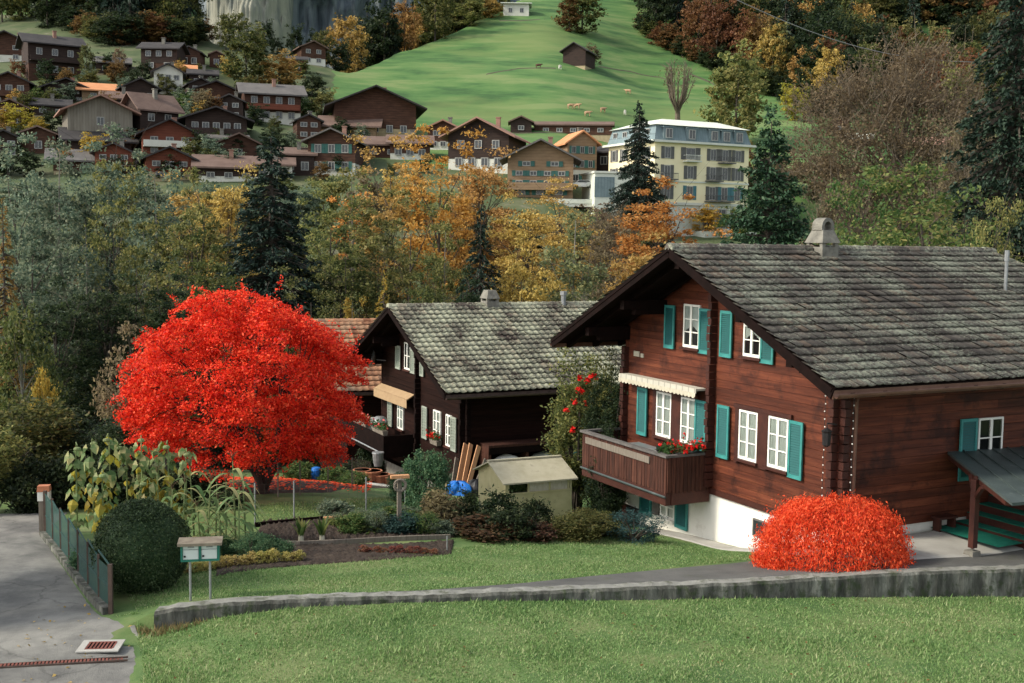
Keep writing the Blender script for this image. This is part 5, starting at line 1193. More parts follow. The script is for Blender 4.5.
# ------------------------------------------------------------------ cows
def cow_mesh():
    V = [(0,0,1.05),(.55,0,1.08),(.8,0,1.2),(1.05,0,1.32),(1.3,0,1.2),(-.55,0,1.1),(-.75,0,1.12),(-.85,0,.75),(-.86,0,.45)]
    E_ = [(0,1),(1,2),(2,3),(3,4),(0,5),(5,6),(6,7),(7,8)]; rr = [.36,.32,.2,.16,.1,.33,.2,.03,.04]
    for sx, base in ((.5, 1), (-.6, 5)):
        for sy in (-1, 1):
            n = len(V); V += [(sx, .2*sy, .72), (sx+(.04 if sx > 0 else -.06), .2*sy, .38), (sx, .2*sy, .02)]; E_ += [(base, n), (n, n+1), (n+1, n+2)]; rr += [.13,.08,.06]
    me = bpy.data.meshes.new('cow'); me.from_pydata(V, E_, []); o = bpy.data.objects.new('cow', me); col.objects.link(o)
    o.modifiers.new('skin', 'SKIN'); 
    for i, r_ in enumerate(rr): me.skin_vertices[0].data[i].radius = (r_, r_)
    me.skin_vertices[0].data[0].use_root = True
    s = o.modifiers.new('sub', 'SUBSURF'); s.levels = 1
    dg = bpy.context.evaluated_depsgraph_get(); m2 = bpy.data.meshes.new_from_object(o.evaluated_get(dg)); bpy.data.objects.remove(o); m2.materials.clear(); return m2
cm = cow_mesh()
M['cow_tan'] = mat('tan_cow_coat', [(.36,.21,.11), (.48,.32,.2)], scale=1.5); M['cow_white'] = mat('white_cow_coat', [(.6,.57,.5), (.68,.65,.58)], scale=1.5); M['cow_brown'] = mat('dark_cow_coat', [(.06,.03,.02), (.1,.05,.035)], scale=1.5)
for px, py, a, m, lab in ((628, 94, 2.9, 'cow_tan', 'tan cow grazing highest on the open meadow'), (570.5, 109, .2, 'cow_tan', 'left cow of the close tan pair above the stables'), (577, 109, -.3, 'cow_tan', 'right cow of the close tan pair above the stables'),
        (587.5, 116.5, .1, 'cow_tan', 'tan cow nearest to the long stable roof'), (603, 112.5, .5, 'cow_tan', 'tan cow standing alone right of the close pair'), (625, 115, 1.4, 'cow_white', 'white cow near the hotel spruce'), (560, 69.5, 1.2, 'cow_white', 'white cow just below the hay barn'), (538.5, 68.5, 0, 'cow_brown', 'dark cow left of the hay barn')):
    p = hit(px, py, 150); o = link('cow', cm.copy(), M[m], None, p); o.rotation_euler = (0, 0, a); o.scale = (.9,)*3; tag(o, lab, 'cow', 'cows on the meadow')
# ------------------------------------------------------------------ trees by picture column, top row and distance
def T_(key, px, ptop, Y, wpx, label, lmk=None, group=None, name=None, base=None, cat='tree', bark=None):
    if base is not None:
        p = hit(px, base, 100); Y = p.y
    top = at(px, ptop, Y); zb = g1(top.x, top.y)
    h = max(2., top.z-zb); w = wpx*Y/F
    nm = name or ('spruce_tree' if 'spruce' in key else 'broadleaf_tree')
    return tree(key, nm, top.x, Y, zb-.1, h, w, label, cat, group, lmk, barkk=bark)
RV = 'trees in the ravine'
# left half of the ravine
for a in [
 ('loose', 14, 142, 88, 84, 'grey-green airy tree at the left edge below the village', 'leaf_greygreen'),
 ('tall', 58, 132, 92, 80, 'tall grey-green tree left of the yellow-tinted one', 'leaf_greygreen'),
 ('round', 108, 138, 96, 84, 'dense grey-green tree below the pale barn', 'leaf_greygreen'),
 ('loose', 112, 170, 74, 66, 'airy tree with a yellow-tinted crown among grey-green ones', 'leaf_yellowgreen'),
 ('tall', 155, 158, 90, 78, 'grey-green tree in front of the low orange-red chalet', 'leaf_greygreen'),
 ('round', 192, 182, 84, 74, 'yellow-green tree left of the tall dark spruce', 'leaf_yellowgreen'),
 ('wide', 228, 168, 104, 66, 'golden tree behind the left side of the tall dark spruce', 'leaf_gold'),
 ('wide', 200, 176, 118, 70, 'orange-tinted tree top right below the low chalet', 'leaf_gold'),
 ('loose', 30, 215, 70, 90, 'olive tree at left with thin grey stems', 'leaf_greygreen'),
 ('tall', 85, 205, 72, 70, 'slim grey-green tree with a pale visible trunk, left of the maple', 'leaf_greygreen'),
 ('loose', 135, 228, 66, 70, 'dull green tree with pale stems above the maple', 'leaf_olive'),
 ('round', 205, 240, 72, 70, 'dark olive tree between the maple and the tall spruce', 'leaf_olive'),
 ('round', 55, 285, 58, 84, 'dark green tree behind the hedge at left', 'leaf_dark'),
 ('wide', 105, 275, 60, 80, 'dark bushy tree left behind the maple', 'leaf_dark'),
 ('round', 165, 270, 60, 80, 'dark leafy tree directly behind the maple crown', 'leaf_dark'),
 ('loose', 130, 320, 50, 66, 'small brown-green tree in the gap left of the maple', 'leaf_brown'),
 ('tall', 20, 300, 44, 70, 'green tree at left edge beside the larch', 'leaf_olive'),
 # middle
 ('loose', 330, 188, 100, 74, 'olive-gold tree right beside the tall spruce', 'leaf_yellowgreen'),
 ('tall', 352, 160, 112, 72, 'yellow-green tree below the dark chalet with teal shutters', 'leaf_yellowgreen'),
 ('loose', 392, 140, 116, 86, 'loose orange-gold tree with a dark forked trunk', 'leaf_gold'),
 ('loose', 440, 134, 112, 84, 'large loose orange tree in front of the pink roof', 'leaf_orange'),
 ('wide', 480, 150, 120, 76, 'golden tree in front of the pink roof, right part', 'leaf_gold'),
 ('loose', 410, 196, 88, 92, 'olive and gold tree in the centre with visible dark branches', 'leaf_yellowgreen'),
 ('round', 342, 238, 80, 84, 'dark olive tree right below the tall spruce', 'leaf_olive'),
 ('loose', 378, 225, 84, 60, 'dull green tree left of the small spruce', 'leaf_olive'),
 ('tall', 445, 215, 84, 54, 'thin gold-leaved tree left of the small spruce', 'leaf_yellowgreen'),
 ('wide', 528, 196, 110, 76, 'orange-gold tree below the tan chalet', 'leaf_gold'),
 ('round', 522, 244, 76, 58, 'bright golden tree right of the small spruce', 'leaf_gold'),
 ('tall', 575, 203, 78, 84, 'pale yellow-green birch above the mossy roof', 'leaf_birch'),
 ('loose', 612, 226, 84, 66, 'tan half-bare tree right of the birch', 'leaf_brown'),
 ('loose', 560, 182, 130, 66, 'orange tree below the parked cars', 'leaf_gold'),
 ('bare', 612, 206, 140, 50, 'grey-brown bare tree under the parking deck', None),
 ('round', 657, 186, 118, 84, 'bright orange round tree in front of the hotel', 'leaf_orange'),
 ('wide', 640, 236, 82, 74, 'golden tree just left of the big chalet roof', 'leaf_gold'),
 ('wide', 705, 232, 100, 80, 'low orange tree behind the big chalet ridge', 'leaf_orange'),
 ('round', 470, 275, 66, 60, 'dark green tree behind the mossy roof ridge', 'leaf_dark'),
 ('round', 425, 268, 66, 60, 'dark mixed tree behind the gable of the dark chalet', 'leaf_olive'),
 ('loose', 312, 270, 66, 70, 'rust-green tree right above the maple', 'leaf_olive'),
 ('tall', 352, 290, 62, 36, 'thin yellow-leaved young tree above the orange roof', 'leaf_yellow'),
 # right
 ('bare', 846, 180, 78, 100, 'brown half-bare tree above the chimney of the big chalet', None),
 ('bare_big', 900, 50, 150, 175, 'huge brown half-bare tree with a broad fan of branches', None),
 ('bare', 985, 110, 120, 90, 'brown half-bare tree beside the dark spruce at right', None),
 ('leafy', 930, 176, 46, 190, 'green leafy tree behind the right half of the big chalet roof', 'leaf_green'),
 ('leafy', 872, 190, 50, 110, 'green tree with yellow tips right of the stone chimney', 'leaf_green'),
 ('leafy', 992, 208, 42, 80, 'yellow-green bushy tree beside the roof vent pipe', 'leaf_yellowgreen'),
]:
    ky = {'round':'rav_a','loose':'rav_b','wide':'rav_c','tall':'rav_d'}.get(a[0], a[0]) if a[3] > 55 else a[0]
    T_(ky, a[1], a[2], a[3], a[4]*1.12, a[5], a[6], RV if a[3] > 55 else None, name='bare_tree' if 'bare' in a[0] else None)
T_('spruce', 271, 133, 80, 225, 'tall dark spruce rising in front of the village', name='spruce_tree')
T_('small_spruce', 481, 207, 76, 120, 'small dark spruce above the mossy roof of the dark chalet', name='spruce_tree')
T_('spruce', 640, 101, 165, 92, 'tall spruce with open boughs in front of the hotel', name='spruce_tree')
T_('thuja', 772, 116, 62, 190, 'bright green dense conifer behind the ridge of the big chalet', name='conifer_tree')
T_('big_spruce', 1030, -95, 60, 260, 'huge dark spruce filling the right edge of the view', name='spruce_tree')
T_('larch', 2, 195, 46, 84, 'golden-brown larch at the left edge', name='larch_tree')
T_('larch', 384, 268, 58, 60, 'slim pale yellow larch left of the dark chalet gable', 'leaf_yellow', name='larch_tree')
T_('small_spruce', 110, 255, 62, 80, 'dark young spruce between grey-green trees left of the maple', name='spruce_tree')
for px, pt, Y, w, lab, k in ((20, 395, 30, 110, 'olive shrubby tree at the end of the road', 'leaf_olive'), (70, 405, 34, 90, 'dark green tall shrub behind the sunflowers', 'leaf_dark'), (115, 430, 33, 60, 'dark shrub at the left foot of the maple', 'leaf_dark'), (42, 366, 38, 28, 'small bright yellow tree above the dark hedge', 'leaf_yellow'), (-18, 420, 27, 90, 'yellow-green bush beside the far end of the road', 'leaf_yellowgreen'), (55, 440, 30.5, 55, 'dark green bush behind the gate pillar', 'leaf_dark')):
    T_('round', px, pt, Y, w, lab, k, None, 'shrub_tree')
# meadow trees
T_('far_round', 738, 46, 0, 62, 'big olive-yellow tree behind the right end of the hotel', 'leaf_yellowgreen', base=143)
T_('far_tall', 738, 62, 0, 56, 'second olive-yellow tree right behind the hotel roof', 'leaf_yellowgreen', base=147)
T_('far_round', 796, 84, 0, 34, 'small round yellow and green tree on the meadow', 'leaf_yellow', base=121)
T_('bare_far', 679, 60, 0, 44, 'bare pollarded tree standing on the meadow left of the olive-yellow tree', None, base=131, name='bare_tree')
T_('far_round', 583, -14, 0, 46, 'dark clump tree at the top of the meadow', 'leaf_olive', base=34)
T_('far_round', 570, -6, 0, 26, 'rust-tinted tree at the left of the top meadow clump', 'leaf_rust', base=32)
T_('far_round', 593, 44, 0, 19, 'grey-brown bush tree beside the hay barn', 'leaf_brown', base=67)
for px, pt, b, w, k, lab in ((470, -4, 26, 36, 'leaf_yellowgreen', 'yellow-green bush at the upper left rim of the meadow'), (448, -10, 28, 30, 'leaf_olive', 'olive bush left of the yellow-green one on the meadow rim'), (492, -2, 18, 24, 'leaf_gold', 'golden bush left of the white flat building'),
        (361, 27, 66, 15, 'leaf_yellowgreen', 'slim pale poplar right of the chalet under the cliff'), (346, 34, 62, 20, 'leaf_dark', 'dark bush tree left of the pale poplar'), (246, 26, 88, 50, 'leaf_olive', 'large olive tree in the upper village below the cliff'), (279, 52, 92, 46, 'leaf_gold', 'golden tree in the upper village beside the olive one'),
        (312, 72, 104, 28, 'leaf_dark', 'dark round tree above the long white-based chalet'), (322, 88, 124, 34, 'leaf_yellowgreen', 'yellow-green bush right of the long white-based chalet'), (305, 96, 122, 24, 'leaf_green', 'green bush at the right end of the long white-based chalet'),
        (20, 104, 135, 34, 'leaf_yellow', 'bright yellow bush left of the pale barn'), (2, 107, 135, 26, 'leaf_yellow', 'yellow bush at the left edge below the balconied chalet'), (36, 116, 140, 22, 'leaf_yellow', 'small yellow bush next to the white shed'), (52, 108, 134, 26, 'leaf_dark', 'dark bush left of the pale barn'), (46, 58, 84, 22, 'leaf_dark', 'dark bush under the long dark chalet'), (86, 42, 84, 18, 'leaf_olive', 'bare-looking bush right of the long dark chalet'),
        (119, 46, 76, 14, 'leaf_brown', 'brown slim tree left of the dark roofed chalet'), (143, 60, 84, 20, 'leaf_dark', 'dark bush left of the white gabled house'), (203, 88, 120, 30, 'leaf_brown', 'brown bare tree above the wide dark chalet'), (94, 132, 166, 32, 'leaf_yellow', 'bright yellow tree below the pale barn'), (37, 86, 108, 16, 'leaf_green', 'green bush between two dark chalets at left'), (183, 92, 112, 26, 'leaf_green', 'green bush above the broad brown-grey roof'),
        (620, 190, 226, 40, 'leaf_brown', 'brown bush under the pale annex'), (748, 140, 190, 22, 'leaf_rust', 'rust-orange bush at the right end of the hotel'), (706, 205, 236, 40, 'leaf_orange', 'low orange bush before the hotel steps'), (735, 205, 240, 40, 'leaf_green', 'green bush right of the hotel steps'), (770, 150, 215, 60, 'leaf_brown', 'brown thicket right of the hotel'), (815, 150, 200, 60, 'leaf_brown', 'brown thicket on the meadow edge at right'), (960, 160, 205, 60, 'leaf_olive', 'olive thicket behind the huge brown tree')):
    T_('far_round' if w > 18 else 'far_tall', px, pt, 0, w, lab, k, None, base=b)
# tracks across the meadow
def track(pts, wid, name='meadow_track'):
    q = [hit(*p, 150) for p in pts]; P = [(v.x, v.y) for v in q]
    drape(name, [P, [(x, y+wid) for x, y in P]], M['track'], .12, 60, k=4)
M['track'] = mat('bare_track', [(.05,.06,.03), (.09,.085,.05)], scale=.6, detail=8)
for pts, w_ in (([(486,75),(520,69),(545,68.5),(556,69)], 1.6), ([(462,27),(500,22.5),(530,21),(545,20)], 2.2), ([(598,67),(630,72),(660,78),(672,82)], 1.4), ([(690,75),(712,84),(722,92),(735,95)], 2.6), ([(508,134.5),(560,133.5),(616,137)], 1.5), ([(330,82),(360,70),(392,58)], 2.5)):
    track(pts, w_)
# far forests: individual trees sharing the few prototypes
MASS = []
def forest(poly, n, sp, kinds, hr, wr, grp, cap=30):
    p = np.array(poly); lo, hi = p.min(0), p.max(0); out = []; tries = 0
    while len(out) < n and tries < 6000:
        tries += 1; q = np.array([random.uniform(lo[0], hi[0]), random.uniform(lo[1], hi[1])])
        if not inside(poly, q[:1], q[1:])[0]: continue
        if out and min(np.hypot(*(np.array(out)-q).T*np.array([[1],[1.]]))) < sp: continue
        out.append(q)
    out.sort(key=lambda q: -q[1])
    for n_, q in enumerate(out):
        k = random.choices(kinds, [z[4] for z in kinds])[0]
        v = hit(q[0], q[1], 120); h = random.uniform(*hr)*k[5]; w = h*random.uniform(*wr)*k[6]
        if n_ >= cap: MASS.append((k[0], k[3], v.x, v.y, v.z-.3, h, w)); continue
        tree(k[0], k[1], v.x, v.y, v.z-.3, h, w, k[2], 'tree', grp, k[3])
def K(place): return {
 's': ('far_spruce', 'spruce_tree', 'dark spruce '+place, 'leaf_spruce', 1, 1.15, .62),
 'd': ('far_round', 'broadleaf_tree', 'dark green broadleaf tree '+place, 'leaf_dark', 1, 1, 1),
 'o': ('far_tall', 'broadleaf_tree', 'olive green tree '+place, 'leaf_olive', 1, 1, 1),
 'r': ('far_round', 'broadleaf_tree', 'rust-brown autumn tree '+place, 'leaf_rust', 1, .95, 1),
 'g': ('far_tall', 'broadleaf_tree', 'golden-orange autumn tree '+place, 'leaf_gold', 1, .9, 1),
 'y': ('far_round', 'broadleaf_tree', 'yellow-green autumn tree '+place, 'leaf_yellowgreen', 1, .9, 1)}
def kw(place, **w): d = K(place); return [d[c][:4]+(w[c],)+d[c][5:] for c in w]
forest([(636,24),(660,44),(700,62),(722,72),(735,-70),(625,-70)], 70, 5.5, kw('of the hillside wood above the meadow', s=1, d=4, o=2, r=.8), (19, 25), (.5, .7), 'hillside wood above the meadow', cap=34)
forest([(716,68),(760,90),(780,96),(808,110),(845,119),(866,108),(866,-90),(716,-90)], 120, 5.5, kw('in the mixed wood behind the round yellow tree', s=.8, d=3, o=2, r=2.4, g=1.5), (18, 24), (.5, .7), 'mixed wood at right', cap=48)
forest([(862,104),(960,124),(1030,134),(1030,55),(940,62),(900,70),(862,40)], 44, 9, kw('at the far right behind the huge brown tree', d=2, o=2, r=1.5, y=1.5), (14, 19), (.55, .75), 'trees on the upper right slope', cap=26)
forest([(862,30),(900,-4),(960,4),(1030,24),(1030,-90),(862,-90)], 90, 6.5, kw('high on the slope at the upper right', o=2, r=1.5, g=1.5, y=1), (17, 22), (.55, .75), 'trees high at the upper right', cap=26)
forest([(58,22),(110,44),(150,40),(185,44),(206,36),(190,-20),(120,-90),(40,-90)], 105, 6, kw('in the dark forest above the village', s=2.2, d=3, o=1), (19, 26), (.5, .65), 'dark forest above the village', cap=44)
forest([(-20,26),(30,30),(62,34),(66,-90),(-20,-90)], 46, 7.5, kw('on the wooded slope at the upper left', d=2, o=2, y=.7), (15, 20), (.55, .75), 'wood at the upper left', cap=22)
def rim(n, x0, x1, kinds, hr, grp, d0=4, d1=70):
    for i in range(n):
        px = x0+(x1-x0)*(i+random.random())/n; cy = float(np.interp(px, *CREST)); v = hit(px, cy+2.5, 120); Y = v.y+random.uniform(d0, d1); X = ray(px, cy)[0]*Y
        k = random.choices(kinds, [z[4] for z in kinds])[0]; h = random.uniform(*hr)*k[5]
        tree(k[0], k[1], X, Y, g1(X, Y)-.3, h, h*random.uniform(.5, .72)*k[6], k[2], 'tree', grp, k[3])
rim(34, 345, 500, kw('between the cliff and the meadow', d=2, o=2.4, y=1, g=.8, s=.7), (18, 26), 'wood between cliff and meadow')
rim(8, 180, 204, kw('at the left foot of the cliff', d=2, o=1, g=.5), (19, 26), 'trees at the foot of the cliff', 2, 30)
rim(9, 222, 345, kw('at the foot of the cliff behind the upper houses', d=2, o=2, y=1), (7, 11), 'low trees at the foot of the cliff', 2, 25)
def skirt(pts, n, grp, hr=(5, 9), place='at the lower edge of the wood'):
    P = np.array(pts, float); d = np.r_[0, np.cumsum(np.hypot(*np.diff(P, axis=0).T))]
    for i in range(n):
        t = d[-1]*(i+random.random())/n; px, py = np.interp(t, d, P[:,0]), np.interp(t, d, P[:,1])
        v = hit(px, py, 120); h = random.uniform(*hr); k = random.choice([('leaf_dark', 'dark green'), ('leaf_olive', 'olive'), ('leaf_rust', 'rust-brown'), ('leaf_dark', 'dark green')])
        tree('far_round', 'edge_bush', v.x, v.y, v.z-.5, h, h*random.uniform(.8, 1.3), k[1]+' bush '+place, 'bush', grp, k[0])
skirt([(636,26),(660,46),(700,64),(722,74),(760,93),(780,98),(808,112),(845,121)], 34, 'bushes along the right wood edge', place='at the lower edge of the right wood')
skirt([(58,25),(110,46),(150,43),(185,46),(206,40)], 22, 'bushes along the dark forest edge', place='below the dark forest at upper left')
skirt([(866,38),(905,24),(960,26),(1010,40)], 13, 'trees on the upper right green patch', (11, 17), 'on the green patch at the upper right')
# garden bushes between the village houses
vb = 0
for _ in range(900):
    if vb >= 115: break
    px, py = random.uniform(-10, 425), random.uniform(66, 186)
    if px > 330 and py < 140: continue
    k = random.choices([('leaf_dark', 'dark green'), ('leaf_olive', 'olive'), ('leaf_greygreen', 'grey-green'), ('leaf_rust', 'rust-red'), ('leaf_gold', 'golden')], [3, 3, 2, .8, .8])[0]
    v = hit(px, py, 120); h = random.uniform(2., 5.); vb += 1
    tree('far_round', 'garden_bush', v.x, v.y, v.z-.2, h, h*random.uniform(.8, 1.2), k[1]+' garden bush between the village houses', 'bush', 'garden bushes in the village', k[0])
for i, px in enumerate(np.arange(-10, 640, 24)):
    px += random.uniform(-6, 6); Y = random.uniform(140, 172); pt = random.uniform(168, 196)+(34 if px > 480 else 0)
    k = random.choice([('leaf_greygreen', 'grey-green'), ('leaf_yellowgreen', 'yellow-green'), ('leaf_gold', 'golden'), ('leaf_olive', 'olive')] if px < 300 else [('leaf_orange', 'orange'), ('leaf_gold', 'golden'), ('leaf_yellowgreen', 'yellow-green'), ('leaf_brown', 'brown')])
    T_('far_round', px, pt, Y, random.uniform(36, 56), k[1]+' tree on the bank just below the village', k[0], 'trees on the bank below the village')
pt_ = hit(911, 40, 200); tree('far_spruce', 'spruce_tree', pt_.x, pt_.y, pt_.z, 21, 9, 'lone dark spruce on the green patch at the upper right', 'tree', None, 'leaf_spruce')
# smaller bushes on the valley floor, filling the ravine
for i in range(34):
    px = random.uniform(-40, 1060); Y = random.uniform(62, 150); v = at(px, 300, Y); h = random.uniform(4, 8)
    k = random.choice([('leaf_olive', 'olive'), ('leaf_dark', 'dark green'), ('leaf_brown', 'brown'), ('leaf_gold', 'golden')])
    tree('wide', 'shrub_tree', v.x, Y, g1(v.x, Y)-.2, h, h*random.uniform(.9, 1.4), k[1]+' undergrowth bush low in the ravine', 'shrub', 'undergrowth bushes in the ravine', k[0])
# the rest of the far woods reads as one mass
def mass():
    Vs = []; ms = []; mi = []
    for key, lk, x, y, z, h, w in MASS:
        me = PROTO[key][1]; n = len(me.vertices); V = np.empty(n*3, dtype=np.float32); me.vertices.foreach_get('co', V); V = V.reshape(-1, 3)
        a = random.uniform(0, 6.28); h0, w0 = PDIM[key]; c_, s_ = math.cos(a), math.sin(a)
        V = V @ np.array([[c_, s_, 0], [-s_, c_, 0], [0, 0, 1]]); V = V*np.array([w/w0, w/w0, h/h0])+np.array([x, y, z]); Vs.append(V)
        if lk not in ms: ms.append(lk)
        mi.append(np.full(n//4, ms.index(lk)))
    V = np.concatenate(Vs); me = np_mesh('far_wood', V, 4, np.arange(len(V)))
    for k in ms: me.materials.append(M[k])
    me.polygons.foreach_set('material_index', np.concatenate(mi).astype(np.int32))
    tag(link('far_wood', me, None), 'dense autumn wood high up behind the nearer forest trees', 'wood', kind='stuff')
mass()
# tree left of the frame whose shade lies on the road
tree('leafy', 'broadleaf_tree', -12.4, 17.9, g1(-12.4, 17.9), 6.4, 4.6, 'leafy green tree standing left of the road', 'tree', None, 'leaf_green')
# ------------------------------------------------------------------ cliff
def cliff():
    from mathutils import noise
    fr = lambda x, y, o=5: noise.fractal(Vector((x, y, 1.7)), .9, 2.1, o)
    def face(px0, px1, Y, amp, m, lean, z0, bulge=0):
        nx, nz = 170, 90; V = []; x0, x1 = at(px0, 0, Y).x, at(px1, 0, Y).x
        for j in range(nz):
            for i in range(nx):
                t = i/(nx-1); x = x0+(x1-x0)*t; z = z0+j*3.4
                led = 3.*math.floor(fr(x*.012+4, z*.03, 3)*2.2)
                y = Y+amp*fr(x*.022, z*.006)+amp*.45*fr(x*.09+9, z*.012)+amp*.16*fr(x*.35, z*.05)+led+(j*lean)-bulge*math.sin(math.pi*t)**.5
                V.append((x, y, z))
        i = np.arange(nx*nz).reshape(nz, nx); Fi = np.stack([i[:-1,:-1], i[:-1,1:], i[1:,1:], i[1:,:-1]], -1).reshape(-1, 4)
        tag(link('cliff', np_mesh('cliff', np.array(V), 4, Fi), M[m]), kind='structure')
    face(150, 520, 640, 20, 'rock', .5, 85); face(206, 290, 612, 9, 'rockpale', .35, 78, 20)
cliff()
# ================================================================== red maple
def maple():
    b = at(264, 491, 29.8); z0 = g1(b.x, b.y); o = empty('maple_tree', (b.x, b.y, z0), 0, 'scarlet Japanese maple with a wide rounded crown in the garden', 'tree')
    r_ = random.Random(21); top = at(262, 287, 29.8).z-z0; half = 112*29.8/F
    c0x = at(241, 400, 29.8).x-b.x
    # layered sprays: uneven dome, flat below
    K = 480; cs = []
    while len(cs) < K:
        d = rand_dir(1)[0]; az = math.atan2(d[1], d[0])
        q = r_.uniform(.45, 1)**.5 if r_.random() < .35 else r_.uniform(.86, 1.0)
        un = 1+.07*math.sin(3*az+1+2*d[2])+.06*math.sin(5*az+2-3*d[2])+.05*math.sin(9*az+5*d[2])
        hz = d[2]*q
        if hz < -.5: continue
        x, y = d[0]*q*un*half, d[1]*q*un*half*.95
        if hz < 0: s = 1-.10*abs(hz); x *= s; y *= s
        zc = top*.50; z = zc+hz*(top*.5 if hz > 0 else top*.52)*un
        cs.append((x+c0x, y, z-.22))
    c = np.array(cs); n = 230
    r0 = rng.uniform(.2, .56, K)
    P = np.repeat(c, n, 0); a = rng.uniform(0, 6.283, K*n); rr = np.sqrt(rng.uniform(0, 1, K*n))*np.repeat(r0, n)
    P = P+np.stack([np.cos(a)*rr, np.sin(a)*rr, rng.normal(0, .045, K*n)-.3*rr**2], 1)
    # sprays tilt down away from the crown's axis
    rad = np.hypot(P[:,0]-c0x, P[:,1]); crad = np.repeat(np.hypot(c[:,0]-c0x, c[:,1]), n); P[:,2] -= .38*(rad-crad)
    P = P[P[:,2] > .8]
    sel = [i for i in range(K) if c[i,2] > .3*top]; S_ = []
    for i in random.sample(sel, min(230, len(sel))):
        out = c[i]-np.array([c0x, 0, top*.42]); out = out/np.linalg.norm(out)*np.array([1,1,.8])+rng.normal(0, .3, 3)+np.array([0,0,.15]); t = rng.uniform(0, 1, 34)
        S_.append(c[i]+out*t[:,None]*rng.uniform(.25, .5)+rng.normal(0, .05, (34, 3)))
    P = np.concatenate([P]+S_)
    V = leaves(P, .074*rng.uniform(.5, 1.45, len(P)), .55, .5)
    leaf_obj('crown', V, M['leaf_red'], o)
    mb = MB()
    stems = []
    for k, (dx, dy, hh) in enumerate(((-.9, .1, 2.4), (-.25, .35, 3.0), (.75, -.15, 2.6), (.35, .5, 2.9), (-.5, -.5, 2.2))):
        pts = [Vector((.17*math.cos(k*1.3), .17*math.sin(k*1.3), -.2)), Vector((dx*.3, dy*.3, .55)), Vector((dx*.75, dy*.75, 1.25)), Vector((dx*1.25, dy*1.2, hh))]
        mb.tube(pts, [.095, .08, .065, .035], 7); stems.append(pts)
    for i in range(0, K, 6):
        e = Vector(c[i]); s = min(stems, key=lambda p: (p[3].to_2d()-e.to_2d()).length); a_ = s[2].lerp(s[3], r_.uniform(0, 1)) if e.z > 1.2 else s[1].lerp(s[2], r_.random())
        m_ = a_.lerp(e, .5)+Vector((0, 0, .2)); mb.tube([a_, m_, e], [.035, .02, .006], 4, False)
    mb.build('trunk', M['redbark'], o)
maple()
# fallen red leaves under it
def litter(name, px0, px1, py0, py1, Yr, n, m, label, s=.1):
    b = [gp(px0, py1), gp(px1, py1), gp(px1, py0), gp(px0, py0)]; p = np.array(b); lo, hi = p.min(0), p.max(0)
    x = rng.uniform(lo[0], hi[0], n*2); y = rng.uniform(lo[1], hi[1], n*2); k = inside(b, x, y)
    x, y = x[k], y[k]; P = np.stack([x, y, G(x, y)+.05+rng.uniform(0, .03, len(x))], 1)
    o = leaf_obj(name, leaves(P, s*rng.uniform(.6, 1.3, len(P)), .7, 2.5), M[m]); tag(o, label, 'leaves', kind='stuff')
litter('fallen_leaves', 225, 372, 478, 495, 0, 5000, 'leaf_orange_red', 'fallen red leaves lying on the ground behind the maple', .12)
# ================================================================== weeping dome maple by the wall
def dome():
    Y = 22.45; b = at(832, 566, Y); z0 = g1(b.x, b.y); o = empty('dome_maple', (b.x, b.y, z0), 0, 'low dome-shaped orange-red weeping maple behind the wall', 'shrub')
    H_ = at(832, 503, Y).z-z0; Rr = 71*Y/F
    Pl = []; Dl = []
    for n, sc_, ln in ((2300, 1., 17), (900, .86, 12), (500, .68, 9)):
        th = rng.uniform(0, 6.283, n); ph = np.where(rng.random(n) < .25, rng.uniform(0, .7, n), np.arccos(rng.uniform(0, 1, n)))
        un = sc_*(1+.03*np.sin(2*th+1)+.035*np.sin(5*th+4*ph)+.03*np.sin(11*th-6*ph)+rng.normal(0, .05, n))
        for k in range(ln):
            t = np.minimum(ph+k*.03+rng.normal(0, .012, n), 1.75); rr = Rr*un*np.sin(t)**.85; z = H_*un*np.cos(np.minimum(t, 1.57))**.85-(np.maximum(t-1.57, 0))*.5
            tk = th+.12*np.sin(th*9+k*.3)*k/ln
            Pl.append(np.stack([rr*np.cos(tk), .9*rr*np.sin(tk), np.maximum(z, .03)], 1)+rng.normal(0, .04, (n, 3)))
            Dl.append(np.stack([np.cos(th)*np.cos(t)*.8, np.sin(th)*np.cos(t)*.8, -.35-np.sin(t)], 1))
    P = np.concatenate(Pl); D = np.concatenate(Dl); D /= np.linalg.norm(D, axis=1)[:,None]
    V = leaves(P, .06*rng.uniform(.5, 1.5, len(P)), .3, .2, drop=D+rng.normal(0, .5, D.shape)); leaf_obj('crown', V, M['leaf_orange_red'], o)
    mb = MB(); r_ = random.Random(2); mb.tube([(0,0,-.1),(.06,.02,.4),(0,.05,.8)], [.09,.07,.05], 7)
    for i in range(26):
        a = r_.uniform(0, 6.28); q = r_.uniform(.5, .92); mb.tube([(.02,.02,.6), (math.cos(a)*Rr*q*.5, math.sin(a)*Rr*q*.5, H_*.82), (math.cos(a)*Rr*q, math.sin(a)*Rr*q*.9, H_*.82*math.sqrt(max(.02, 1-q*q)))], [.035,.02,.007], 4, False)
    for i in range(40):
        a = r_.uniform(0, 6.28); q = r_.uniform(.1, .8); e = Vector((math.cos(a)*Rr*q, math.sin(a)*Rr*q*.9, H_*math.cos(math.asin(q))**.85)); mb.tube([e*.9, e+Vector((r_.uniform(-.08,.08), 0, r_.uniform(.05,.16)))], [.006,.003], 3, False)
    mb.build('trunk', M['redbark'], o)
dome()
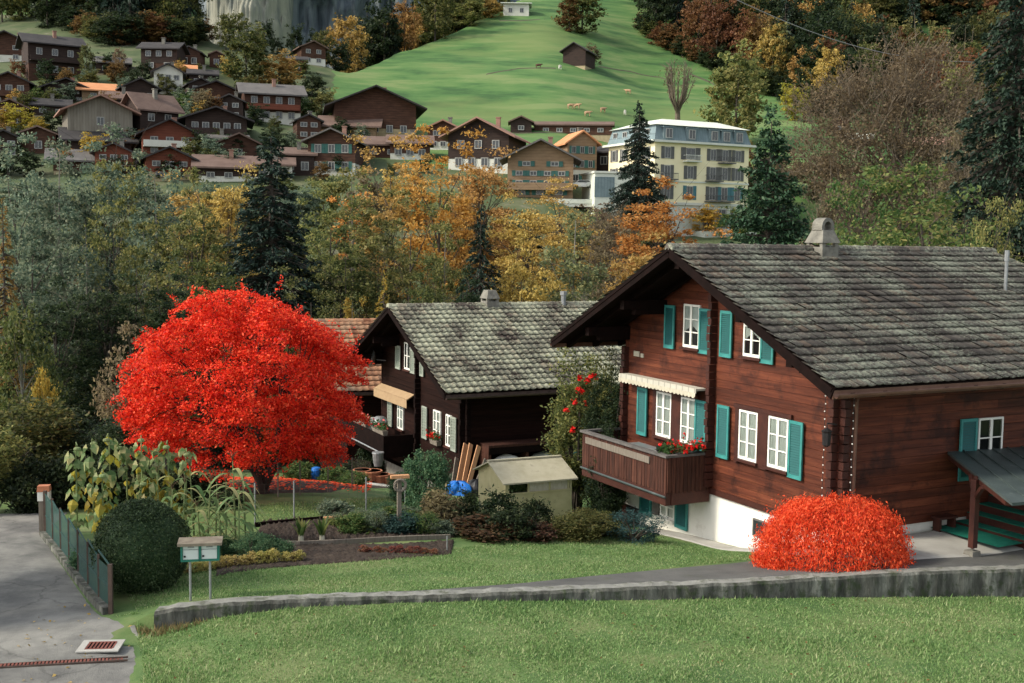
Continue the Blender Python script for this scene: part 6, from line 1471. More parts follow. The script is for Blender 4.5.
# ================================================================== clipped boxwood
def boxwood():
    b = at(143, 588, 19.8); z0 = g1(b.x, b.y); w = 92*19.8/F; h = at(143, 502, 19.8).z-z0
    o = empty('boxwood', (b.x, b.y, z0), 0, 'dark clipped round boxwood bush beside the green fence', 'shrub')
    n = 26000; d = rand_dir(n); d[:,2] = np.where(d[:,2] < -.75, -d[:,2], d[:,2])
    az = np.arctan2(d[:,1], d[:,0]); un = 1+.02*np.sin(4*az+3*d[:,2])+.02*np.sin(7*az-5*d[:,2]+1)+.015*np.sin(13*az+9*d[:,2])+rng.normal(0, .026, n)
    sq = np.abs(d)**.0
    P = d*un[:,None]*np.array([w/2, w/2, h*.54])+np.array([0, 0, h*.46]); P[:,2] = np.maximum(P[:,2], .03)
    V = leaves(P, .035*rng.uniform(.6, 1.5, n), .6, .3); leaf_obj('foliage', V, M['leaf_boxwood'], o)
    MB().lathe([(w*.44*math.sin(math.pi*i/10), h*.46-h*.5*math.cos(math.pi*i/10)) for i in range(11)], 20).build('inner_core', M['leaf_boxwood'], o)  # solid core added to stand in for the dark inside of the bush
boxwood()
# ================================================================== green fence, pillar, mailboxes, drain
def fence():
    o = empty('garden_fence', FN, 0, 'low green mesh fence with rusty posts along the road', 'fence'); n = 7
    mb = MB(); dirv = (FF-FN); wire = MB(); cu = MB()
    hN, hF = .8, .95
    gz = lambda t: g1(FN.x+dirv.x*t, FN.y+dirv.y*t)
    for i in range(n+1):
        t = i/n; x, y = dirv.x*t, dirv.y*t; z = gz(t)-FN.z; h = hN+(hF-hN)*t
        e = .032 if i in (0, n) else .018; p = MB().box(x-e, x+e, y-e, y+e, z-.2, z+h+.03); p.build('post', M['rust'], o)
    sd = Vector((dirv.y, -dirv.x, 0)).normalized()*.012
    for i in range(n):
        # each panel: vertical slats of a dense green mesh
        q = 26
        for k in range(q):
            t0 = (i+(k+.1)/q)/n; t1 = (i+(k+.92)/q)/n
            for (t, ) in (((t0),),): pass
            a = Vector((dirv.x*t0, dirv.y*t0, gz(t0)-FN.z)); b = Vector((dirv.x*t1, dirv.y*t1, gz(t1)-FN.z)); h = hN+(hF-hN)*t0
            wire.quad(a+Vector((0,0,.1)), b+Vector((0,0,.1)), b+Vector((0,0,h-.04)), a+Vector((0,0,h-.04)))
        a = Vector((dirv.x*i/n, dirv.y*i/n, gz(i/n)-FN.z)); b = Vector((dirv.x*(i+1)/n, dirv.y*(i+1)/n, gz((i+1)/n)-FN.z))
        for zz in (.1, .45, hN+.0): wire.bar(a+Vector((0,0,zz)), b+Vector((0,0,zz+(.12 if zz > .5 else 0))), .02, .025)
        cu.bar(a+Vector((-.05,0,.03)), b+Vector((-.05,0,.03)), .16, .16)
    wire.build('mesh_panels', M['fence'], o); cu.build('kerb', M['oldwall'], o)
fence()
p = at(45, 530, 24.2); gp_ = empty('gate_pillar', (p.x, p.y, g1(p.x, p.y)), .2, 'old gate pillar with a small white and red cap box at the far fence end', 'pillar')
hh = at(45, 500, 24.2).z-g1(p.x, p.y)
MB().box(-.1, .1, -.1, .1, -.2, hh).build('post', M['oldwood'], gp_); MB().box(-.12, .12, -.11, .11, hh, hh+.2).build('box', M['white'], gp_); MB().hexa([(-.13,-.12,hh+.2),(.13,-.12,hh+.2),(.13,.12,hh+.2),(-.13,.12,hh+.2),(-.12,-.1,hh+.32),(.12,-.1,hh+.32),(.12,.1,hh+.32),(-.12,.1,hh+.32)]).build('cap', M['terracotta'], gp_)
def mailbox():
    b = at(200.5, 602, 18.2); z0 = g1(b.x, b.y); o = empty('mailbox', (b.x, b.y, z0), R(11), 'double green mailbox with pale doors and a brown roof on two posts', 'mailbox')
    o.scale = (.92, .92, 1)
    zb = at(199, 561, 18.2).z-z0; zt = at(199, 545, 18.2).z-z0
    for x, ex in ((-.17, 0), (.17, .0)): MB().tube([(x, .0, -.1), (x, 0, zb)], .022, 8).build('post', M['steel'], o)
    cab = MB().box(-.33, .33, .03, .3, zb, zt).box(-.33, -.295, -.03, .028, zb, zt).box(.295, .33, -.03, .028, zb, zt).box(-.02, .02, -.03, .028, zb, zt).box(-.295, .295, -.03, .028, zb, zb+.03); cab.build('cabinet', M['mailgreen'], o)
    MB().hexa([(-.38,-.08,zt+.0),(.38,-.08,zt+.0),(.38,.3,zt+.02),(-.38,.3,zt+.02),(-.38,-.08,zt+.045),(.38,-.08,zt+.045),(.38,.3,zt+.065),(-.38,.3,zt+.065)]).build('roof', M['browntop'], o)
    for x in (-.158, .158):
        d = MB().box(x-.132, x+.132, -.012, .02, zb+.035, zb+.19).box(x-.132, x+.132, -.012, .02, zb+.2, zt-.01); dd = d.build('door', M['maildoor'], o)
        MB().box(x-.12, x-.085, -.022, -.012, zb+.07, zb+.1).build('lock', M['black'], dd); MB().box(x-.05, x+.06, -.016, -.0125, zb+.225, zb+.25).build('name_plate', M['zinc'], dd)
mailbox()
def drain():
    p = at(101, 658.5, 16.4); z = g1(p.x, p.y)+.045; o = empty('drain_grate', (p.x, p.y, z), R(6), 'rusty road drain grate set in a pale concrete frame', 'drain')
    w, d = .3, .24
    MB().box(-w, w, -d, -.16, 0, .02).box(-w, w, .16, d, 0, .02).box(-w, -.2, -.158, .158, 0, .02).box(.2, w, -.158, .158, 0, .02).build('frame', M['concrete'], o)
    g_ = MB().box(-.198, .198, -.158, -.13, 0, .024).box(-.198, .198, .13, .158, 0, .024)
    for k in range(8): x = -.19+k*.0535; g_.box(x, x+.024, -.129, .129, 0, .024)
    g_.build('grate', M['grate'], o); MB().quad((-.19,-.15,.006),(.19,-.15,.006),(.19,.15,.006),(-.19,.15,.006)).build('pit', M['void'], o)
    a, b = at(-14, 688, 15.5), at(128, 664, 16.0); mb = MB(); c = MB(); L = (b-a).to_2d().length; dr = (b-a); dr.z = 0; dr.normalize(); sd = Vector((-dr.y, dr.x, 0)); n = int(L/.05)
    zz = lambda q: Vector((q.x, q.y, g1(q.x, q.y)+.05))
    for i in range(n):
        q = zz(a+dr*(i*.05)); mb.bar(q-sd*.05, q+sd*.05, .03, .02, up=(0,0,1))
    for s in (-1, 1): c.bar(zz(a)+sd*s*.065, zz(b)+sd*s*.065, .02, .024)
    k = mb.build('channel_drain', M['grate'], None); c.build('rim', M['rust'], k); tag(k, 'rusty slotted channel drain across the road', 'drain')
drain()
# ================================================================== garden
drape('soil_bed', [[gp(215,577), gp(300,566), gp(390,560), gp(452,555)], [gp(215,560), gp(300,545), gp(390,545), gp(455,541)]], M['soil'], .015, 130, .02, 40)
drape('soil_bed', [[gp(250,546), gp(300,542), gp(345,540), gp(455,538)], [gp(262,522), gp(300,520), gp(345,518), gp(455,522)]], M['soil'], .02, 130, .035, 40)
drape('leaf_path', [[gp(225,497), gp(330,494), gp(415,488)], [gp(225,484), gp(330,480), gp(405,478)]], M['soil'], .035, 30)
def edging(pts, m, label, h=.12, w=.06):
    q = [gp(*a) for a in pts]; mb = MB(); o0 = Vector((q[0][0], q[0][1], g1(*q[0])))
    for (a, b) in zip(q[:-1], q[1:]):
        n = 4
        for i in range(n):
            s = [a[0]+(b[0]-a[0])*i/n, a[1]+(b[1]-a[1])*i/n]; e = [a[0]+(b[0]-a[0])*(i+1)/n, a[1]+(b[1]-a[1])*(i+1)/n]
            mb.bar(Vector((s[0], s[1], g1(*s)+h*.35))-o0, Vector((e[0], e[1], g1(*e)+h*.35))-o0, w, h)
    tag(mb.build('garden_edging', M[m], None, o0), label, 'edging')
edging([(255,545), (300,546), (345,544), (395,541), (450,539)], 'oldwood', 'pale wooden board edging along the front of the vegetable bed')
edging([(255,527), (330,520), (352,517)], 'beam_dark', 'dark board edging behind the vegetable bed')
lo = at(345, 522, 26); lg = MB().bar((-.5,0,.12),(.7,.15,.2),.12,.1); tag(lg.build('plank', M['plank'], None, (lo.x, lo.y, g1(lo.x, lo.y))), 'pale plank lying on the soil of the vegetable bed', 'plank')
# wire garden fence with thin posts
def wire_fence(pts, label, h=.95, m='steel'):
    q = [gp(*a) for a in pts]; o = empty('wire_fence', (q[0][0], q[0][1], g1(*q[0])), 0, label, 'fence'); o0 = Vector(o.location); P = []
    for a in q:
        b = Vector((a[0], a[1], g1(*a)))-o0; P.append(b); MB().tube([b-Vector((0,0,.2)), b+Vector((0,0,h))], .02, 6).build('post', M[m], o)
    w = MB()
    for a, b in zip(P[:-1], P[1:]):
        for k in range(6): w.tube([a+Vector((0,0,.1+k*.16)), b+Vector((0,0,.1+k*.16))], .002, 3, False)
        n = int((b-a).length/.22)
        for k in range(n): c = a.lerp(b, k/n); w.tube([c+Vector((0,0,.1)), c+Vector((0,0,.9))], .0015, 3, False)
    w.build('wire_mesh', M['rust'], o)
wire_fence([(255,524), (294,521), (366,516), (405,513)], 'thin wire garden fence behind the vegetable bed')
wire_fence([(278,497), (300,495), (328,492), (352,488), (375,482)], 'wire fence on dark wooden posts behind the maple', .9, 'oldwood')
p = at(447, 553, 23.6); tag(MB().tube([(0,0,-.1),(0,0,.34)], .018, 6).build('stake', M['steel'], None, (p.x, p.y, g1(p.x, p.y))), 'short pale metal stake at the edge of the lawn', 'stake')
b = at(399, 535, 25.5); z0 = g1(b.x, b.y); hh = at(399, 478, 25.5).z-z0; o = empty('garden_post', (b.x, b.y, z0), .3, 'weathered wooden post with a pale cross board and a wreath', 'post')
MB().box(-.045, .045, -.045, .045, -.2, hh).build('post', M['oldwood'], o); MB().box(-.2, .22, -.08, .06, hh, hh+.07).build('cross_board', M['plank'], o); MB().tube([(.13*math.cos(t), -.09, hh-.15+.13*math.sin(t)) for t in np.linspace(0, 6.28, 14)], .035, 6).build('wreath', M['oldwood'], o)
def sh_(key, px, py, Y, wpx, hpx, label, lmk, name='shrub', cat='shrub', group=None):
    p = at(px, py, Y); return shrub(key, name, p.x, p.y, hpx*Y/F, wpx*Y/F, label, lmk, cat, group)
# edging plants
for i, px in enumerate(np.linspace(170, 300, 17)):
    sh_('small', px+random.uniform(-2,2), 575-(px-170)*.095+random.uniform(-1,1), 20.6+(px-170)*.012, 15, random.uniform(11,16), 'lime-yellow edging plant in the row in front of the flower bed', 'leaf_lime', 'edging_plant', 'plant', 'yellow edging plants')
for i, px in enumerate(np.linspace(362, 432, 10)):
    sh_('small', px+random.uniform(-2,2), 560-(px-362)*.04+random.uniform(-1.5,1.5), 23.2, 12, random.uniform(6,10), 'red-leaved lettuce in the front bed', 'leaf_lettuce_red', 'lettuce', 'plant', 'red lettuces in the front bed')
sh_('fine', 252, 556, 22.2, 46, 28, 'grey-green lavender cushion behind the yellow edging plants', 'leaf_herb', 'lavender')
sh_('fine', 205, 560, 22.4, 36, 24, 'green cushion plant right behind the mailbox', 'leaf_green', 'garden_plant', 'plant')
for i, (px, py, w, h) in enumerate(((352,540,36,22),(376,537,34,26),(402,541,40,22),(425,536,40,24),(440,541,34,16),(365,528,34,18),(412,527,38,18),(340,545,24,13))):
    sh_('fine' if i % 2 else 'dense', px, py, 25.2+i*.1, w, h, ['spreading green herb clump at the left of the herb patch','bushy green herb in the herb patch','wide green herb clump right of the wooden post','tall herb clump at the right of the herb patch','low grey-green herb at the right bed corner','pale green herb behind the others','loose green herb below the bean vines','small herb at the left front of the patch'][i], ['leaf_green','leaf_greygreen','leaf_teal','leaf_green','leaf_greygreen','leaf_green','leaf_teal','leaf_greygreen'][i], 'herb_plant', 'plant', 'herbs in the vegetable bed')
blades('grass', [gp(255,522), gp(300,519), gp(366,514), gp(420,510), gp(420,499), gp(330,501), gp(250,505)], 700, .05, 'grass strip in shade behind the wire garden fence')
blades('dry_grass', [(-5.75,17.2), (-5.4,17.33), (-4.7,17.53), (-4.8,17.3), (-5.3,17.0), (-5.6,17.0)], 1100, .1, 'tuft of dry straw-coloured grass at the wall end', .012, 'leaf_straw')
for i in range(17):
    px = random.uniform(322, 452); py = random.uniform(522, 543)
    sh_(random.choice(['fine', 'dense', 'small']), px, py, 25.4+(540-py)*.09, random.uniform(24, 44), random.uniform(11, 24), 'green herb clump filling the vegetable bed behind the pale edging', random.choice(['leaf_herb', 'leaf_herb', 'leaf_greygreen', 'leaf_green']), 'herb_plant', 'plant', 'herbs in the vegetable bed')
for px, py, w, h, lab in ((228,566,30,20,'green cushion between the mailbox and the lavender'),(280,552,30,18,'low green plant right of the lavender'),(262,535,34,24,'green clump at the left end of the vegetable bed'),(85,585,30,34,'loose green plant behind the green fence'),(100,570,26,40,'tall green weed between fence and boxwood')):
    sh_('dense', px, py, 22.6 if px > 200 else 21, w, h, lab, 'leaf_herb', 'garden_plant', 'plant')
for i, (px, py, Y, w, h) in enumerate(((66,498,27.5,60,62),(100,497,27.8,56,54),(135,497,28,60,46),(170,496,28,54,40),(205,495,28.5,50,30),(30,505,27,56,60),(225,500,27.4,36,22))):
    sh_('dense', px, py, Y, w, h, ['dark green hedge shrub behind the leftmost sunflowers','dark hedge shrub behind the yellow-leaved sunflowers','dark green shrub under the left edge of the maple crown','dark shrub behind the corn at the maple','low dark shrub left of the maple trunk','dark shrub behind the gate pillar','small dark plant in front of the maple trunk'][i], 'leaf_dark', 'hedge_shrub', 'shrub')
def scatter(name, poly, n, m, label, s):
    p = np.array(poly); lo, hi = p.min(0), p.max(0); x = rng.uniform(lo[0], hi[0], n); y = rng.uniform(lo[1], hi[1], n); k = inside(poly, x, y); x, y = x[k], y[k]
    o = leaf_obj(name, leaves(np.stack([x, y, G(x, y)+.055], 1), s*rng.uniform(.5, 1.3, len(x)), .6, 2.), M[m]); tag(o, label, 'leaves', kind='stuff')
scatter('fallen_leaves', [(-5,14.8), (-5.4,17), (9,21.5), (14,22), (14,15)], 420, 'leaf_rust', 'brown fallen leaves scattered over the lower lawn', .06)
scatter('fallen_leaves', [(-5.1,14.8), (-5.8,17.3), (-6.8,19), (-8.2,19), (-6.6,14.8)], 110, 'leaf_gold', 'yellow fallen leaves on the road beside the fence', .06)
# leafy leeks / chard
def leafy(px, py, Y, hpx, label, name='chard', n=16, m='leaf_green', wd=.09, cat='plant', group=None, arch=.5, pale=True):
    p = at(px, py, Y); h = hpx*Y/F; o = empty(name, (p.x, p.y, g1(p.x, p.y)), 0, label, cat, group); V = []; Fi = []; r_ = random.Random(int(px*7+py)); nn = 0
    for i in range(n):
        a = 6.283*i/n+r_.uniform(-.3,.3); L = h*r_.uniform(.8, 1.1); sp = r_.uniform(.25, 1)*arch
        sd = Vector((-math.sin(a), math.cos(a), 0)); d = Vector((math.cos(a), math.sin(a), 0)); k = 5
        for j in range(k+1):
            t = j/k; c = d*(L*sp*t*t+.02)+Vector((0,0,L*(t-.35*sp*t*t))); ww = wd*(.35+.65*math.sin(math.pi*min(1, t*.9+.05)))*(1-.2*t) if t < 1 else .005
            V += [tuple(c-sd*ww/2+Vector((0,0,.02*t))), tuple(c+sd*ww/2+Vector((0,0,.02*t)))]
            if j: Fi += [nn+2*j-2, nn+2*j-1, nn+2*j+1, nn+2*j]
        nn = len(V)
    link('leaves', np_mesh('leaves', np.array(V), 4, np.array(Fi)), M[m], o)
    if pale: MB().tube([(0,0,-.05),(0,0,h*.35)], [.07,.05], 7).build('stalk', M['cream'], o)
    return o
leafy(301, 548, 24, 26, 'left of two leafy leeks in the vegetable bed'); leafy(322, 547, 24, 28, 'right of two leafy leeks in the vegetable bed', m='leaf_green')
# corn
def corn(px, py, Y, hpx, label):
    p = at(px, py, Y); h = hpx*Y/F; o = empty('corn_plant', (p.x, p.y, g1(p.x, p.y)), 0, label, 'corn', 'corn plants behind the boxwood'); V = []; Fi = []; nn = 0; r_ = random.Random(int(px*13+py))
    lean = Vector((r_.uniform(-.08,.08), r_.uniform(-.08,.08), 1))
    for i in range(11):
        z = h*(.12+.075*i); a = 3.14*i+r_.uniform(-.9,.9); L = h*r_.uniform(.32,.48); d = Vector((math.cos(a), math.sin(a), 0)); sd = Vector((-math.sin(a), math.cos(a), 0)); k = 7
        for j in range(k+1):
            t = j/k; c = lean*z+d*L*(t*.85)+Vector((0,0,L*(.75*t-1.25*t*t))); ww = .085*(math.sin(math.pi*min(1, t*.85+.15)))+.004
            V += [tuple(c-sd*ww/2), tuple(c+sd*ww/2)]
            if j: Fi += [nn+2*j-2, nn+2*j-1, nn+2*j+1, nn+2*j]
        nn = len(V)
    link('leaves', np_mesh('leaves', np.array(V), 4, np.array(Fi)), M['leaf_corn'], o)
    t = MB().tube([(0,0,-.1), lean*(h*.5), lean*h], [.022,.018,.008], 6)
    t.build('stalk', M['leaf_corn'], o)
    ts = MB()
    for i in range(9): a = i*.7; ts.tube([lean*(h*.97), lean*(h*1.04)+Vector((math.cos(a)*.03, math.sin(a)*.03, 0)), lean*(h*1.08)+Vector((math.cos(a)*.12, math.sin(a)*.12, .02))], [.006,.005,.003], 3, False)
    ts.build('tassel', M['leaf_brown'], o)
for i, (px, py, hp, Y) in enumerate(((182,548,74,22.6),(195,546,84,23.2),(207,545,72,23),(216,541,62,23.8),(226,543,70,23.2),(236,542,88,23.5),(246,540,64,24),(171,552,70,22.4),(202,550,56,22.2),(222,549,60,22.4),(239,550,72,22.6),(160,548,80,23))):
    corn(px, py, Y, hp, ['corn plant with arching leaves at the left of the corn patch','tall corn plant with a brown tassel near the middle of the patch','arching pale corn plant before the maple trunk'][0 if px < 190 else 1 if px < 222 else 2])
# sunflowers with hanging yellowing leaves
def sunflower(px, py, Y, hpx, label, yel=.5):
    p = at(px, py, Y); h = hpx*Y/F; o = empty('sunflower', (p.x, p.y, g1(p.x, p.y)), random.uniform(0, 6), label, 'sunflower', 'withered sunflowers behind the boxwood'); r_ = random.Random(int(px*3+py)); V = [[], []]
    top = Vector((r_.uniform(-.1,.1), r_.uniform(-.1,.1), h)); hd = top+Vector((.16, .0, -.03))
    MB().tube([(0,0,-.1), top*.5+Vector((.02,0,0)), top*.93, top+Vector((.06,0,.02)), hd], [.022,.018,.014,.011,.01], 6).build('stalk', M['leaf_corn'], o)
    for i in range(30):
        t = r_.uniform(.25, .99); a = r_.uniform(0, 6.28); b = top*t; d = Vector((math.cos(a), math.sin(a), 0)); sd = Vector((-math.sin(a), math.cos(a), 0)); L = r_.uniform(.15,.28); w = L*.42
        s = b+d*L*.5+Vector((0,0,.04)); e = s+d*L*.35-Vector((0,0,L*.95)); m_ = s.lerp(e, .4)
        mid = m_+d*.035; up_ = s.lerp(e, .12); k_ = V[1 if r_.random() < yel*(1.3-t) else 0]
        for sg_ in (-1, 1): k_ += [tuple(z) for z in (s, up_+sd*sg_*w*.75-Vector((0,0,.02)), m_+sd*sg_*w-d*.03, mid)]+[tuple(z) for z in (mid, m_+sd*sg_*w-d*.03, s.lerp(e, .72)+sd*sg_*w*.6-d*.02, e)]
        V[0] += [tuple(b), tuple(b.lerp(s,.5)+sd*.01), tuple(s), tuple(b.lerp(s,.5)-sd*.01)]
    for k, (nm, m) in enumerate((('green_leaves', 'leaf_corn'), ('yellow_leaves', 'leaf_yellow'))):
        if V[k]: leaf_obj(nm, np.array(V[k]), M[m], o)
    MB().lathe([(.01,.035),(.06,.02),(.075,-.01),(.06,-.04),(.01,-.05)], 9, tuple(hd-Vector((0,0,.06)))).build('flower_head', M['leaf_corn'], o)
for px, py, hp, Y, y in ((78,560,112,22.6,.2),(95,556,108,23.2,.9),(112,556,112,23.4,.7),(130,552,100,23.6,.5),(144,552,112,23.2,.3),(158,552,96,23.6,.4),(170,552,106,23.4,.6),(104,560,88,22.4,1.),(186,550,92,24,.8),(152,556,72,23,.9)):
    sunflower(px, py, Y, hp, 'withered sunflower with hanging yellow leaves' if y > .55 else 'tall green sunflower with a drooping head', y)
# bean vines and shrubs by the shed
sh_('big', 426, 535, 27.5, 58, 78, 'green bean vines climbing beside the wooden post', 'leaf_herb', 'bean_vine')
sh_('big', 402, 505, 31, 36, 34, 'light green shrub behind the wooden post', 'leaf_herb')
sh_('sprig', 440, 543, 26.5, 56, 40, 'brownish dry shrub at the foot of the bean vines', 'leaf_brown')
sh_('sprig', 497, 552, 26.2, 52, 46, 'dark green sprigged shrub in front of the small shed', 'leaf_dark'); sh_('sprig', 534, 550, 26.6, 46, 38, 'dark green shrub with upright sprigs at the middle of the shed', 'leaf_dark'); sh_('sprig', 466, 548, 26.8, 40, 40, 'loose dark shrub left of the small shed', 'leaf_dark')
sh_('dense', 486, 560, 25.6, 76, 24, 'low rust-red ground shrub at the lawn edge', 'leaf_redbrown'); sh_('sprig', 512, 556, 25.4, 60, 34, 'low dark sprigs between the two rust shrubs', 'leaf_dark'); sh_('dense', 530, 556, 25.6, 54, 22, 'rust-brown low shrub below the sprigged shrubs', 'leaf_redbrown')
sh_('big', 583, 546, 26, 78, 32, 'rounded brownish-green shrub right of the shed', 'leaf_olive'); sh_('big', 600, 544, 26.8, 50, 28, 'olive shrub behind the brownish one', 'leaf_olive'); sh_('fine', 634, 545, 26.0, 66, 33, 'blue-green spreading juniper at the house corner', 'leaf_teal', 'juniper'); sh_('fine', 618, 542, 26.8, 30, 26, 'small blue-green juniper left of the larger one', 'leaf_teal', 'juniper')
# ivy climber and yellowing rose between the houses
def climber(px, py, ptop, Y, wpx, label, lmk, name, key='climb'):
    p = at(px, py, Y); top = at(px, ptop, Y); z0 = g1(p.x, p.y); return shrub(key, name, p.x, p.y, top.z-z0, wpx*Y/F, label, lmk, 'climber', None, z0)
climber(606, 530, 424, 30.6, 44, 'dark green ivy bush climbing at the left corner of the big chalet', 'leaf_dark', 'ivy_bush'); climber(607, 520, 372, 31.8, 58, 'upper dark green leafy climber beside the large balcony', 'leaf_dark', 'ivy_bush')
rs = climber(577, 520, 350, 33.5, 74, 'yellowing climbing rose bush with red blooms', 'leaf_yellowgreen', 'rose_bush')
rs2 = climber(600, 520, 352, 33, 44, 'yellow-green top of the climber near the rake of the big roof', 'leaf_yellowgreen', 'climbing_plant')
for px, py in ((580,378),(579,389),(582,391),(592,376),(588,380),(575,402),(586,403),(572,430),(595,376),(566,410)):
    v = at(px, py, 32.2)-Vector(rs.location); q = np.array([(random.gauss(0,.035), random.gauss(0,.035), random.gauss(0,.035)) for _ in range(26)]); sx = np.array(rs.scale); me_o = leaf_obj('bloom', leaves(q, .085*np.ones(len(q)), .9), M['red_flower'], rs)
    me_o.matrix_local = (Matrix.Diagonal((1/sx[0], 1/sx[1], 1/sx[2], 1)) @ Matrix.Rotation(-rs.rotation_euler.z, 4, 'Z') @ Matrix.Translation(v))
# shed
def shed():
    b = at(505, 518, 30.3); o = empty('garden_shed', tuple(b), R(24), 'small cream garden shed with a weathered sheet roof', 'shed')
    L, D, h, r = 2.0, 1.9, .98, .36
    MB().prism([(0,0,-.4),(0,D,-.4),(0,D,h),(0,D/2,h+r),(0,0,h)], (.06,0,0)).build('end_wall', M['shed'], o); MB().prism([(L-.06,0,-.4),(L-.06,D,-.4),(L-.06,D,h),(L-.06,D/2,h+r),(L-.06,0,h)], (.06,0,0)).build('end_wall', M['shed'], o)
    MB().box(.062, L-.062, 0, .05, -.4, h-.32).build('front_wall', M['shed'], o); MB().box(.062, L-.062, D-.05, D, -.4, h).build('back_wall', M['shed'], o)
    f = MB()
    for x in (.062, .66, 1.3, L-.13): f.box(x, x+.05, -.005, .05, h-.318, h-.04)
    f.box(.062, L-.062, -.006, .055, h-.04, h+.02).box(.062,L-.062,-.02,-.002,h-.36,h-.32); f.build('window_frame', M['shed'], o)
    MB().quad((.1,.03,h-.31),(.66,.03,h-.31),(.66,.03,h-.05),(.1,.03,h-.05)).build('pane', M['glass'], o); MB().box(.7, L-.13, .02, .04, h-.32, h-.04).build('pale_window_fill', M['cream'], o)  # cream fill stands in for the lighter shed inside at these bays
    MB().box(.07, L-.07, .3, D-.06, -.3, .5).build('bench_inside', M['oldwood'], o)
    e = .14
    for s in (0, 1):
        y0 = -e if s == 0 else D+e; zz = h-e*r/(D/2)
        MB().hexa([(-.12,y0,zz),(L+.12,y0,zz),(L+.12,D/2,h+r),(-.12,D/2,h+r),(-.12,y0,zz+.04),(L+.12,y0,zz+.04),(L+.12,D/2,h+r+.04),(-.12,D/2,h+r+.04)]).build('roof', M['shedroof'], o)
    MB().box(-.12, L+.12, D/2-.06, D/2+.06, h+r+.03, h+r+.07).build('ridge', M['shedroof'], o)
    c = np.stack([rng.uniform(.1, 1.1, 400), rng.uniform(.1,.3,400), h-.3+np.abs(rng.normal(0,.1,400))], 1); leaf_obj('plants_inside', leaves(c, .1*np.ones(400), .6), M['leaf_green'], o)
shed()
# pots, barrel and walls under the dark balcony
for i, (px, py, w, h, lab) in enumerate(((362,478,.3,.3,'terracotta pot at the left of the pot row'),(372,480,.34,.34,'larger terracotta pot in the pot row'),(381,482,.3,.28,'terracotta pot next to the larger one'),(390,484,.28,.3,'terracotta pot at the right of the pot row'))):
    p = at(px, py, 39.2); o = MB().lathe([(w*.7,0),(w,h*.85),(w*1.08,h*.86),(w*1.08,h),(w*.9,h),(w*.85,h*.8)], 12).build('plant_pot', M['terracotta'], None, (p.x, p.y, p.z)); tag(o, lab, 'pot', 'terracotta pots under the dark balcony')
ws = [at(340, 484, 38.8), at(405, 492, 38.)]; o = MB().bar(Vector((0,0,-.3)), ws[1]-ws[0]-Vector((0,0,.3)), .25, .9).build('low_wall', M['concrete'], None, ws[0]); tag(o, 'low pale concrete wall below the row of pots', 'wall')
p = at(378, 466, 40); tag(MB().lathe([(.14,0),(.18,.2),(.2,.45),(.22,.46),(.21,.5),(.17,.5)], 14).build('rain_barrel', M['zinc'], None, (p.x, p.y, p.z)), 'grey rain barrel under the dark balcony', 'barrel')
p = at(316, 470, 36); tag(MB().lathe([(.12,0),(.16,.1),(.16,.4),(.13,.48),(.06,.5)], 14).build('water_barrel', M['blue'], None, (p.x, p.y, g1(p.x, p.y))), 'blue plastic barrel behind the maple', 'barrel')
for px, py, Y, w, h, k, lab in ((350,470,42,40,24,'leaf_dark','dark shrub under the left end of the dark balcony'),(333,478,36,34,20,'leaf_green','green shrub between the maple and the pots'),(355,490,35,30,16,'leaf_green','low green plants in front of the concrete wall'),(372,400,47,34,44,'leaf_dark','dark green bush below the orange roof'),(300,480,36,34,22,'leaf_green','green plants behind the maple trunk'),(452,480,38.6,14,22,'leaf_greygreen','small grey plant left of the leaning planks')):
    sh_('dense', px, py, Y, w, h, lab, k)
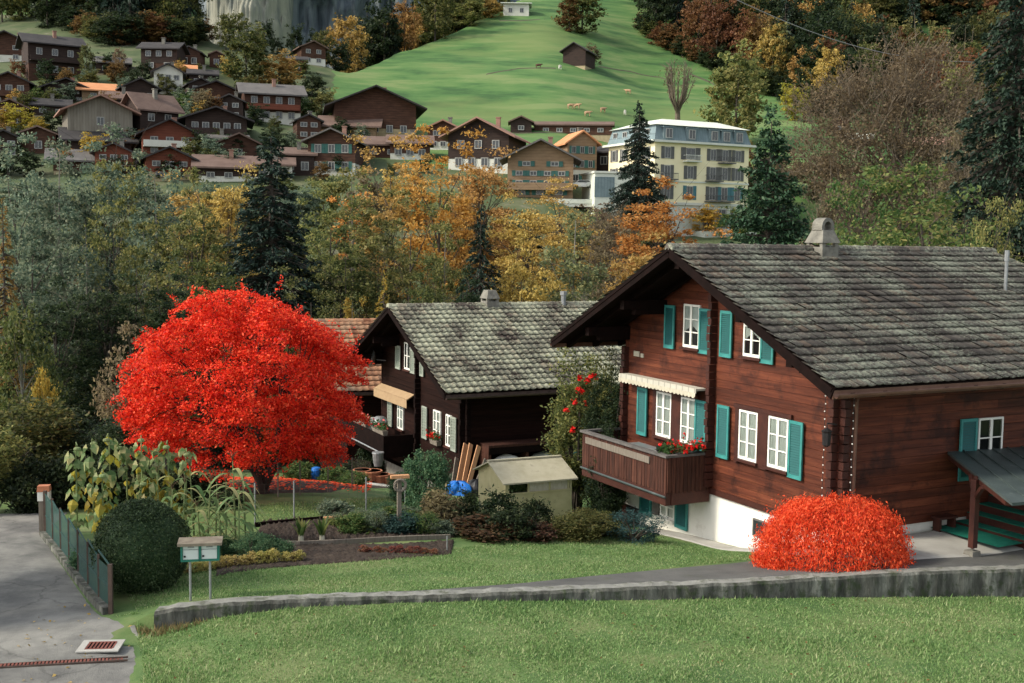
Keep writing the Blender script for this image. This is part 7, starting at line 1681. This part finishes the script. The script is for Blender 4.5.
# bicycle seen past the shed
def bicycle():
    p = at(580, 503, 34.2); o = empty('bicycle', (p.x, p.y, g1(p.x, p.y)), R(15), 'dark bicycle parked between the shed and the ivy', 'bicycle')
    for x in (-.52, .52):
        w = MB().tube([(x+.33*math.cos(t), 0, .34+.33*math.sin(t)) for t in np.linspace(0, 6.283, 25)], .02, 5, False).build('wheel', M['black'], o)
        s = MB()
        for k in range(10): s.tube([(x,0,.34),(x+.32*math.cos(k*.628), 0, .34+.32*math.sin(k*.628))], .003, 3, False)
        s.build('spokes', M['steel'], w)
    MB().tube([(-.52,0,.34),(-.12,0,.34),(.32,0,.78),(-.22,0,.82),(-.12,0,.34)], .016, 5, False).tube([(-.52,0,.34),(-.22,0,.82),(-.24,0,.95)], .013, 5, False).tube([(.52,0,.34),(.32,0,.78),(.3,0,1.0)], .015, 5, False).build('frame', M['blue'], o)
    MB().box(-.36,-.12,-.06,.06,.95,1.).build('saddle', M['black'], o); MB().tube([(.26,-.28,1.04),(.3,0,1.0),(.26,.28,1.04)], .014, 5).build('handlebar', M['steel'], o)
bicycle()
# overhead cable high at the right
o = MB().tube([at(720, -8, 150).lerp(at(1030, 62, 150), t)-Vector((0,0,3*math.sin(math.pi*t))) for t in np.linspace(0, 1, 12)], .05, 4).build('overhead_cable', M['steel']); tag(o, 'thin overhead cable crossing the wooded slope at the upper right', 'cable')
# ------------------------------------------------------------------ light
w = bpy.data.worlds.new('World'); sc.world = w; w.use_nodes = True; nt = w.node_tree
sk = nt.nodes.new('ShaderNodeTexSky'); sk.sky_type = 'NISHITA'; sk.sun_disc = False
SD = Vector((-.76, -.22, .62)).normalized()
sk.sun_elevation = math.asin(SD.z); sk.sun_rotation = math.atan2(SD.x, SD.y); sk.air_density = 1.; sk.dust_density = 2.
bg = nt.nodes['Background']; hs_ = nt.nodes.new('ShaderNodeHueSaturation'); hs_.inputs['Saturation'].default_value = .35; nt.links.new(sk.outputs[0], hs_.inputs['Color']); nt.links.new(hs_.outputs[0], bg.inputs[0]); bg.inputs[1].default_value = .15
sl_ = bpy.data.lights.new('sun', 'SUN'); sl_.energy = 1.9; sl_.angle = R(7); sl_.color = (1, .91, .76)
so = bpy.data.objects.new('sun', sl_); col.objects.link(so); so.rotation_euler = (-SD).to_track_quat('-Z', 'Y').to_euler()
vs = sc.view_settings; vs.view_transform = 'Standard'; vs.look = 'None'; vs.gamma = 1; vs.exposure = 1.0
sc.cycles.max_bounces = 6; sc.cycles.diffuse_bounces = 3; sc.cycles.transparent_max_bounces = 12; sc.cycles.use_denoising = True
sc.render.film_transparent = False
